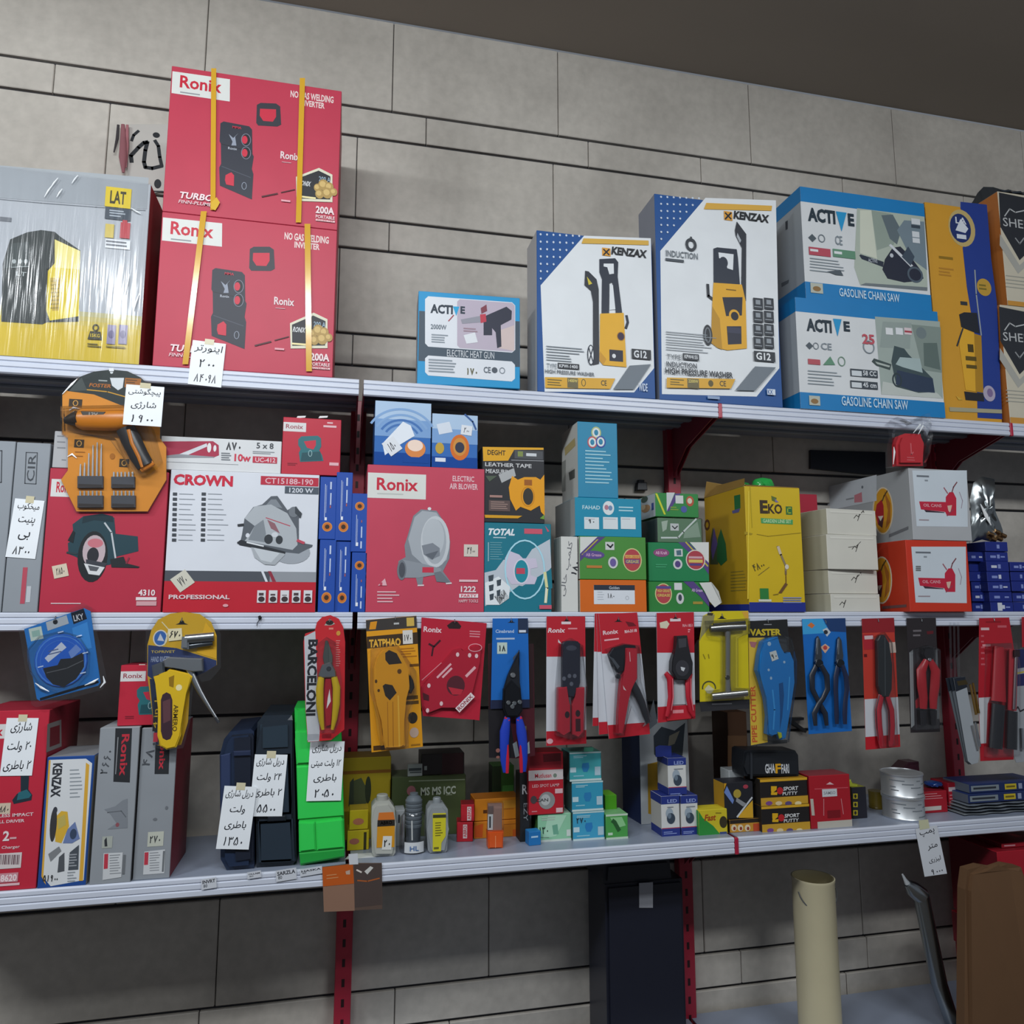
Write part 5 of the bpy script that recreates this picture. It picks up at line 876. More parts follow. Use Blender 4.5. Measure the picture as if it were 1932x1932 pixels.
t.P('#7d8084', [(315, 1660), (385, 1610), (400, 1640), (330, 1710)]); t.P('#50545a', [(385, 1680), (420, 1650), (420, 1770), (375, 1780)]); t.P('#4a5058', [(455, 1650), (515, 1600), (510, 1760), (445, 1765)]); t.G('#9a9ea4', 450, 1660, 505, 1750, 5, .4); t.G('#9aa0a6', 440, 1775, 500, 1850, 4, .4)
t.T('۵۱۹۰۰', '#2e3034', 280, 1795, 378, 1840, .02, 0, -4); t.done()
t = carton('grinder_carton', 'upright grey carton carrying the small red carton, lettered in red on black', 'carton', (652, 840), (882, 1300), SH3, .0, depth=.16, key='#8f949a', keys={'top': '#9aa0a4', 'right': '#4a4a4e'}, group='upright grey cartons')
t.P('#2a2c30', [(752, 842), (860, 842), (845, 1195), (738, 1190)]); t.T('Ronix', '#b8303e', 785, 880, 835, 1150, .016, 0, -90); t.G('#8a8c90', 758, 900, 764, 1140, 1, 1)
t.T('۲۶۶۰', '#4a4e54', 668, 985, 718, 1140, .01, 0, 80); t.P('#7c8188', [(680, 1370), (750, 1350), (800, 1310), (830, 1300), (830, 1490), (700, 1500), (760, 1460), (720, 1400)]); t.L('#5c6066', [(700, 1390), (790, 1380), (820, 1420)], 6); t.E('#8a5058', 765, 1470, 12, 14); t.R('#a4a9a2', 665, 1545, 732, 1622); t.P('#33363a', [(680, 1570), (695, 1550), (700, 1610), (682, 1612)]); t.P('#c4c7ca', [(675, 1655), (800, 1650), (790, 1810), (668, 1830)]); t.P('#b83a4a', [(680, 1660), (706, 1658), (702, 1755), (676, 1758)]); t.G('#7d8186', 715, 1665, 790, 1800, 8, .3); t.R('#6a6e72', 800, 1665, 815, 1790); t.done(); zg = t.ztop
t = carton('grinder_carton', 'upright grey carton with red side, behind the hanging rivet gun', 'carton', (925, 842), (1132, 1300), SH3, .008, depth=.18, key='#8a8f95', keys={'top': '#9aa0a4', 'right': '#7c2432'}, group='upright grey cartons')
t.P('#2a2c30', [(1015, 842), (1108, 842), (1098, 1140), (1006, 1140)]); t.T('Ronix', '#b8303e', 1040, 880, 1080, 1110, .016, 0, -90); t.T('۴۸۰', '#4a4e54', 945, 930, 1000, 1090, .01, 0, 75)
t.E('#6a6e74', 1010, 1435, 14, 10); t.E('#6a6e74', 1085, 1360, 10, 12); t.R('#b9bcb0', 962, 1515, 1065, 1610); t.T('۲۷۰', '#33363a', 975, 1540, 1045, 1590, .02, .1); t.P('#c4c7ca', [(940, 1645), (1075, 1630), (1070, 1785), (932, 1795)]); t.P('#b83a4a', [(942, 1650), (968, 1648), (964, 1730), (938, 1732)]); t.G('#7d8186', 975, 1650, 1045, 1780, 8, .3); t.R('#6a6e72', 1058, 1640, 1070, 1775); t.done()
t = sander('small red sander carton on the upright grey carton of the lower shelf', (788, 432), (1160, 620), zg+.001, .012, -148, 253, .908)
t.part('hang_tab', None, 'white paper tab'); t.slab('#c9c4b8', [(900, 440), (905, 425), (945, 425), (945, 440)], -.004, .003, 0); t.done()
# ---- drill cases standing on edge
crop(380, 1140, .2846)
t = Thing('tool_case', 'navy plastic tool case standing on edge, leftmost of three, with a white tag', 'tool case', 'drill cases', empty=True); f = Face((0, .02, SH3), X, Z); t.put(f)
t.part('shell', None, 'navy blue shell'); stand(t, '#1f2c44|plas', [(185, 850), (325, 832), (345, 850), (348, 1742), (165, 1758), (122, 1700), (116, 1010), (145, 900)], .22, .012)
t.part('half_shell', None, 'darker half shell'); t.slab('#1c2230|plas', [(200, 870), (335, 860), (345, 880), (345, 1700), (210, 1720)], -.2, .204, .006)
t.part('latch', None, None); t.slab('#26304a|plas', [(215, 970), (330, 965), (330, 1000), (215, 1005)], .004, .006, .002); t.slab('#2e3a5a|plas', [(128, 1000), (195, 985), (195, 1560), (128, 1600)], .0, .004, .002)
t.put(f, .012); t.tag(130, 1200, 345, 1612, ['دریل شارژی', 'ولت', 'باطری', '۱۳۵۰'], -5, off=.0105); t.done()
t = Thing('tool_case', 'dark slate tool case standing on edge, middle of three, with a white tag', 'tool case', 'drill cases', empty=True); f = Face((0, .022, SH3), X, Z); t.put(f)
t.part('shell'); stand(t, '#232c36|plas', [(368, 790), (405, 742), (598, 738), (604, 770), (630, 1690), (600, 1725), (362, 1738), (356, 1000)], .22, .012)
t.part('half_shell', None, 'raised shell panel'); t.slab('#283440|plas', [(385, 1000), (590, 990), (600, 1390), (385, 1400)], -.02, .026, .006); t.slab('#283440|plas', [(375, 1440), (605, 1425), (620, 1700), (380, 1712)], -.02, .026, .006); t.slab('#2a3844|plas', [(390, 800), (590, 780), (592, 960), (390, 970)], -.02, .024, .006)
t.part('latch'); t.slab('#1a2028|plas', [(440, 1400), (560, 1395), (562, 1430), (440, 1436)], .004, .005, .002)
t.tag(338, 992, 555, 1398, ['دریل شارژی', '۲۴ ولت', '۲ باطری', '۵۵۰۰'], -3, off=.0075); t.done()
t = Thing('tool_case', 'bright green tool case standing on edge with a white tag', 'tool case', 'drill cases', empty=True); f = Face((0, .022, SH3), X, Z); t.put(f)
t.part('shell'); stand(t, '#2cc24c|plas', [(616, 690), (700, 688), (918, 690), (930, 900), (952, 1640), (945, 1692), (656, 1745), (645, 1400), (630, 1060), (620, 900)], .15, .008)
t.part('half_shell', None, None); t.slab('#34cf56|plas', [(645, 1440), (752, 1440), (760, 1625), (648, 1640)], .0, .006, .003); t.slab('#34cf56|plas', [(756, 1440), (935, 1418), (948, 1610), (764, 1628)], .0, .006, .003); t.slab('#34cf56|plas', [(622, 840), (925, 830), (928, 1040), (630, 1058)], .0, .006, .003); t.slab('#34cf56|plas', [(630, 1075), (930, 1060), (945, 1400), (640, 1425)], .0, .004, .002)
t.part('foot', None, 'darker green lower rim'); t.slab('#239a3e|plas', [(648, 1648), (950, 1618), (950, 1670), (655, 1722)], .0, .004, .002)
t.tag(710, 905, 938, 1296, ['دریل شارژی', '۱۲ ولت میتی', 'باطری', '۲۰۵۰'], -2, off=.0075, tape=False); t.done()
t = carton('drill_carton', 'dim yellow carton with a dark tool picture behind the green case', 'carton', (930, 1022), (1255, 1200), SH3, .2, depth=.09, key='#a8921e', keys={'top': '#8a6a1c', 'left': '#8a7618'}); strip(t, '#8a5a1a', .8, .84)
t.P('#3c4438', [(985, 1180), (1010, 1150), (1010, 1340), (975, 1340)]); t.P('#50583c', [(1010, 1170), (1060, 1150), (1085, 1200), (1110, 1160), (1120, 1300), (1060, 1340), (1010, 1330)]); t.E('#303828', 1105, 1230, 20, 90); t.done()
# ---- small goods between the green case and the lamp cartons
crop(640, 1140, .2587)
def ylw(lab, tl, r, z0, Y):
    t = carton('cement_carton', lab, 'carton', tl, r, z0, Y, depth=.06, key='#c9b21e', keys={'left': '#5a5418', 'top': '#b0962a'}, group='small yellow cartons'); return t
Y_ = pxy(60, 1800).y
t = ylw('small yellow carton on the shelf edge beside the green case, lower of two', (60, 1655), (217, 1740), SH3, Y_); t.E('#b06a5a', 110, 1730, 36, 22); t.R('#3a3418', 178, 1662, 198, 1795); t.done()
u = ylw('small yellow carton beside the green case, upper of two', (76, 1505), (212, 1580), t.ztop+.001, Y_+.003); u.E('#c0765a', 140, 1585, 40, 24); u.done()
def flask(lab, pts, Y, key, th, cap, lab_parts, nm='bottle', grp='bottles on the lower shelf'):
    t = Thing(nm, lab, 'bottle', grp, empty=True); f = Face((0, Y, SH3), X, Z); t.put(f)
    t.part('body'); stand(t, key, pts, th, .008); t.mb.sm = [True]*len(t.mb.sm)
    t.part('cap'); x0, x1, y0, y1, ck = cap
    c = f.uv((x0+x1)/2, y1); r = (f.uv(x1, y1)[0]-f.uv(x0, y1)[0])/2; h = f.uv(x0, y0)[1]-c[1]
    t.mb.lathe(f.at(c[0], c[1], -th/2), [(r, 0), (r, h*.85), (r*.85, h)], ck, 16); t.part('label'); lab_parts(t); t.done(); return t
def lb1(t):
    t.slab('#c98c1e', [(278, 1620), (405, 1612), (402, 1770), (272, 1775)], .0003, .0006, 0); t.slab('#2a2620', [(280, 1575), (405, 1570), (405, 1615), (278, 1622)], .0004, .0006, 0); t.slab('#c9702c', [(290, 1520), (395, 1515), (405, 1570), (282, 1574)], .0003, .0006, 0); t.T('ABRO', '#c9a24a', 300, 1580, 385, 1606, .01)
    t.P('#d2d2cc', [(320, 1690), (385, 1690), (380, 1790), (310, 1790)]); t.T('۲۰', '#2a2a2c', 325, 1715, 372, 1770, .03, .1)
flask('pale plastic bottle with an orange and black label next to the yellow cartons', [(240, 1480), (265, 1450), (370, 1440), (405, 1490), (415, 1600), (412, 1820), (395, 1848), (255, 1850), (240, 1820), (235, 1600)], pxy(320, 1850).y, '#a9aaa2|plas', .05, (275, 360, 1405, 1450, '#9a9b94|plas'), lb1)
t = Thing('bottle', 'ridged grey bottle in a wide clear jar with a white label at its foot', 'bottle', 'bottles on the lower shelf', empty=True); Y_ = pxy(540, 1830).y+.035; f = Face((0, Y_, SH3), X, Z); t.put(f); c = f.uv(540, 1700); k = f.uv(640, 1700)[0]-f.uv(540, 1700)[0]; top = f.uv(540, 1375)[1]; P0 = f.at(c[0], 0, 0)
t.part('inner_bottle', None, 'ridged grey bottle'); pr = [(k*.5, .002), (k*.55, top*.4)]
for i in range(7): a = top*(.42+.07*i); pr += [(k*.62, a), (k*.62, a+top*.04), (k*.56, a+top*.05)]
pr += [(k*.5, top*.93), (k*.3, top*.96), (k*.3, top)]; t.mb.lathe(P0, pr, '#5f676e|plas', 20)
t.part('jar', None, 'wide clear jar'); t.mb.lathe(P0, [(k*.95, .0), (k, .006), (k, top*.58), (k*.7, top*.66), (k*.66, top*.7)], 'f4|clear', 24)
t.part('label', None, 'white label'); n = 10; vs_ = [P0+V((k*1.01*math.sin(a), -k*1.01*math.cos(a), h)) for h in (.004, .029) for a in [(-.75+1.5*i/n) for i in range(n+1)]]; t.mb.add(vs_, [[i, i+1, n+2+i, n+1+i] for i in range(n)], '#c9ccce')
t.put(Face(P0+V((0, -k*1.02, 0)), X, Z)); t.T('HL', '#4a6a9a', 515, 1765, 580, 1800, .01); t.part('stick', None, 'thin white applicator'); t.rod('#c8cac8|plas', [(530, 1580), (532, 1720)], 5, .001); t.done()
def lb3(t): t.slab('#c9c02a', [(682, 1525), (778, 1522), (776, 1690), (745, 1740), (742, 1800), (682, 1802)], .0003, .0006, 0); t.slab('#3a3c2a', [(684, 1535), (778, 1532), (778, 1555), (684, 1558)], .0009, .0004, 0); t.G('#6a6420', 700, 1590, 760, 1700, 6, .35); t.R('#6a6420', 690, 1770, 725, 1785)
flask('clear bottle with a yellow label, right of the ridged grey one', [(645, 1500), (670, 1465), (765, 1460), (795, 1500), (800, 1640), (790, 1805), (775, 1822), (665, 1824), (650, 1805), (640, 1640)], pxy(720, 1823).y, '#8c9194|plas', .045, (690, 750, 1425, 1465, '#7c8286|plas'), lb3)
t = carton('small_carton', 'small white carton behind the pale bottle and the ridged one', 'carton', (412, 1505), (480, 1560), SH3, .12, depth=.05, key='#b9bec2'); t.R('#3a3e44', 430, 1535, 442, 1595); t.done()
t = carton('silicone_carton', 'dark olive carton with white lettering behind the bottles', 'carton', (385, 1268), (922, 1380), SH3, .19, depth=.1, key='#4a5634', keys={'top': '#5d6a48', 'left': '#343c26'}); t.T('MS MS ICC', '#b9c0b0', 595, 1330, 850, 1390, .02); t.L('#8a947a', [(510, 1290), (915, 1278)], 8); t.E('#a0646a', 525, 1360, 32, 36); t.G('#8a947a', 780, 1385, 850, 1400, 1); t.done(); zo = t.ztop
t = carton('small_carton', 'dark maroon carton standing on the olive carton', 'carton', (600, 1095), (912, 1180), zo+.001, .2, depth=.08, key='#2c2626', keys={'left': '#1f1c1c'}); t.R('#3a1e20', 750, 1085, 905, 1240); t.R('#9aa09c', 620, 1180, 640, 1210); t.done()
t = carton('small_carton', 'little white lettered carton standing on the olive carton', 'carton', (500, 1168), (606, 1210), zo+.001, .194, depth=.004, key='#a9aeac'); t.R('#50565a', 508, 1195, 600, 1215); t.R('#50565a', 515, 1222, 600, 1230); t.done()
def redtin(lab, tl, r, z0, Y):
    t = carton('screw_carton', lab, 'carton', tl, r, z0, Y, depth=.05, key='#b8222e', keys={'left': '#8a1a24', 'top': '#8a1a24'}, group='small red cartons by the bottles', yaw=-8); (x0, y0), (x1, _) = tl, r
    t.R('#d8c8c8', x0+45, y0+15, x0+75, y0+115); t.T('ABRO', '#b8222e', x0+48, y0+22, x0+72, y0+108, .01, 0, 90); t.done(); return t
Y_ = pxy(855, 1735).y; t = redtin('small red carton with white band beside the yellow labelled bottle, lower of two', (858, 1592), (975, 1660), SH3, Y_); redtin('small red carton with white band behind the orange cartons, upper of two', (888, 1462), (985, 1520), t.ztop+.001, Y_+.002)
Y_ = pxy(990, 1722).y+.01
t = carton('blade_carton', 'lower orange carton next to the two small red ones', 'carton', (982, 1590), (1322, 1660), SH3, Y_, depth=.07, key='#c9781c', keys={'left': '#a85a18', 'top': '#b0681c'}, group='orange cartons'); t.P('#c9561c', [(985, 1620), (1050, 1600), (1045, 1700), (990, 1700)]); t.R('#c25a1c', 1265, 1640, 1310, 1700); t.G('#a8601a', 1200, 1600, 1310, 1625, 1, .2); t.done(); u = t
t = carton('blade_carton', 'upper orange carton next to the two small red ones', 'carton', (988, 1425), (1318, 1500), u.ztop+.001, Y_+.003, depth=.07, key='#cc7e1c', keys={'left': '#a85a18', 'top': '#b0681c'}, group='orange cartons'); t.R('#5a3214', 1050, 1500, 1085, 1525); t.G('#a8601a', 1200, 1490, 1310, 1505, 1, .3); t.P('#c98a2a', [(1190, 1430), (1310, 1425), (1310, 1480), (1195, 1490)]); t.done()
t = Thing('blade_pack', 'slim clear pack with orange foot standing in front of the orange cartons', 'tool pack', empty=True); Y_ = pxy(1140, 1785).y; f = Face((0, Y_, SH3), X, Z); t.put(f)
t.part('base', None, 'orange plastic base'); stand(t, '#d0541c|plas', [(1085, 1660), (1200, 1655), (1195, 1780), (1088, 1783)], .025, .003); t.L('#e08a5a', [(1140, 1690), (1140, 1775)], 5)
t.part('blade_card', None, 'pale blade strip with white label'); t.slab('#9a7a70', [(1092, 1465), (1195, 1462), (1195, 1660), (1090, 1662)], -.02, .008, 0); t.slab('#c9cccc', [(1090, 1540), (1128, 1540), (1126, 1655), (1088, 1655)], -.0115, .001, 0); t.R('#3a3c40', 1100, 1555, 1112, 1640); t.R('#6a5a58', 1095, 1480, 1130, 1535)
t.part('cover', None, 'clear plastic cover'); t.slab('f5|clear', [(1088, 1455), (1200, 1450), (1202, 1656), (1086, 1660)], -.022, .022, .002); t.done()
t = carton('small_carton', 'dim green carton behind the blue handled snips', 'carton', (1120, 1180), (1275, 1280), SH3, .235, depth=.06, key='#3f6a30', keys={'left': '#20301c'}); t.R('#5a9a4a', 1190, 1320, 1270, 1400); t.R('#2a3a24', 1120, 1180, 1180, 1400); t.done()
t = carton('glue_carton', 'slim black upright carton with white letters left of the red lamp carton', 'carton', (1318, 1235), (1388, 1400), SH3, .085, depth=.05, key='#222426', keys={'left': '#161718'}); t.T('R', '#b9bec2', 1335, 1315, 1372, 1385, .01); t.T('EZY', '#8d949a', 1345, 1450, 1375, 1580, .0, 0, -90); t.done()
t = carton('small_carton', 'tiny bright blue carton on the shelf edge in front of the mint carton', 'carton', (1385, 1662), (1472, 1720), SH3, pxy(1385, 1765).y, depth=.03, key='#1f6fb0', keys={'top': '#2a80c0'}, yaw=6); t.G('#a9c8e0', 1400, 1690, 1450, 1706, 1, .8); t.done()
# ---- lamp cartons
crop(900, 1140, .2484)
Y_ = pxy(465, 1810).y
t = carton('lamp_carton', 'mint green lamp carton under the red one', 'carton', (462, 1600), (716, 1700), SH3, Y_, depth=.07, key='#8cc4a0', keys={'left': '#3f6a34', 'top': '#a0c4ae'}, group='small lamp cartons'); strip(t, '#c9d4cc', 0, .08); t.P('#a9d4b8', [(540, 1602), (680, 1602), (600, 1760), (500, 1780)]); t.P('#6aa48a', [(570, 1680), (610, 1670), (620, 1745), (580, 1750)]); t.T('۱۳۰', '#2a3c34', 475, 1690, 540, 1745, .02); t.L('#5a7a68', [(480, 1772), (545, 1772)], 4); t.R('#c9d4cc', 680, 1710, 712, 1760); t.G('#a8bfae', 490, 1615, 595, 1650, 2); t.done(); z1 = t.ztop
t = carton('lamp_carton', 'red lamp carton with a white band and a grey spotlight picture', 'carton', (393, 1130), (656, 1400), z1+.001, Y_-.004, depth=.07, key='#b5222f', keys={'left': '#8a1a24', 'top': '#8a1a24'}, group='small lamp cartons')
t.P('#8a1c28', [(398, 1130), (636, 1130), (640, 1240), (396, 1245)]); t.P('#5a141c', [(500, 1140), (636, 1130), (636, 1190), (505, 1200)]); t.R('#cfc6c6', 392, 1258, 654, 1335); t.T('Mutlusan', '#c2283a', 440, 1285, 565, 1318, .01); t.E('#7a8a7c', 592, 1300, 14, 16); t.T('LED SPOT LAMP', '#d9a8ac', 420, 1365, 625, 1388, .01); t.E('#8d9090', 530, 1490, 62, 66); t.E('#b5b8b8', 520, 1485, 36, 42); t.E('#4a4044', 430, 1485, 24, 30); t.T('CAN', '#33363a', 450, 1475, 540, 1500, .01); t.R('#d9b4b8', 592, 1400, 650, 1435); t.R('#d9b4b8', 600, 1545, 650, 1580); t.G('#d08a90', 415, 1570, 475, 1585, 1); t.done()
def teal(lab, tl, r, z0, Y, key='#3c9ab0', key2='#2a7ab0'):
    t = carton('lamp_carton', lab, 'carton', tl, r, z0, Y, depth=.075, key=key, keys={'left': '#3a5a58', 'top': '#6aa89c'}, group='small lamp cartons'); (x0, y0), x1 = tl, r[0]
    strip(t, '#c2d6d6', 0, .07); strip(t, '#b9d0d0', .95, 1); cx = (x0+x1)/2
    t.P(key2, [(cx-22, y0+80), (cx+25, y0+75), (cx+30, y0+110), (cx+15, y0+145), (cx-15, y0+145), (cx-28, y0+110)]); t.R('#b9d4dc', x0+5, y0+112, x0+50, y0+150); t.R('#a8c4d0', x1-50, y0+105, x1-6, y0+170); t.G('#a0ccd8', x0+30, y0+22, x0+140, y0+45, 2); t.G('#8ac0d0', x0+30, y0+172, x0+130, y0+190, 1); return t
Y_ = pxy(728, 1800).y
a = teal('bottom teal lamp carton of the stack of three', (728, 1582), (968, 1700), SH3, Y_, '#3f9cc0', '#2a7ab8'); a.T('۲۷۰', '#2a3c4a', 755, 1620, 825, 1665, .02); a.done()
b = teal('middle teal lamp carton of the stack of three', (720, 1352), (958, 1450), a.ztop+.001, Y_+.002, '#3494b4'); b.done()
c = teal('top teal lamp carton of the stack of three', (702, 1128), (944, 1250), b.ztop+.001, Y_+.004, '#44a4ac')
c.part('tuck_flap', None, 'raised green paper flap'); c.slab('#5aa88c', [(820, 1128), (822, 1092), (892, 1092), (892, 1128)], -.01, .001, 0); c.done()
t = carton('lamp_carton', 'small green lamp carton right of the teal stack', 'carton', (978, 1598), (1146, 1690), SH3, pxy(978, 1790).y, depth=.06, key='#4a9a4a', keys={'left': '#2f6a34', 'top': '#7ab47a'}, group='small lamp cartons'); strip(t, '#bcd0bc', 0, .08); strip(t, '#bcd0bc', .92, 1); t.P('#8ac48a', [(1010, 1620), (1100, 1615), (1130, 1680), (1060, 1700)]); t.rod('#2a5a30', [(1025, 1640), (1045, 1655), (1080, 1720)], 14, .001, .05, 8); t.R('#b9d4b9', 995, 1735, 1030, 1755); t.done()
t = carton('small_carton', 'lime green carton behind the small green lamp carton', 'carton', (972, 1452), (1062, 1520), SH3, .1, depth=.06, key='#4c9a1c', keys={'left': '#2f6a14', 'top': '#6ab02c'}); t.done()
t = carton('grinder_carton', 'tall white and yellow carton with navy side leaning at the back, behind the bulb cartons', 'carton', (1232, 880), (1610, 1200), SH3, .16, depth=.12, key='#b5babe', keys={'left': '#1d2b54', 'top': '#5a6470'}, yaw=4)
t.P('#b08a2a', [(1295, 1215), (1395, 1190), (1390, 1300), (1345, 1600), (1300, 1590)]); t.P('#3c444e', [(1340, 1000), (1400, 930), (1500, 960), (1580, 900), (1560, 1150), (1480, 1180), (1400, 1200), (1345, 1140)]); t.P('#8a8678', [(1460, 1000), (1540, 960), (1500, 1060), (1450, 1080)]); t.P('#7d848c', [(1340, 720), (1300, 870), (1300, 960), (1370, 900)]); t.done()
crop(1190, 1130, .2433)
BL = '#26357f'
def bulb(lab, tl, r, z0, Y):
    t = carton('bulb_carton', lab, 'carton', tl, r, z0, Y, depth=.07, key='#cfd0ce', keys={'left': '#b9b6b0', 'top': BL}, group='white and blue bulb cartons'); (x0, y0), x1 = tl, r[0]; cx = (x0+x1)/2
    strip(t, BL, 0, .19); strip(t, BL, .8, 1); strip(t, '#b03a4a', .19, .21); t.l = .0003; strip(t, BL, 0, .19, face='left'); strip(t, BL, .8, 1, face='left'); t.l = .0009
    t.E('#9aa8b4', cx-8, y0+130, 28, 42); t.E('#3a4654', cx+4, y0+170, 32, 42); t.E('#6a7a88', cx-8, y0+150, 14, 22); t.T('LED', '#8a9ad0', cx-25, y0+20, cx+50, y0+48, .02); t.G('#8a8e94', cx-25, y0+78, cx+45, y0+92, 1); t.G('#8a9ad0', x0+20, y0+272, x1-15, y0+296, 2); return t
Y_ = pxy(235, 1845).y
a = bulb('white and blue bulb carton, bottom left of three', (235, 1532), (380, 1700), SH3, Y_); a.done()
b = bulb('white and blue bulb carton, bottom right of three', (387, 1528), (522, 1700), SH3, Y_); b.done()
c = bulb('white and blue bulb carton on top of the other two', (286, 1236), (432, 1400), max(a.ztop, b.ztop)+.001, Y_+.006)
c.part('hang_tab', None, 'dark blue cardboard tab'); c.slab(BL, [(228, 1240), (225, 1165), (255, 1150), (350, 1155), (352, 1240)], -.03, .0015, 0); c.done()
t = carton('small_carton', 'small green and yellow carton right of the bulb cartons', 'carton', (525, 1640), (750, 1730), SH3, pxy(525, 1836).y, depth=.05, key='#c9b82a', keys={'top': '#d0c030', 'left': '#2f8a3a'}); t.P('#2f8a3a', [(526, 1645), (560, 1700), (640, 1760), (700, 1832), (530, 1836)]); t.E('#3a3422', 718, 1730, 30, 46); t.T('Fast', '#a0441c', 575, 1670, 660, 1720, .02, .2); t.L('#8a7a20', [(660, 1660), (700, 1660)], 8); t.R('#3a4a7a', 690, 1805, 745, 1830); t.done()
Y_ = pxy(770, 1816).y
a = carton('putty_carton', 'low yellow and black carton under the slanted black and yellow one', 'carton', (768, 1716), (1004, 1770), SH3, Y_, depth=.07, key='#c08a30', keys={'top': '#3a3024', 'left': '#2a2620'}); strip(a, '#2a241e', .7, 1)
for x in (800, 850, 905): a.E('#d8c8a8', x, 1775, 22, 26); a.E('#8a3a2a', x+4, 1780, 10, 14)
a.R('#b84a2a', 950, 1740, 998, 1800); a.done()
t = carton('glue_carton', 'black and yellow carton with diagonal stripes left of the putty cartons', 'carton', (722, 1428), (952, 1560), a.ztop+.001, Y_+.004, depth=.06, key='#23242a', keys={'right': '#2c2a2a', 'top': '#2a2a30', 'left': '#b0861c'}); t.P('#cfa02c', [(830, 1690), (945, 1560), (950, 1698), (840, 1698)]); t.L('#c8ccd0', [(825, 1690), (940, 1540)], 12); t.P('#6a84c0', [(724, 1500), (745, 1450), (800, 1560), (790, 1590)]); t.E('#a8923a', 825, 1510, 30, 34); t.P('#8a8c90', [(820, 1540), (900, 1590), (870, 1610), (815, 1570)]); t.E('#a03a4a', 890, 1455, 20, 16); t.P('#c8941c', [(722, 1430), (742, 1430), (724, 1480)]); t.done()
t = carton('small_carton', 'small white carton behind the diagonal striped carton', 'carton', (760, 1330), (880, 1390), SH3, .1, depth=.05, key='#b5babc', keys={'top': '#a0a4a6'}); t.done()
def putty(lab, tl, r, z0, Y):
    t = carton('putty_carton', lab, 'carton', tl, r, z0, Y, depth=.08, key='#211e1e', keys={'left': '#2a2622', 'top': '#b0801c'}, group='black and yellow putty cartons'); (x0, y0), x1 = tl, r[0]
    strip(t, '#cfa028', .9, 1); strip(t, '#c2962e', 0, .3); strip(t, '#3a2a1c', .3, .33); t.P('#d8a81e', [(x0+85, y0+50), (x0+130, y0+50), (x0+128, y0+78), (x0+90, y0+110), (x0+85, y0+85)]); t.P('#d8a81e', [(x0+85, y0+100), (x0+135, y0+95), (x0+132, y0+118), (x0+85, y0+118)]); t.E('#b8242a', x0+155, y0+85, 24, 28); t.T('SPORT', '#d0d0d0', x0+180, y0+52, x0+295, y0+82, .02, .15); t.T('PUTTY', '#d0d0d0', x0+175, y0+92, x0+290, y0+118, .015, .15)
    for i in range(4): t.E(['#7a4a8a', '#d8c49a', '#5a4a7a', '#e0d0a0'][i], x0+70+i*75, y0+182, 26, 16)
    return t
Y_ = pxy(1012, 1812).y
a = putty('lower black and yellow putty carton', (1012, 1612), (1388, 1700), SH3, Y_); a.done()
b = putty('upper black and yellow putty carton, carrying the black case', (1002, 1402), (1372, 1500), a.ztop+.001, Y_+.002); b.done()
t = Thing('tool_case', 'black rounded case with white and yellow lettering on the putty cartons', 'tool case', empty=True); f = Face((0, Y_+.008, b.ztop+.001), X, Z); t.put(f)
t.part('body'); q = [(885, 1185), (905, 1175), (1285, 1178), (1308, 1215), (1315, 1385), (1310, 1400), (890, 1400), (882, 1300)]; stand(t, '#1c1f24|plas', q, .07, .008); t.T('GHA', '#c9ccd0', 1042, 1278, 1120, 1352, .02); t.T('F', '#d8a01e', 1122, 1278, 1165, 1352, .02); t.T('FARI', '#c9ccd0', 1168, 1280, 1228, 1352, .02); t.G('#6a6e74', 1090, 1388, 1225, 1398, 1)
t.part('latch'); t.slab('#2a2e34|plas', [(925, 1190), (940, 1190), (942, 1395), (926, 1395)], .0, .004, .001); t.done()
t = carton('cardboard_carton', 'plain brown cardboard carton at the back below the yellow wrench pack', 'carton', (750, 880), (905, 1100), SH3, .2, depth=.1, key='#6a4a34', keys={'left': '#3a281e', 'top': '#6a4a34'}); t.P('#8a6648', [(752, 1060), (900, 1060), (890, 1310), (752, 1320)]); t.R('#3a281e', 790, 1190, 870, 1205); t.G('#5a4030', 800, 1225, 860, 1270, 2, .3); t.done()
t = Thing('wall_bracket', 'black bracket fixed to the wall beside the blue pipe cutter pack', 'bracket'); f = Face((0, WALL-.02, 0), X, Z); t.put(f); t.slab('#222326|plas', [(1235, 925), (1345, 920), (1345, 940), (1260, 945), (1370, 1020), (1360, 1040), (1240, 965)], -.02, .02, .001); t.done()
# ---- right half of the lower shelf
crop(1480, 1140, .2846)
t = carton('plug_carton', 'red carton with white base band between the putty cartons and the tins', 'carton', (162, 1140), (440, 1300), SH3, pxy(205, 1490).y, depth=.07, key='#a51c28', keys={'left': '#7a141e', 'top': '#8a3a40'}, yaw=0); strip(t, '#b9b4a8', 0, .13, .15, 1); t.R('#c8ccd0', 250, 1222, 348, 1275); t.T('SAMSO', '#8a8e94', 260, 1240, 338, 1260); t.P('#d8b0b4', [(275, 1195), (300, 1178), (328, 1195)]); t.L('#c24a54', [(200, 1225), (420, 1215)], 6); t.L('#c87a80', [(260, 1290), (260, 1400)], 5); t.L('#c87a80', [(375, 1290), (390, 1390)], 5); t.R('#7a141e', 285, 1365, 370, 1415); t.P('#b9b4a8', [(170, 1290), (190, 1290), (200, 1400), (180, 1400)]); t.done()
t = carton('glue_carton', 'small black carton with yellow squares left of the silver tins', 'carton', (445, 1215), (545, 1300), SH3, pxy(450, 1425).y, depth=.05, key='#23232c', keys={'top': '#8a8a2a', 'left': '#4a4a20'})
for y in (1255, 1310, 1365): t.P('#b9a82a', [(455, y), (485, y), (485, y+35), (455, y+35)]); t.E('#2a2a24', 470, y+18, 8, 12)
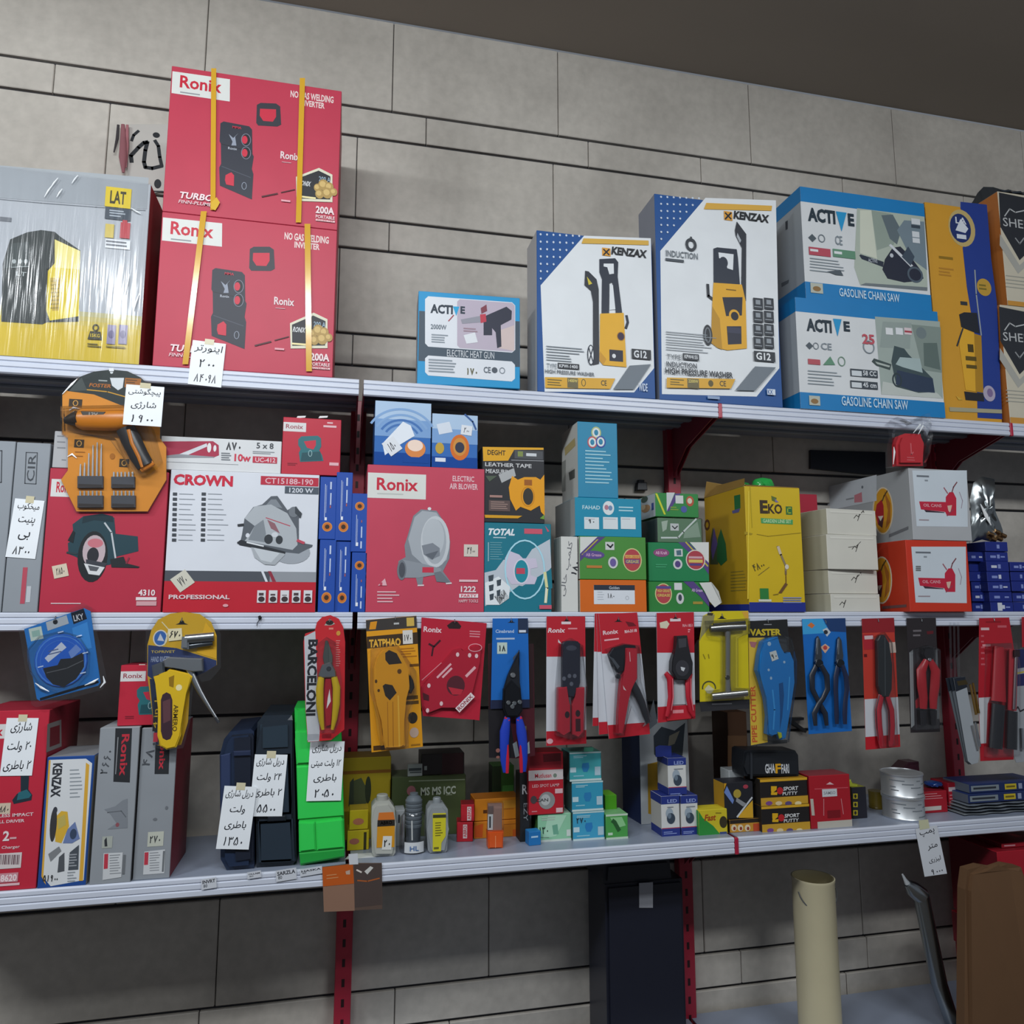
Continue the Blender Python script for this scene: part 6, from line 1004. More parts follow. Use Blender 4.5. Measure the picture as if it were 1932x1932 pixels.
t.part('yellow_tip', None, 'yellow green tip'); t.slab('#a0a832|plas', [(430, 1215), (430, 1180), (450, 1165), (455, 1195), (495, 1200), (495, 1215)], -.02, .015, .002); t.done()
t = Thing('tin', 'dim yellow tin behind the small black carton', 'tin'); p = atY(608, 1300, .17); t.mb.lathe(V((p.x, .17, SH3)), [(.021, 0), (.022, .004), (.021, .006), (.021, atY(608, 1235, .17).z-SH3-.004), (.022, atY(608, 1235, .17).z-SH3)], '#6a5a1c|plas', 20); t.done()
Y_ = pxy(785, 1432).y+.034; p = atY(785, 1300, Y_); r = atY(898, 1300, Y_).x-p.x; zt1 = atY(785, 1300, Y_-r).z; zt2 = atY(785, 1140, Y_-r).z
for lab, za, zb in (('lower silver tin of the pair on the shelf edge', SH3, zt1), ('upper silver tin of the pair on the shelf edge', zt1+.0008, zt2)):
    t = Thing('tin', lab, 'tin', 'stacked silver tins', empty=True); h = zb-za; pr = [(r*.97, 0), (r, .003), (r*.96, .006)]
    t.part('can'); t.mb.lathe(V((p.x, Y_, za)), pr+[(r*.96, h-.008)], '#d8dcdf|steel', 32)
    t.part('lid', None, 'rimmed lid'); t.mb.lathe(V((p.x, Y_, za)), [(r*.96, h-.008), (r, h-.005), (r, h-.001), (r*.93, h), (r*.92, h-.002), (r*.3, h-.002)], '#dde0e3|steel', 32)
    t.part('label', None, 'printed band'); n = 24; rr = random.Random(5)
    for k in range(5):
        for _ in range(3):
            a0 = rr.uniform(-1.3, .9); a1 = a0+rr.uniform(.2, .6); y0 = h*(.15+.14*k); R_ = r*.965
            t.mb.add([V((p.x+R_*math.sin(a), Y_-R_*math.cos(a), za+z)) for z in (y0, y0+.003) for a in (a0, (a0*2+a1)/3, (a0+a1*2)/3, a1)], [[0, 1, 5, 4], [1, 2, 6, 5], [2, 3, 7, 6]], '#70767c')
    t.done()
Y_ = pxy(980, 1385).y
t = carton('screw_carton', 'red carton with a white label lying right of the silver tins', 'carton', (908, 1245), (1080, 1310), SH3, Y_, depth=.08, key='#a51c2a', keys={'top': '#8a1824'}, group='red packets by the tins'); t.G('#d08a90', 930, 1255, 1050, 1300, 3, .3); t.P('#c8c0b8', [(915, 1345), (1040, 1335), (1040, 1362), (915, 1372)]); t.done(); zr = t.ztop
t = carton('screw_carton', 'red carton with a small white sticker in the middle of the red packets', 'carton', (1084, 1185), (1192, 1300), SH3, Y_+.012, depth=.07, key='#a81c2c', keys={'top': '#8a1824'}, group='red packets by the tins'); t.R('#c8b8ba', 1088, 1212, 1140, 1240); t.G('#d08a90', 1095, 1262, 1140, 1350, 4, .3); t.P('#8a1420', [(1145, 1190), (1190, 1185), (1190, 1360), (1150, 1370)]); t.done()
t = carton('screw_carton', 'small red carton at the right end of the red packets', 'carton', (1196, 1208), (1264, 1260), SH3, Y_+.02, depth=.06, key='#b01c34', keys={'top': '#9a1830'}, group='red packets by the tins'); t.P('#d8808a', [(1205, 1240), (1240, 1215), (1255, 1260), (1220, 1290)]); t.done()
crop(1480, 1140, .2846)
t = blob('plastic_bag', 'crumpled blue bag lying on the red carton next to the tins', 'bag', V((atY(985, 1160, Y_+.04).x, Y_+.04, zr+.0085)), .022, '#1f3f80|gloss', None, (1.15, 1.2, .4)); lo = min(v.z for v in t.mb.v)
for v in t.mb.v: v.z += zr+.001-lo
t.done()
t = Thing('plastic_bag', 'dark maroon folded bag behind the silver tins', 'bag'); f = Face((0, .2, SH3), X, Z); t.put(f); stand(t, '#4a2230|plas', [(780, 1100), (830, 1050), (900, 1045), (905, 1200), (900, 1290), (785, 1290)], .05, .006); lo = min(v.z for v in t.mb.v)
for v in t.mb.v: v.z -= lo-SH3 if v.z < lo+.02 else 0
t.done()
# grey packets and blue cartons at the right end
zz = SH3; rr = random.Random(21)
for k in range(4):
    t = Thing('plastic_packet', '%s clear grey packet under the blue cartons at the right end' % ['lowest', 'second', 'third', 'topmost'][k], 'packet', 'grey packets'); f = Face((0, .03, zz), X, Z); t.put(f)
    x0 = atY(1195+k*9, 1400, .03).x; n = 16; w = atY(1700, 1400, .03).x-x0; h = .009
    vs_ = [V((x0+w*i/n, .03+.14*j/5+.004*math.sin(i*1.3+k), zz+h*.55+s*(h*.42 if 0 < i < n and 0 < j < 5 else .0003)*(.8+.2*math.sin(i*2.1+j+k)))) for s in (1, -1) for j in range(6) for i in range(n+1)]
    fs = []
    for s in range(2):
        for j in range(5):
            for i in range(n):
                b = s*6*(n+1); q = [b+j*(n+1)+i, b+j*(n+1)+i+1, b+(j+1)*(n+1)+i+1, b+(j+1)*(n+1)+i]; fs.append(q if s == 0 else q[::-1])
    t.mb.add(vs_, fs, '#7a828c|gloss' if k % 2 else '#8d949a|gloss', True); lo = min(v.z for v in t.mb.v)
    for v in t.mb.v: v.z += zz-lo
    zz = max(v.z for v in t.mb.v)+.0008; t.done()
for k, (y0, y1) in enumerate(((1188, 1285), (1082, 1180))):
    t = carton('bit_carton', '%s blue carton with a yellow label at the right end, on the grey packets' % ['lower', 'upper'][k], 'carton', (1212+k*4, y0), (1700, y0+40), zz, .035+.006*k, depth=.1, key='#1d2c58', keys={'left': '#5a6470', 'top': '#22336a'}, group='blue cartons with yellow labels', top=zz+.026)
    f = t.front; u, h = t.u, t.h
    for a, b, c, key in ((.02, .40, 0, '#7a848c'), (.48, .64, 0, '#c2ac2a'), (.67, .72, 0, '#8a94b0'), (.78, .98, 0, '#7a848c')): t.raw(key, [(u*a, h*.2), (u*b, h*.2), (u*b, h*.8), (u*a, h*.8)])
    t.raw('#2c3038', [(u*.05, h*.4), (u*.36, h*.4), (u*.36, h*.62), (u*.05, h*.62)]); t.raw('#6a5a1c', [(u*.5, h*.4), (u*.62, h*.4), (u*.62, h*.6), (u*.5, h*.6)]); t.done(); zz = t.ztop+.0008
# ---- under the lower shelf: things on the bottom shelf
crop(1480, 1140, .2846)
t = Thing('cream_can', 'open cream coloured can on the bottom shelf', 'can', empty=True); Y_ = .12; p = atY(190, 1850, Y_); r = atY(312, 1850, Y_).x-p.x; H = atY(190, 1862, Y_-r).z-SH4
t.part('can'); t.mb.lathe(V((p.x, Y_, SH4)), [(r*.96, 0), (r, .004), (r*.97, .01), (r*.97, H-.01), (r, H-.006), (r, H), (r*.95, H), (r*.95, H-.05), (r*.1, H-.05)], '#c9c0a0|plas', 32); t.part('handle', None, 'wire handle'); n = 14
t.mb.tube([V((p.x+r*1.01*math.cos(a), Y_-.4*r*math.sin(a)-.3*r, SH4+H-.03-.10*math.sin(a)*.5)) for a in [math.pi*i/n for i in range(n+1)]], .0018, '#8a8c8e|metal', 6); t.done()
t = Thing('caulking_gun', 'shiny metal applicator gun poking up on the bottom shelf', 'tool', empty=True); f = Face((0, .08, SH4), X, Z); t.put(f); u0, v0 = f.uv(850, 1870); 
t.part('nozzle', None, 'pale pointed nozzle'); t.rod('#c8ccd0|plas', [(782, 1790), (800, 1825), (815, 1850)], [5, 10, 16], .0, 1, 10)
t.part('barrel'); t.rod('#a9aeb2|metal', [(815, 1850), (850, 1885), (905, 1930)], [22, 44, 48], .0, 1, 16); q = f.uv(905, 1930); t.mb.tube([f.at(q[0], q[1]), f.at(q[0]+.04, .02+q[1]*.3), f.at(q[0]+.075, .022)], [.022, .022, .02], '#9aa0a4|metal', 16); t.part('handle'); t.mb.tube([f.at(q[0]+.075, .02), f.at(q[0]+.10, .014)], [.014, .0125], '#33363a|plas', 10); t.done()
p_ = atY(1480, 1530, .03)
zz = SH4
for k in range(5):
    top = [SH4+.09, SH4+.18, SH4+.27, atY(1420, 1640, .03).z, min(atY(1500, 1540, .03).z, SH3-.09)][k]; x0 = [1395, 1400, 1390, 1405, 1440][k]
    t = carton('socket_carton', '%s red carton of the pile at the right end of the bottom shelf' % ['lowest', 'second', 'third', 'fourth', 'topmost'][k], 'carton', (x0, 1600), (1760, 1640), zz, .02+.008*(k % 2)+(.03 if k > 3 else 0), depth=.18 if k < 4 else .1, key='#a81c2c', keys={'left': '#6a1420', 'top': '#8a1824'}, group='red cartons on the bottom shelf', top=top)
    u, h = t.u, t.h
    t.raw('#c9b8ba', [(u*.55, h*.3), (u*.8, h*.3), (u*.8, h*.75), (u*.55, h*.75)]); t.raw('#d8a0a8', [(u*.05, h*.35), (u*.28, h*.3), (u*.28, h*.6), (u*.05, h*.65)]); t.raw('#a81c2c', [(u*.6, h*.45), (u*.76, h*.45), (u*.76, h*.6), (u*.6, h*.6)]); t.done(); zz = top+.001
t = Thing('brown_bag', 'brown paper bag standing in front of the red cartons on the bottom shelf', 'bag'); f = Face((0, -.03, SH4), X, Z); t.put(f)
q = [(1215, 1900), (1240, 1770), (1330, 1745), (1420, 1760), (1500, 1735), (1588, 1750), (1640, 1900), (1640, 2100), (1200, 2100)]; stand(t, '#6a4e36|rough', q[:-2]+[(1660, 2700), (1200, 2700)], .04, .012); lo = min(v.z for v in t.mb.v)
for v in t.mb.v:
    if v.z < lo+.15: v.z = SH4+max(0, v.z-lo)*.3
    v.y += .006*math.sin(v.x*60)*math.cos(v.z*30)-.0
t.done()
crop(1100, 1540, .4306)
t = Thing('tool_case', 'dark navy case with a pale window on the bottom shelf', 'tool case', empty=True); f = Face((0, .14, SH4), X, Z); t.put(f); t.part('body'); H = f.uv(270, 290)[1]; a, b = f.uv(100, 300)[0], f.uv(440, 300)[0]
t.slab('#1c1f2c|plas', [(a, 0), (b, 0), (b, H), (a, H)], -.15, .15, .008, uv=True); t.part('lid'); H2 = f.uv(270, 195)[1]; t.slab('#20242e|plas', [(a-.005, H), (b-.03, H), (b-.035, H2), (a, H2)], -.15, .148, .01, uv=True); t.part('window', None, 'pale window'); t.slab('#9a9ca4|plas', [f.uv(x, y) for x, y in ((245, 292), (305, 288), (305, 400), (245, 400))], .0, .002, 0, uv=True); t.done()
# ================================================================ packs hanging from the middle shelf edge
HY = -.0062
RED = '#b41f2e'
def pack(name, label, card, key, Y=HY, ang=0, group=None):
    t = Thing(name, label, 'tool pack', group, empty=True); f = Face((0, Y, 0), X, Z); t.put(f, 0, ang); t.f = f
    t.part('card', None, None); t.slab(key, card, 0, .0012, .0003); return t
def euro(t, x, y, s=1): t.P('#1c1c1e', [(x-42*s, y+12*s), (x-18*s, y+2*s), (x-10*s, y-14*s), (x+10*s, y-14*s), (x+18*s, y+2*s), (x+42*s, y+12*s)])
def hook(t, x, y, w=10):
    t.part('hook', None, 'thin wire hook'); f = t.f; c = f.uv(x, y)
    t.mb.tube([f.at(c[0], c[1]-.003, .004), f.at(c[0], c[1]+.003, .004), f.at(c[0], c[1]+.006, .001), f.at(c[0], c[1]+.006, -.0025)], .0011, '#b8bcc0|metal', 6)
crop(0, 1130, .2898)
# ---- disc pack
t = pack('disc_pack', 'tilted blue cutting disc pack hanging at the far left of the middle shelf edge', [(158, 196), (548, 60), (590, 80), (655, 545), (640, 565), (262, 665), (240, 650)], '#1f78c4', ang=14)
t.P('#24262c', [(462, 92), (545, 62), (568, 130), (480, 165)]); t.T('LKY', '#c8ccd4', 480, 100, 545, 140, .01); t.R('#b9c8c0', 195, 185, 278, 268); t.R('#8fb0a8', 210, 205, 262, 245); t.P('#a8b0b8', [(300, 152), (435, 105), (450, 160), (312, 208)]); t.E('#22262c', 362, 150, 16, 16)
t.P('#3a8ad0', [(470, 190), (570, 150), (600, 320), (500, 340)]); t.P('#141a24', [(540, 560), (640, 530), (645, 545), (262, 662), (262, 645)])
t.part('disc', None, 'dark blue cutting disc'); t.disc('#2a60c0|gloss', 402, 400, 172, .0015, .003); t.ring('#4a84d0', 402, 400, 164, 164, 8); t.ring('#3a70c4', 402, 400, 135, 135, 5); t.P('#c2cad8', [(296, 385), (405, 280), (438, 315), (320, 412)]); t.G('#50608a', 320, 330, 420, 365, 2, .4); t.P('#6a8ac8', [(450, 345), (500, 295), (535, 330), (470, 390)]); t.P('#26282c', [(285, 450), (380, 430), (400, 390), (470, 385), (548, 345), (552, 440), (500, 520), (420, 572), (350, 555), (308, 510)]); t.L('#5a5c60', [(310, 480), (440, 450), (545, 400)], 6)
for x, y, d in ((400, 215, 8), (270, 440, 8), (545, 480, 8), (520, 240, 8), (560, 350, 8)): t.L('#c4d4ec', [(x-16, y+4), (x+16, y-4)], d)
t.part('blister', None, 'clear plastic clamshell'); t.slab('f6|clear', [(122, 196), (545, 25), (600, 55), (700, 530), (672, 590), (240, 705), (208, 690)], .0013, .0007, 0); t.slab('f6|clear', [(185, 330), (260, 240), (400, 205), (520, 240), (590, 350), (585, 480), (500, 580), (380, 610), (260, 570), (195, 460)], .002, .010, .004, smooth=True)
for a in ([(240, 545), (280, 575), (330, 600)], [(660, 575), (690, 540), (680, 500)], [(560, 560), (620, 535), (650, 515)]): t.rod('#e8ecf0|film', a, [2, 8, 2], .009, .4, 6)  # light strokes painted as glints along the clamshell rim
hook(t, 362, 132); t.done()
# ---- rivet gun pack
CO = [(985, 205), (1030, 135), (1110, 95), (1200, 85), (1300, 98), (1375, 150), (1412, 240), (1412, 430), (1330, 480), (1240, 520), (1225, 800), (1180, 950), (1080, 965), (1015, 950), (1000, 800), (960, 500), (960, 300)]
t = pack('rivet_gun_pack', 'yellow rivet gun pack with a silver lever hanging in front of the grey cartons', CO, '#d8ab1e')
t.P('#2a3a6a', [(965, 300), (1150, 320), (1410, 400), (1410, 430), (1330, 480), (1240, 520), (990, 520), (962, 500)]); t.P('#22304f', [(975, 520), (1030, 520), (1035, 950), (1015, 950), (1000, 800)]); euro(t, 1185, 155); t.E('#3a6ab0', 1045, 255, 40, 46); t.ring('#d8d4c8', 1045, 255, 48, 54, 8); t.P('#c8ccd4', [(1025, 270), (1045, 225), (1070, 275)]); t.L('#e0d8b0', [(1055, 150), (1100, 200), (1070, 300)], 6); t.T('TOPRIVET', '#d0b850', 985, 335, 1140, 352, .0); t.T('HAND RIVETER', '#a9b4cc', 985, 375, 1110, 410, .0); t.R('#2a2a30', 1000, 640, 1030, 860); t.T('4 in 1', '#c8a830', 1002, 660, 1028, 840, 0, 0, 90)
t.R('#c23a4a', 1000, 870, 1030, 930); t.P('#c89a24', [(1340, 150), (1410, 240), (1410, 390), (1280, 350)])
t.part('gun_body', None, 'yellow riveter body'); t.slab('#d0ac20|plas', [(1085, 480), (1120, 450), (1240, 480), (1265, 500), (1225, 610), (1198, 720), (1190, 880), (1160, 955), (1100, 968), (1060, 945), (1040, 880), (1045, 700), (1030, 560), (1015, 500)], .003, .022, .0028)
t.P('#3a2630', [(1064, 650), (1075, 615), (1100, 600), (1125, 612), (1138, 650), (1138, 870), (1125, 900), (1100, 908), (1076, 895), (1064, 850)]); t.P('#5a3a40', [(1076, 660), (1126, 640), (1126, 780), (1080, 800)]); t.P('#8a6a14', [(1115, 505), (1150, 490), (1145, 570), (1118, 560)]); t.E('#e0d4a0', 1180, 570, 20, 20); t.T('ARMERO', '#4a3a14', 1142, 680, 1172, 850, .01, 0, -90)
t.part('jaw', None, 'grey steel head'); t.slab('#8a8f94|steel', [(1080, 395), (1110, 375), (1330, 385), (1335, 465), (1270, 470), (1200, 445), (1090, 440)], .008, .02, .002); t.slab('#6a7078|steel', [(1000, 430), (1080, 400), (1085, 500), (1010, 520)], .004, .016, .003); t.rod('#a4a9ac|metal', [(1215, 262), (1400, 245)], 32, .014, .7, 12); t.rod('#7a8086|metal', [(1215, 310), (1390, 285)], 18, .01, .7, 10); t.slab('#8d9298|steel', [(1195, 245), (1240, 240), (1240, 325), (1190, 320)], .004, .018, .003)
t.part('lever', None, 'silver lever'); t.rod('#c4c8cc|metal', [(1235, 440), (1260, 500), (1310, 600), (1370, 700), (1425, 785)], [26, 24, 18, 12, 9], .016, .6, 10); t.rod('#33353a|plas', [(1410, 765), (1432, 800)], [10, 10], .016, .8, 8)
t.part('blister', None, 'clear plastic blister'); t.slab('f7|clear', [(950, 210), (1000, 125), (1100, 80), (1200, 72), (1310, 82), (1400, 140), (1438, 230), (1438, 450), (1370, 530), (1260, 545), (1240, 800), (1195, 970), (1080, 985), (1005, 965), (985, 800), (945, 510)], .0014, .0006, 0); t.part('price_sticker', None, 'cream price sticker'); t.put(t.f); t.slab('#d0c8a8', [(1095, 195), (1185, 190), (1190, 265), (1100, 275)], .003, .0005, 0); t.T('۶۷۰', '#33322c', 1108, 208, 1178, 255, .03, .2)
hook(t, 1185, 140); t.done()
crop(380, 1140, .2846)
# ---- BARCELONI snips
t = pack('snips_pack', 'red and silver snips pack with yellow handles hanging over the green case', [(688, 195), (752, 176), (766, 120), (800, 85), (855, 72), (910, 95), (940, 150), (953, 250), (948, 830), (860, 900), (705, 915), (690, 700), (676, 250)], '#b8242c')
t.P('#b4b7bd', [(682, 215), (755, 178), (768, 480), (785, 840), (780, 906), (707, 912), (692, 700)]); t.T('BARCELONI', '#24262c', 700, 232, 765, 738, .03, 0, -90); t.R('#9a9da4', 702, 860, 780, 900); euro(t, 850, 125, .8); t.P('#a9a8a0', [(815, 140), (850, 95), (885, 130), (860, 140)]); t.E('#2a2624', 850, 122, 26, 16); t.E('#c28a3a', 908, 192, 14, 16); t.R('#d07a70', 845, 155, 875, 168); t.G('#d08a84', 892, 240, 922, 420, 12, .3); t.R('#8a1a24', 800, 860, 860, 885)
t.part('blade', None, 'steel blades'); t.slab('#8d958e|metal', [(822, 240), (838, 240), (862, 330), (866, 400), (850, 420), (815, 400), (805, 350)], .004, .005, .001); t.slab('#6f7872|steel', [(842, 250), (870, 340), (868, 400), (846, 400)], .009, .002, .0005); t.slab('#aab0b2|metal', [(800, 400), (860, 380), (890, 440), (895, 480), (800, 485), (775, 470)], .004, .010, .002); t.disc('#70767a|metal', 845, 425, 16, .014, .002, 14)
t.part('handle', None, 'yellow handle'); t.rod('#c8a91c|plas', [(795, 480), (785, 560), (786, 660), (795, 760), (806, 828)], [20, 25, 24, 18, 10], .009, .6, 10)
t.part('handle', None, 'yellow handle'); t.rod('#c8a91c|plas', [(880, 480), (896, 550), (894, 660), (882, 760), (868, 828)], [20, 25, 24, 18, 10], .009, .6, 10)
t.part('spring', None, 'red inner grip'); t.slab('#a01c28|plas', [(820, 490), (862, 490), (868, 640), (860, 800), (825, 810), (815, 640)], .003, .006, .002); t.P('#dcdcdc', [(850, 560), (858, 640), (830, 690), (838, 620)])
t.part('blister', None, 'clear plastic blister'); t.slab('f8|clear', [(770, 260), (830, 215), (890, 250), (930, 500), (925, 760), (880, 850), (790, 850), (760, 700), (765, 480)], .0016, .020, .006, smooth=True); hook(t, 850, 110); t.done()
# ---- TATPHAO pipe cutter
t = pack('pipe_cutter_pack', 'large yellow pipe cutter pack with a black header, left of the wide red card', [(1090, 105), (1425, 76), (1468, 945), (1128, 982)], '#d6941c', Y=HY-.004, ang=3)
t.P('#3a3634', [(1090, 106), (1425, 77), (1429, 155), (1093, 180)]); t.P('#3c2c1c', [(1096, 215), (1432, 185), (1436, 262), (1098, 295)]); t.P('#d08a1c', [(1120, 118), (1165, 112), (1155, 165), (1112, 168)]); t.R('#c8a850', 1360, 88, 1410, 145); t.R('#aeb0b0', 1275, 122, 1310, 134); t.T('TATPHAO', '#d0a03a', 1112, 228, 1322, 282, .03); t.R('#cfccc8', 1335, 172, 1400, 262); t.T('۱۷۰', '#2a2a2c', 1345, 200, 1390, 245, .02); t.G('#a86a14', 1320, 290, 1430, 360, 4, .4); t.R('#6a4414', 1380, 395, 1440, 412)
t.R('#5a4018', 1358, 605, 1435, 630); t.R('#5a4018', 1350, 640, 1440, 662); t.E('#2c2822', 1400, 752, 32, 38); t.E('#b8a090', 1410, 850, 30, 34); t.R('#4a3014', 1140, 935, 1215, 965); t.R('#9a6a1c', 1390, 925, 1450, 935)
t.part('cutter', None, 'yellow ratchet cutter body'); t.slab('#d0901a|plas', [(1195, 300), (1240, 280), (1285, 285), (1330, 345), (1375, 430), (1382, 540), (1345, 620), (1340, 760), (1345, 925), (1310, 945), (1215, 945), (1200, 900), (1198, 760), (1160, 660), (1138, 560), (1135, 430), (1160, 350)], .003, .02, .003); t.P('#2a2420', [(1215, 320), (1240, 300), (1290, 322), (1325, 388), (1240, 396), (1216, 365)]); t.P('#2a2420', [(1198, 535), (1215, 522), (1262, 530), (1290, 580), (1245, 630), (1215, 600)]); t.L('#a86c10', [(1265, 640), (1268, 930)], 5); t.L('#a86c10', [(1230, 640), (1235, 930)], 4); t.L('#e0ac3a', [(1300, 600), (1308, 930)], 10); t.E('#5a3a14', 1308, 440, 14, 16); t.E('#4a3014', 1155, 505, 8, 12); t.E('#4a3014', 1172, 565, 8, 10)
t.part('blade', 'cutter', 'black blade'); t.slab('#22201e|plas', [(1330, 400), (1355, 420), (1400, 500), (1408, 545), (1385, 590), (1370, 580), (1378, 510)], .006, .014, .002)
t.part('handle', 'cutter', 'yellow lower handle'); t.rod('#cc8c18|plas', [(1150, 640), (1170, 740), (1185, 840), (1200, 930)], [16, 20, 20, 14], .010, .6, 10)
t.part('blister', None, 'clear plastic blister'); t.slab('f9|clear', [(1120, 300), (1200, 265), (1300, 270), (1420, 440), (1420, 600), (1370, 700), (1370, 940), (1190, 960), (1170, 760), (1115, 580)], .0016, .026, .006, smooth=True); hook(t, 1285, 96); t.done()
# ---- red RONIX card with jig
crop(640, 1140, .2587)
t = pack('jig_pack', 'wide red card with a translucent red tool, right of the yellow pipe cutter pack', [(600, 96), (1075, 138), (1022, 848), (985, 842), (610, 815), (585, 600)], '#b01e34', ang=-4)
t.T('Ronix', '#dcc8cc', 615, 165, 748, 205, .016); t.P('#2a181c', [(785, 155), (825, 125), (860, 125), (890, 160), (880, 180), (800, 178)]); t.G('#d08a94', 950, 195, 1035, 250, 3, .4); t.L('#3a1420', [(655, 290), (690, 310), (735, 265)], 14); t.L('#3a1420', [(685, 310), (675, 375)], 12)
t.part('jig', None, 'translucent red drilling jig'); t.slab('#a42234|gloss', [(600, 600), (830, 330), (880, 318), (905, 350), (990, 300), (1035, 305), (1020, 420), (985, 560), (960, 700), (880, 760), (740, 740), (640, 800), (605, 740)], .0015, .010, .003)
t.E('#50202a', 845, 590, 66, 72); t.P('#b22a3a', [(790, 600), (900, 620), (880, 655), (820, 655)])
t.ang = 44; t.R('#d8a4ac', 690, 475, 830, 490); t.R('#d8a4ac', 735, 490, 830, 505); t.R('#d8a4ac', 905, 480, 1000, 500); t.R('#dccccf', 835, 690, 990, 735); t.T('RONIX', '#8a1828', 845, 698, 980, 727, .01); t.L('#d08a94', [(600, 550), (740, 425)], 5); t.ang = 0
for x, y in ((740, 720), (858, 365), (640, 770), (945, 370), (995, 375), (650, 590)): t.E('#d8b8bc', x, y, 12, 16)
t.ring('#d89aa4', 985, 315, 50, 30, 5); t.P('#4a1a22', [(605, 640), (650, 660), (650, 700), (610, 690)])
hook(t, 842, 128); t.done()
# ---- blue snips with a dark pack behind
crop(900, 1140, .2484)
t = pack('knife_pack', 'dark red and black pack hanging right behind the blue handled snips', [(85, 300), (430, 300), (440, 1150), (300, 1170), (90, 1165)], '#4a1822', Y=HY+.0016); t.P('#1c1a1e', [(85, 780), (230, 780), (300, 1165), (90, 1165)]); t.P('#8a9498', [(270, 1060), (300, 1040), (320, 1150), (290, 1165)]); t.P('#a9b4b4', [(360, 1080), (395, 1040), (400, 1130), (350, 1150)]); t.E('#a06a60', 158, 1110, 16, 16); t.E('#a06a60', 158, 1160, 14, 10); t.R('#2a1418', 90, 300, 430, 790); hook(t, 260, 305); t.done()
t = pack('snips_pack', 'blue card with pointed snips and blue and red handles hanging below it', [(118, 108), (386, 106), (399, 785), (104, 795)], '#1763b4', Y=HY-.003)
t.R('#22304c', 310, 108, 386, 222); t.P('#1c2440', [(106, 728), (398, 722), (399, 785), (104, 795)]); euro(t, 260, 132, .7); t.T('Cinabrand', '#b0c4e0', 140, 192, 280, 218, .015); t.R('#c8d0dc', 318, 196, 370, 214); t.R('#a8b8d0', 145, 255, 285, 268); t.R('#b8c8c0', 152, 290, 228, 376); t.T('۱۸', '#1c2428', 168, 310, 215, 360, .03)
t.part('jaw', None, 'pointed dark steel jaws'); t.slab('#3a3d44|steel', [(315, 345), (305, 520), (325, 640), (320, 760), (200, 740), (195, 640), (225, 540)], .004, .010, .003); t.slab('#8a9298|metal', [(312, 348), (262, 430), (265, 400)], .0145, .001, 0); t.slab('#2c2e34|steel', [(190, 640), (250, 570), (320, 640), (335, 800), (300, 850), (210, 850), (185, 780)], .006, .014, .004); t.disc('#c4c8ca|metal', 262, 535, 20, .015, .003, 14)
for x, y in ((225, 740), (270, 745), (310, 735), (255, 770)): t.disc('#aab0b2|metal', x, y, 17, .020, .003, 10)
for pts, pin in (([(225, 850), (205, 960), (200, 1080), (200, 1180), (208, 1270)], [(222, 1060), (222, 1180), (220, 1275)]), ([(310, 850), (330, 960), (345, 1080), (348, 1180), (348, 1265)], [(325, 1060), (325, 1180), (328, 1270)])):
    t.part('handle', None, 'blue and red grip'); t.rod('#1f3cb0|plas', pts, [22, 38, 33, 28, 17], .010, .6, 12); t.rod('#b81c34|plas', pin, [10, 15, 12], .013, .7, 8); t.rod('#c22a3a|plas', [(pts[0][0]+(-20 if pts[0][0] < 260 else 20), 852), (pts[0][0]+(10 if pts[0][0] < 260 else -10), 880)], 12, .012, .7, 8)
t.part('latch', None, 'small metal latch'); t.rod('#b0a890|metal', [(362, 920), (360, 965)], 9, .01, .8, 8); hook(t, 260, 125); t.done()
# ---- red and white tool cards
def rw(name, lab, q, y1, y2, grp='red and white tool cards', Y=HY, ang=0, red=RED):
    (x0, ya), (x1, yb), (x2, yc), (x3, yd) = q; t = pack(name, lab, q, '#c6cad2', Y, ang, grp)
    le = lambda y: x0+(x3-x0)*(y-ya)/(yd-ya); re = lambda y: x1+(x2-x1)*(y-yb)/(yc-yb)
    t.P(red, [(x0, ya), (x1, yb), (re(y1), y1), (le(y1), y1)]); t.P(red, [(le(y2), y2), (re(y2-(y2-y1)*0), y2-(yd-yc)*.6), (x2, yc), (x3, yd)]); return t
t = rw('crimper_pack', 'red and white card with a black and red crimping tool', [(527, 92), (820, 92), (829, 1058), (525, 1076)], 398, 965)
euro(t, 680, 122, .7); t.R('#d8c8cc', 640, 132, 712, 152); t.T('Ronix', '#e0d0d4', 540, 180, 668, 216, .016, .2); t.G('#d88a94', 690, 180, 795, 200, 1, .5); t.P('#c8c8cc', [(615, 265), (640, 300), (615, 290)]); t.E('#d8a8b0', 552, 1040, 24, 20)
t.part('head', None, 'black crimping head'); t.slab('#1f2230|plas', [(634, 300), (645, 282), (690, 274), (750, 280), (768, 300), (768, 590), (760, 620), (735, 640), (722, 700), (680, 700), (665, 640), (634, 625)], .003, .016, .002)
for x, y in ((685, 540), (725, 540), (645, 560), (700, 600)): t.E('#5a5e6a', x, y, 14, 16)
t.E('#3a3e4c', 700, 330, 40, 20)
for sx, q in ((0, [(600, 630), (665, 620), (668, 700), (690, 760), (688, 960), (640, 990), (595, 960)]), (1, [(735, 630), (798, 625), (790, 960), (750, 1000), (705, 980), (702, 760), (728, 700)])):
    t.part('handle', None, 'red grip'); t.slab('#aa2232|plas', q, .003, .020, .002); x = 665 if not sx else 745; t.E('#2a1a20', x, 830-sx*10, 18, 26)
    if sx: t.R('#3a161e', 728, 860, 765, 955)
t.part('spring', None, 'steel spring'); t.rod('#a9aeb4|metal', [(690, 700), (700, 760), (698, 960)], [14, 8, 6], .012, .7, 8)
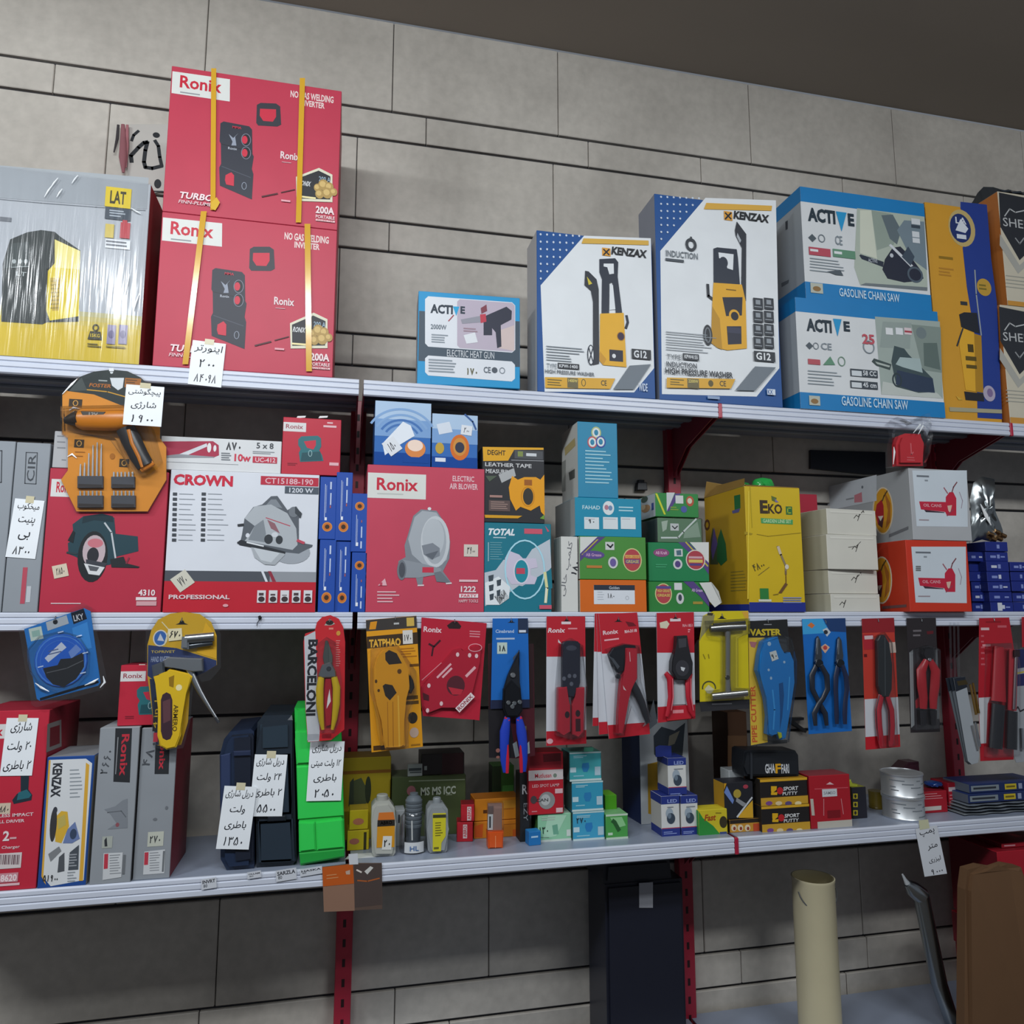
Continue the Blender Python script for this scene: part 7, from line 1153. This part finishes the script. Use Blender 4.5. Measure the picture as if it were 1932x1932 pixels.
t.part('blister', None, 'clear plastic blister'); t.slab('f10|clear', [(590, 620), (620, 300), (700, 255), (785, 310), (810, 620), (800, 1000), (700, 1020), (585, 990)], .0016, .027, .006, smooth=True); hook(t, 680, 112); t.done()
for k, q in enumerate(([(893, 70), (1180, 66), (1190, 905), (876, 925)], [(906, 72), (1195, 66), (1240, 960), (925, 990)], [(922, 76), (1215, 62), (1312, 985), (1000, 1022)])):
    t = rw('pruner_pack', ['rearmost of three overlapping red and white pruner cards', 'middle one of three overlapping red and white pruner cards', 'front one of three overlapping pruner cards, showing its red and black pruner'][k], q, [360, 362, 375][k], [862, 895, 918][k], Y=HY-.0028*k+.0008, ang=[0, 3, 6][k])
    if k == 2:
        euro(t, 1072, 125, .8); t.P('#6a1420', [(1125, 130), (1185, 140), (1210, 165), (1150, 170)]); t.T('Ronix', '#e0ccd0', 955, 195, 1070, 228, .016); t.T('RH-3118', '#e0ccd0', 1120, 192, 1212, 215, .02); t.G('#e0a8b0', 965, 262, 1080, 285, 1, .5)
        t.part('blade', None, 'dark steel cutting head'); t.slab('#30333a|steel', [(985, 380), (1020, 330), (1110, 305), (1185, 312), (1195, 345), (1115, 380), (1108, 500), (1060, 520), (1015, 470)], .004, .012, .002); t.slab('#8a9096|metal', [(985, 390), (1050, 490), (1065, 470), (1020, 410)], .0165, .001, 0); t.disc('#3a3e44|steel', 1055, 545, 18, .01, .008, 12)
        t.part('handle', None, 'red upper handle'); t.slab('#b01e30|plas', [(1108, 330), (1195, 330), (1195, 560), (1150, 640), (1120, 720), (1100, 880), (1085, 980), (1048, 975), (1050, 820), (1065, 650), (1075, 560), (1105, 500)], .004, .018, .003); t.L('#d8b0b4', [(1135, 360), (1140, 430)], 5); t.P('#d8c8c8', [(1085, 610), (1110, 650), (1090, 640)])
        t.part('handle', None, 'black lower handle'); t.rod('#26282e|plas', [(1165, 600), (1200, 660), (1240, 750), (1265, 830), (1285, 895)], [30, 30, 27, 24, 16], .012, .6, 12)
        t.part('blister', None, 'clear plastic blister'); t.slab('f11|clear', [(970, 340), (1100, 295), (1215, 310), (1225, 580), (1305, 880), (1240, 920), (1140, 720), (1100, 990), (1030, 985), (1050, 560)], .0016, .024, .005, smooth=True)
    if k == 2: hook(t, 1072, 114)
    t.done()
t = rw('stripper_pack', 'red and white card with a black headed wire stripper and curved red handles', [(1362, 66), (1645, 60), (1657, 868), (1372, 900)], 368, 780, ang=1)
t.R('#d8c8cc', 1465, 108, 1545, 130); euro(t, 1505, 105, .6); t.P('#cfc8b0', [(1385, 140), (1440, 125), (1460, 150), (1440, 185), (1390, 180)]); t.T('RH-1851', '#e0a8b0', 1560, 150, 1635, 172, .01); t.G('#e0a0a8', 1600, 190, 1620, 220, 2)
t.part('head', None, 'black stripper head'); t.slab('#222226|plas', [(1492, 240), (1570, 235), (1575, 330), (1612, 440), (1608, 520), (1570, 570), (1490, 570), (1452, 500), (1455, 430), (1485, 340)], .003, .020, .0022); t.P('#c8ccd0', [(1520, 470), (1550, 475), (1540, 505), (1525, 495)]); t.P('#3c3c42', [(1500, 260), (1560, 255), (1560, 320), (1505, 330)]); t.E('#34343a', 1530, 480, 50, 60); t.P('#c4c8cc', [(1518, 470), (1552, 478), (1540, 505), (1522, 495)])
for q in ([(1420, 520), (1455, 560), (1460, 700), (1445, 800), (1430, 850)], [(1610, 520), (1592, 560), (1595, 700), (1612, 800), (1635, 845)]): t.part('handle', None, 'red curved handle'); t.rod('#b01f30|plas', q, [16, 26, 22, 20, 14], .010, .6, 12); t.rod('#d06a74|plas', [(a+8, b) for a, b in q[1:4]], [3, 5, 3], .0185, .5, 6)
t.part('base', None, 'red clear base'); t.slab('#b8202e|gloss', [(1430, 850), (1460, 775), (1600, 765), (1632, 840), (1620, 868), (1440, 885)], .0015, .004, .001); t.R('#d88a90', 1480, 800, 1562, 825); t.part('plate', None, 'grey plate'); t.slab('#b4b8bc|plas', [(1485, 600), (1575, 600), (1582, 760), (1480, 765)], .0015, .003, .001); hook(t, 1505, 92); t.done()
# ---- T wrench pack
crop(1190, 1130, .2433)
t = pack('wrench_pack', 'bright yellow card with a long steel T wrench', [(560, 130), (640, 95), (910, 92), (918, 778), (535, 798), (530, 330)], '#c9b818')
t.P('#8a8458', [(560, 130), (650, 120), (640, 180), (545, 300), (532, 330)]); t.P('#d0a03a', [(860, 100), (910, 95), (912, 150), (885, 150)]); euro(t, 705, 145, .9); t.P('#3a3428', [(595, 105), (640, 110), (630, 130), (590, 125)]); t.ring('#4a4a2a', 605, 690, 55, 56, 10, 24, -10, 190); t.P('#c8c4a0', [(570, 700), (600, 665), (645, 700), (620, 735), (590, 730)]); t.L('#8a7c14', [(560, 430), (575, 465)], 8); t.L('#8a7c14', [(600, 430), (605, 460)], 8); t.T('T-WRENCH', '#4a441c', 720, 178, 840, 192, 0)
t.part('wrench', None, 'steel T wrench'); t.rod('#9a9a98|metal', [(600, 232), (740, 222), (870, 215)], [26, 30, 26], .012, .7, 12); t.rod('#b4b4b0|metal', [(735, 250), (736, 420), (735, 600), (738, 720)], [22, 20, 20, 24], .011, .8, 12); t.rod('#c0c0bc|metal', [(610, 752), (740, 740), (885, 725)], [24, 26, 24], .012, .7, 12); t.rod('#6a6a64|metal', [(625, 200), (870, 180)], [12, 12], .012, .7, 8); t.disc('#70706c|metal', 725, 605, 18, .016, .004, 12)
t.part('blister', None, 'clear plastic blister'); t.slab('f12|clear', [(570, 170), (900, 150), (900, 270), (790, 290), (790, 690), (905, 690), (905, 770), (575, 790), (580, 710), (690, 700), (690, 290), (580, 290)], .0016, .020, .005, smooth=True)
t.part('dark_base', None, 'dark strip below the card'); t.slab('#2c2c30', [(535, 800), (918, 780), (920, 850), (545, 875)], -.001, .0012, 0); t.G('#6a6a6e', 630, 810, 840, 825, 1); hook(t, 705, 130); t.done()
# ---- VASTER pipe cutter
t = pack('pipe_cutter_pack', 'black headed pack with a bright blue pipe cutter', [(905, 172), (1212, 158), (1222, 300), (1212, 1118), (928, 1140), (915, 700)], '#3a3c3e')
t.P('#1f2022', [(905, 172), (1212, 158), (1220, 295), (910, 300)]); t.P('#c9a93a', [(912, 300), (1040, 300), (1040, 700), (1060, 1110), (930, 1135), (918, 700)]); t.T('VASTER', '#c0aa2c', 922, 232, 1165, 285, .03); t.G('#8a8a8c', 1030, 195, 1095, 208, 1); t.T('PIPE CUTTER', '#b8542c', 930, 670, 972, 1110, .02, 0, 90); t.P('#a0646a', [(918, 330), (975, 335), (960, 380), (930, 370)]); t.R('#5c5e60', 1100, 310, 1195, 400); t.R('#8a8c8e', 1165, 1000, 1205, 1090)
t.part('cutter', None, 'blue cutter body'); t.slab('#1a74ba|plas', [(990, 330), (1040, 300), (1105, 290), (1120, 380), (1150, 430), (1200, 410), (1228, 480), (1228, 640), (1205, 800), (1165, 1070), (1130, 1082), (1105, 1020), (1060, 1055), (1025, 1040), (1035, 900), (1015, 760), (975, 620), (950, 550), (965, 430)], .003, .022, .003); t.P('#134e86', [(1108, 650), (1140, 640), (1148, 740), (1135, 900), (1115, 1010), (1118, 850)]); t.E('#9ab8d0', 1035, 345, 14, 16); t.E('#9ab8d0', 1150, 485, 9, 10); t.E('#9ab8d0', 1030, 545, 9, 10); t.E('#9ab8d0', 1048, 608, 9, 12); t.L('#3a94d6', [(1060, 700), (1075, 850), (1065, 1000)], 12); t.L('#3a94d6', [(1190, 600), (1175, 850)], 10)
t.part('blade', 'cutter', 'grey blade'); t.slab('#5a5e62|steel', [(1105, 310), (1190, 300), (1200, 400), (1150, 425), (1120, 380)], .004, .008, .001); t.part('lock', 'cutter', 'yellow green lock'); t.slab('#b0b82a|plas', [(1095, 1020), (1125, 1025), (1130, 1060), (1110, 1072)], .024, .004, .001)
t.part('price_sticker', None, 'white price sticker'); t.put(t.f); t.slab('#c8ccc8', [(1035, 410), (1085, 395), (1105, 460), (1055, 480)], .0255, .0005, 0); t.ang = 18; t.T('۹۰', '#2a2c30', 1050, 420, 1090, 458, .02); t.ang = 0
t.part('blister', None, 'clear plastic blister'); t.slab('f13|clear', [(975, 320), (1110, 275), (1215, 300), (1240, 480), (1238, 650), (1190, 1100), (1020, 1090), (1010, 780), (940, 560)], .0016, .028, .006, smooth=True); hook(t, 1060, 176); t.done()
# ---- pliers set
crop(1480, 1140, .2846)
t = pack('pliers_pack', 'bright blue card with two pairs of dark handled pliers side by side', [(115, 98), (402, 92), (446, 840), (160, 862)], '#1464b4', ang=2)
t.P('#3a9ad0', [(116, 98), (250, 96), (300, 190), (120, 200)]); t.P('#1c3a6a', [(255, 95), (402, 92), (405, 185), (300, 180)]); t.P('#c8703a', [(150, 140), (175, 120), (200, 140), (180, 160)]); t.P('#b8c0c8', [(250, 170), (280, 155), (305, 185), (280, 215)]); t.E('#2a3038', 272, 185, 14, 14); t.P('#d0a890', [(235, 285), (268, 262), (298, 285), (268, 325)]); t.E('#b8423a', 268, 288, 14, 14)
for k, (x, hk) in enumerate(((210, '#1f2430'), (350, '#1c2440'))):
    t.part('pliers', None, 'dark handled pliers'); t.slab('#70767c|metal', [(x-12, 225+k*5), (x, 210+k*5), (x+14, 240), (x+22, 340), (x+18, 400), (x-25, 400), (x-22, 330)], .004, .008, .002); t.disc('#4a4e54|metal', x, 390, 26, .004, .012, 16); t.slab('#a9aeb2|metal', [(x-12, 230), (x-4, 225), (x-8, 330), (x-18, 330)], .0125, .0008, 0)
    t.part('handle', 'pliers'); t.rod(hk+'|plas', [(x-12, 400), (x-42, 470), (x-40, 560), (x-10, 620), (x+10, 660), (x+45, 720), (x+55, 800)] if k == 0 else [(x-10, 400), (x-24, 480), (x-26, 560), (x-22, 640), (x-20, 720), (x-18, 790)], [14, 18, 17, 15, 16, 17, 12] if k == 0 else [13, 16, 15, 14, 15, 12], .010, .6, 10)
    t.part('handle', 'pliers'); t.rod(hk+'|plas', [(x+12, 400), (x+50, 470), (x+55, 560), (x+25, 620), (x-5, 660), (x-32, 720), (x-25, 800)] if k == 0 else [(x+12, 400), (x+38, 480), (x+42, 560), (x+32, 640), (x+28, 720), (x+30, 790)], [14, 18, 17, 15, 16, 17, 12] if k == 0 else [13, 16, 15, 14, 15, 12], .014, .6, 10)
t.part('price_sticker'); hook(t, 270, 120); t.done()
# ---- red and orange snips
t = pack('snips_pack', 'red and orange card with white lower part and long black bladed snips', [(512, 96), (724, 90), (766, 945), (538, 965)], '#b8382c', ang=2)
t.P('#8a1e26', [(512, 96), (724, 90), (730, 185), (514, 190)]); t.P('#c2c6cc', [(529, 630), (750, 615), (762, 865), (535, 880)]); t.P('#b81c28', [(535, 880), (762, 862), (766, 945), (538, 965)]); t.R('#a82430', 520, 200, 590, 300); t.R('#d0b4b8', 528, 208, 585, 232); t.R('#c8b4a8', 680, 252, 735, 322); t.R('#5a1418', 525, 330, 545, 350)
t.part('blade', None, 'black blades'); t.slab('#23272a|plas', [(592, 240), (610, 205), (640, 200), (672, 260), (688, 400), (688, 560), (668, 612), (622, 612), (598, 540)], .004, .012, .002); t.L('#50565a', [(640, 220), (642, 600)], 4)
for q in ([(625, 600), (605, 700), (610, 800), (622, 900), (630, 945)], [(660, 600), (690, 700), (695, 800), (692, 900), (688, 940)]): t.part('handle', None, 'red and black handle'); t.rod('#b02030|plas', q, [18, 20, 20, 19, 14], .010, .6, 10); t.rod('#23252a|plas', [(a-14, b) for a, b in q[:4]], [5, 6, 6, 4], .012, .6, 6)
t.part('blister', None, 'clear plastic blister'); t.slab('f14|clear', [(580, 220), (640, 185), (690, 250), (705, 600), (730, 930), (600, 950), (585, 600)], .0016, .020, .005, smooth=True); hook(t, 618, 110); t.done()
# ---- dark pack with red cutter
t = pack('cutter_pack', 'dark card in clear film with a small red and black cutter', [(808, 92), (1002, 90), (1030, 845), (836, 852)], '#2a2528', ang=1)
t.P('#8d9092', [(826, 320), (850, 300), (860, 800), (838, 820)]); t.P('#6a6c6e', [(1000, 300), (1012, 300), (1026, 760), (1000, 760)]); t.P('#5a1820', [(940, 180), (985, 175), (985, 195), (945, 200)]); t.G('#6a6468', 850, 170, 930, 230, 2, .4); t.P('#a03038', [(865, 640), (900, 600), (900, 680), (868, 690)])
t.part('jaw', None, 'black jaws'); t.slab('#1c1a1e|plas', [(905, 290), (965, 285), (975, 340), (950, 380), (915, 375), (895, 330)], .004, .010, .003); t.disc('#c8ccd0|metal', 938, 365, 12, .012, .004, 12)
for q, g in (([(925, 370), (890, 440), (895, 540), (905, 620), (905, 690)], [(905, 700), (905, 800)]), ([(950, 370), (985, 440), (980, 540), (970, 620), (970, 690)], [(970, 700), (975, 800)])): t.part('handle', None, 'red handle with black tip'); t.rod('#b01c28|plas', q, [18, 30, 30, 26, 22], .009, .6, 10); t.rod('#1f1d22|plas', g, [23, 17], .009, .6, 10)
t.part('blister', None, 'clear plastic blister'); t.slab('f15|clear', [(830, 300), (940, 270), (1010, 300), (1022, 820), (845, 830)], .0016, .018, .005, smooth=True); hook(t, 905, 108); t.done()
# ---- silver drill bit packs
for k in range(3):
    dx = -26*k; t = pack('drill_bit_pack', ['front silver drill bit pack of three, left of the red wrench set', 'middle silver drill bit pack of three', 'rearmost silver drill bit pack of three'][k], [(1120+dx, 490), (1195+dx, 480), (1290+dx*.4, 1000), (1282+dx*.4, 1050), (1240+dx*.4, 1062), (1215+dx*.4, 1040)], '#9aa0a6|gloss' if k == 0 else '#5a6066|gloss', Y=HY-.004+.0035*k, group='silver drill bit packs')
    t.P('#1c222c', [(1120+dx, 490), (1195+dx, 480), (1210+dx, 550), (1135+dx, 580)])
    if k == 0:
        t.P('#3a3018', [(1140, 510), (1200, 500), (1215, 530), (1150, 540)])
        for i, (a, b, c) in enumerate((((1222, 530), (1262, 730), '#c09a5a|metal'), ((1240, 520), (1278, 720), '#b08a4a|metal'), ((1235, 800), (1275, 960), '#d8dadc|metal'), ((1255, 780), (1285, 940), '#c8ccd0|metal'))): t.part('drill_bit', None, 'drill bit'); t.rod(c, [a, b], [6, 8], .005, .8, 8)
    # a strap up to the shelf edge
    t.part('hang_strap', None, 'clear hanging strip'); t.slab('f2|clear', [(1150+dx, 500), (1165+dx, 500), (1158+dx, 120), (1143+dx, 120)], 0, .0005, 0); t.done()
# ---- red wrench set pack
t = pack('wrench_set_pack', 'long red pack with black sockets near the right frame edge', [(1290, 92), (1488, 88), (1520, 300), (1518, 1030), (1298, 1040), (1285, 600)], '#aa1c2a', Y=HY-.006)
t.P('#c2c4c8', [(1286, 620), (1365, 615), (1345, 660), (1335, 920), (1295, 925)]); t.R('#d0b0b4', 1300, 155, 1355, 172); t.R('#d08a90', 1310, 265, 1365, 280); t.R('#c05a64', 1410, 140, 1470, 155); t.L('#8a1420', [(1335, 118), (1430, 116)], 8); t.G('#c05a64', 1300, 205, 1330, 430, 6, .3); t.P('#8a1420', [(1320, 300), (1400, 295), (1400, 320), (1325, 330)])
t.part('tube', None, 'red tool body'); t.rod('#b01c2a|plas', [(1400, 280), (1395, 640)], [30, 44], .012, .6, 12); t.rod('#b41e2c|plas', [(1490, 300), (1480, 700)], [26, 26], .014, .6, 12)
t.part('socket', None, 'black socket'); t.rod('#23242a|plas', [(1392, 660), (1372, 950)], [40, 40], .014, .6, 14)
t.part('socket', None, 'black socket'); t.rod('#23242a|plas', [(1484, 705), (1478, 955)], [30, 32], .014, .6, 14)
t.part('rod', None, 'steel rod'); t.rod('#a09498|metal', [(1485, 330), (1470, 690)], [8, 8], .026, .8, 8); t.slab('#2a1a1e|plas', [(1468, 300), (1505, 300), (1505, 345), (1468, 345)], .024, .006, .001)
t.part('blister', None, 'clear plastic blister'); t.slab('f16|clear', [(1330, 260), (1500, 255), (1522, 400), (1522, 1000), (1320, 1010), (1320, 640)], .0016, .026, .006, smooth=True); hook(t, 1385, 105); t.done()
t = pack('screwdriver_pack', 'white and navy pack cut by the right frame edge', [(1520, 300), (1700, 295), (1700, 1035), (1535, 1050), (1515, 1000)], '#a4a8ae', Y=HY-.001)
t.P('#232a5a', [(1520, 300), (1700, 295), (1700, 400), (1522, 430)]); t.P('#2a2c60', [(1518, 470), (1700, 440), (1700, 530), (1518, 545)]); t.L('#c2b04a', [(1518, 462), (1600, 445)], 8); t.L('#2c2e34', [(1530, 700), (1545, 680), (1560, 710), (1600, 690)], 8)
for x in (1560, 1600, 1640): t.part('screwdriver', None, 'steel shaft'); t.rod('#b4b8bc|metal', [(x, 820), (x+4, 960)], 9, .006, .8, 8)
t.part('hang_strap', None, 'clear hanging strip'); t.slab('f2|clear', [(1560, 320), (1585, 320), (1585, 110), (1560, 110)], 0, .0005, 0); t.done()
t = pack('pliers_pack', 'red pack cut by the right frame edge, high on the shelf edge', [(1572, 85), (1720, 80), (1720, 280), (1575, 285)], '#a81a2a', Y=HY-.004); hook(t, 1640, 100); t.done()
# ---- lower shelf edge: pack, tag, worn lettering
crop(380, 1140, .2846)
LF = Face((0, -.0052, 0), X, Z)
t = pack('blade_pack', 'orange and dark brown pack hanging from the lower shelf edge', [(800, 1740), (1005, 1716), (1196, 1714), (1200, 2020), (812, 2040)], '#5a4a42', Y=-.0055, ang=2)
t.P('#b8561c', [(802, 1742), (1004, 1720), (1012, 1850), (806, 1870)]); t.P('#8a6a58', [(806, 1872), (1012, 1852), (1016, 2030), (812, 2038)]); t.P('#4a3f3c', [(1012, 1722), (1194, 1718), (1196, 1990), (1018, 2010)]); t.P('#c8c8c4', [(1080, 1770), (1120, 1735), (1140, 1745), (1100, 1790)]); t.P('#b8a090', [(955, 1770), (985, 1760), (985, 1790), (960, 1790)]); t.L('#a85a2a', [(1035, 1830), (1100, 1835), (1180, 1815)], 8); t.G('#c88a5a', 830, 1790, 930, 1830, 2, .3); t.L('#d8cfc8', [(1030, 1760), (1060, 1775)], 10)
t.part('hook', None, 'clear tape'); t.slab('#c8ccd2|gloss', [(980, 1725), (1040, 1722), (1035, 1650), (975, 1655)], .0015, .0004, 0); t.done()
for lab, (x0, y0, x1, y1), txt in (('small white label with worn black print on the lower shelf edge, leftmost', (0, 1815, 100, 1885), 'INVRT'), ('white label with black print on the lower shelf edge under the navy case', (305, 1770, 395, 1815), 'OLLAM'), ('white label with smudged print on the lower shelf edge under the dark slate case', (495, 1755, 630, 1830), 'SARZLA'), ('white label with black print on the lower shelf edge under the green case', (655, 1745, 800, 1795), 'HASKA')):
    t = Thing('shelf_label', lab, 'label', 'labels on the lower shelf edge'); t.put(LF, 0, 5); c, w, h = t._rect(x0, y0, x1, y1); t.slab('#c8ccd4|plas', [t.loc(c, p, q) for p, q in ((-w, -h), (w, -h), (w, h), (-w, h))], .0003, .0008, 0, uv=True); xm = (y0+y1)/2; t.T(txt, '#33363c', x0+8, y0+10, x1-8, xm-2, .02); t.T('80', '#50545a', x0+14, xm+6, x0+40, y1-8, .01); t.done()
t = Thing('paper_scrap', 'white paper scraps lying on the shelf edge in front of the yellow cartons', 'paper'); Yp = pxy(1010, 1690).y; p = atZ(950, 1690, SH3); q = atZ(1160, 1700, SH3); vs_ = [V((p.x, p.y-.002, SH3+.0004)), V((q.x, p.y-.002, SH3+.0004)), V((q.x-.01, p.y+.03, SH3+.0012)), V((p.x+.012, p.y+.028, SH3+.0018))]; t.mb.add(vs_+[v-Z*.0003 for v in vs_], [[0, 1, 2, 3], [7, 6, 5, 4], [0, 4, 5, 1], [1, 5, 6, 2], [2, 6, 7, 3], [3, 7, 4, 0]], '#cfd0d2'); t.done()
t = Thing('cable_hook', 'tiny black hook stuck on the middle shelf edge above the navy case', 'hook'); t.put(Face((0, -.005, 0), X, Z)); crop(290, 740, .2381); t.slab('#17181c|plas', [(828, 1775), (845, 1768), (858, 1785), (848, 1805), (832, 1800)], .0008, .004, .001); t.rod('#5a5c62|metal', [(840, 1800), (822, 1830), (818, 1850)], 3.5, .003); t.done()
crop(1480, 1140, .2846)
t = Thing('price_tag', 'long white handwritten tag hanging askew from the lower shelf edge', 'price tag', empty=True); f = Face((0, -.0046, 0), X, Z); t.put(f, 0, 11); t.f = f
t.part('paper'); t.ang = 0; t.slab('#cfd3da', [(866, 1488), (1010, 1465), (1076, 1785), (928, 1806)], .0004, .0006, 0); t.ang = 9
for s_, x, y, w in (('پمپ', 945, 1515, 50), ('متر', 980, 1605, 34), ('لیزری', 995, 1690, 40), ('۹۰۰۰', 1010, 1765, 38)): t.T(fa(s_), '#24262c', x-w, y-18, x+w, y+22, .004)
t.part('tape', None, 'strip of clear tape'); t.slab('#c8c8a8|gloss', [(895, 1495), (960, 1484), (950, 1425), (888, 1432)], .0011, .0003, 0); t.done()
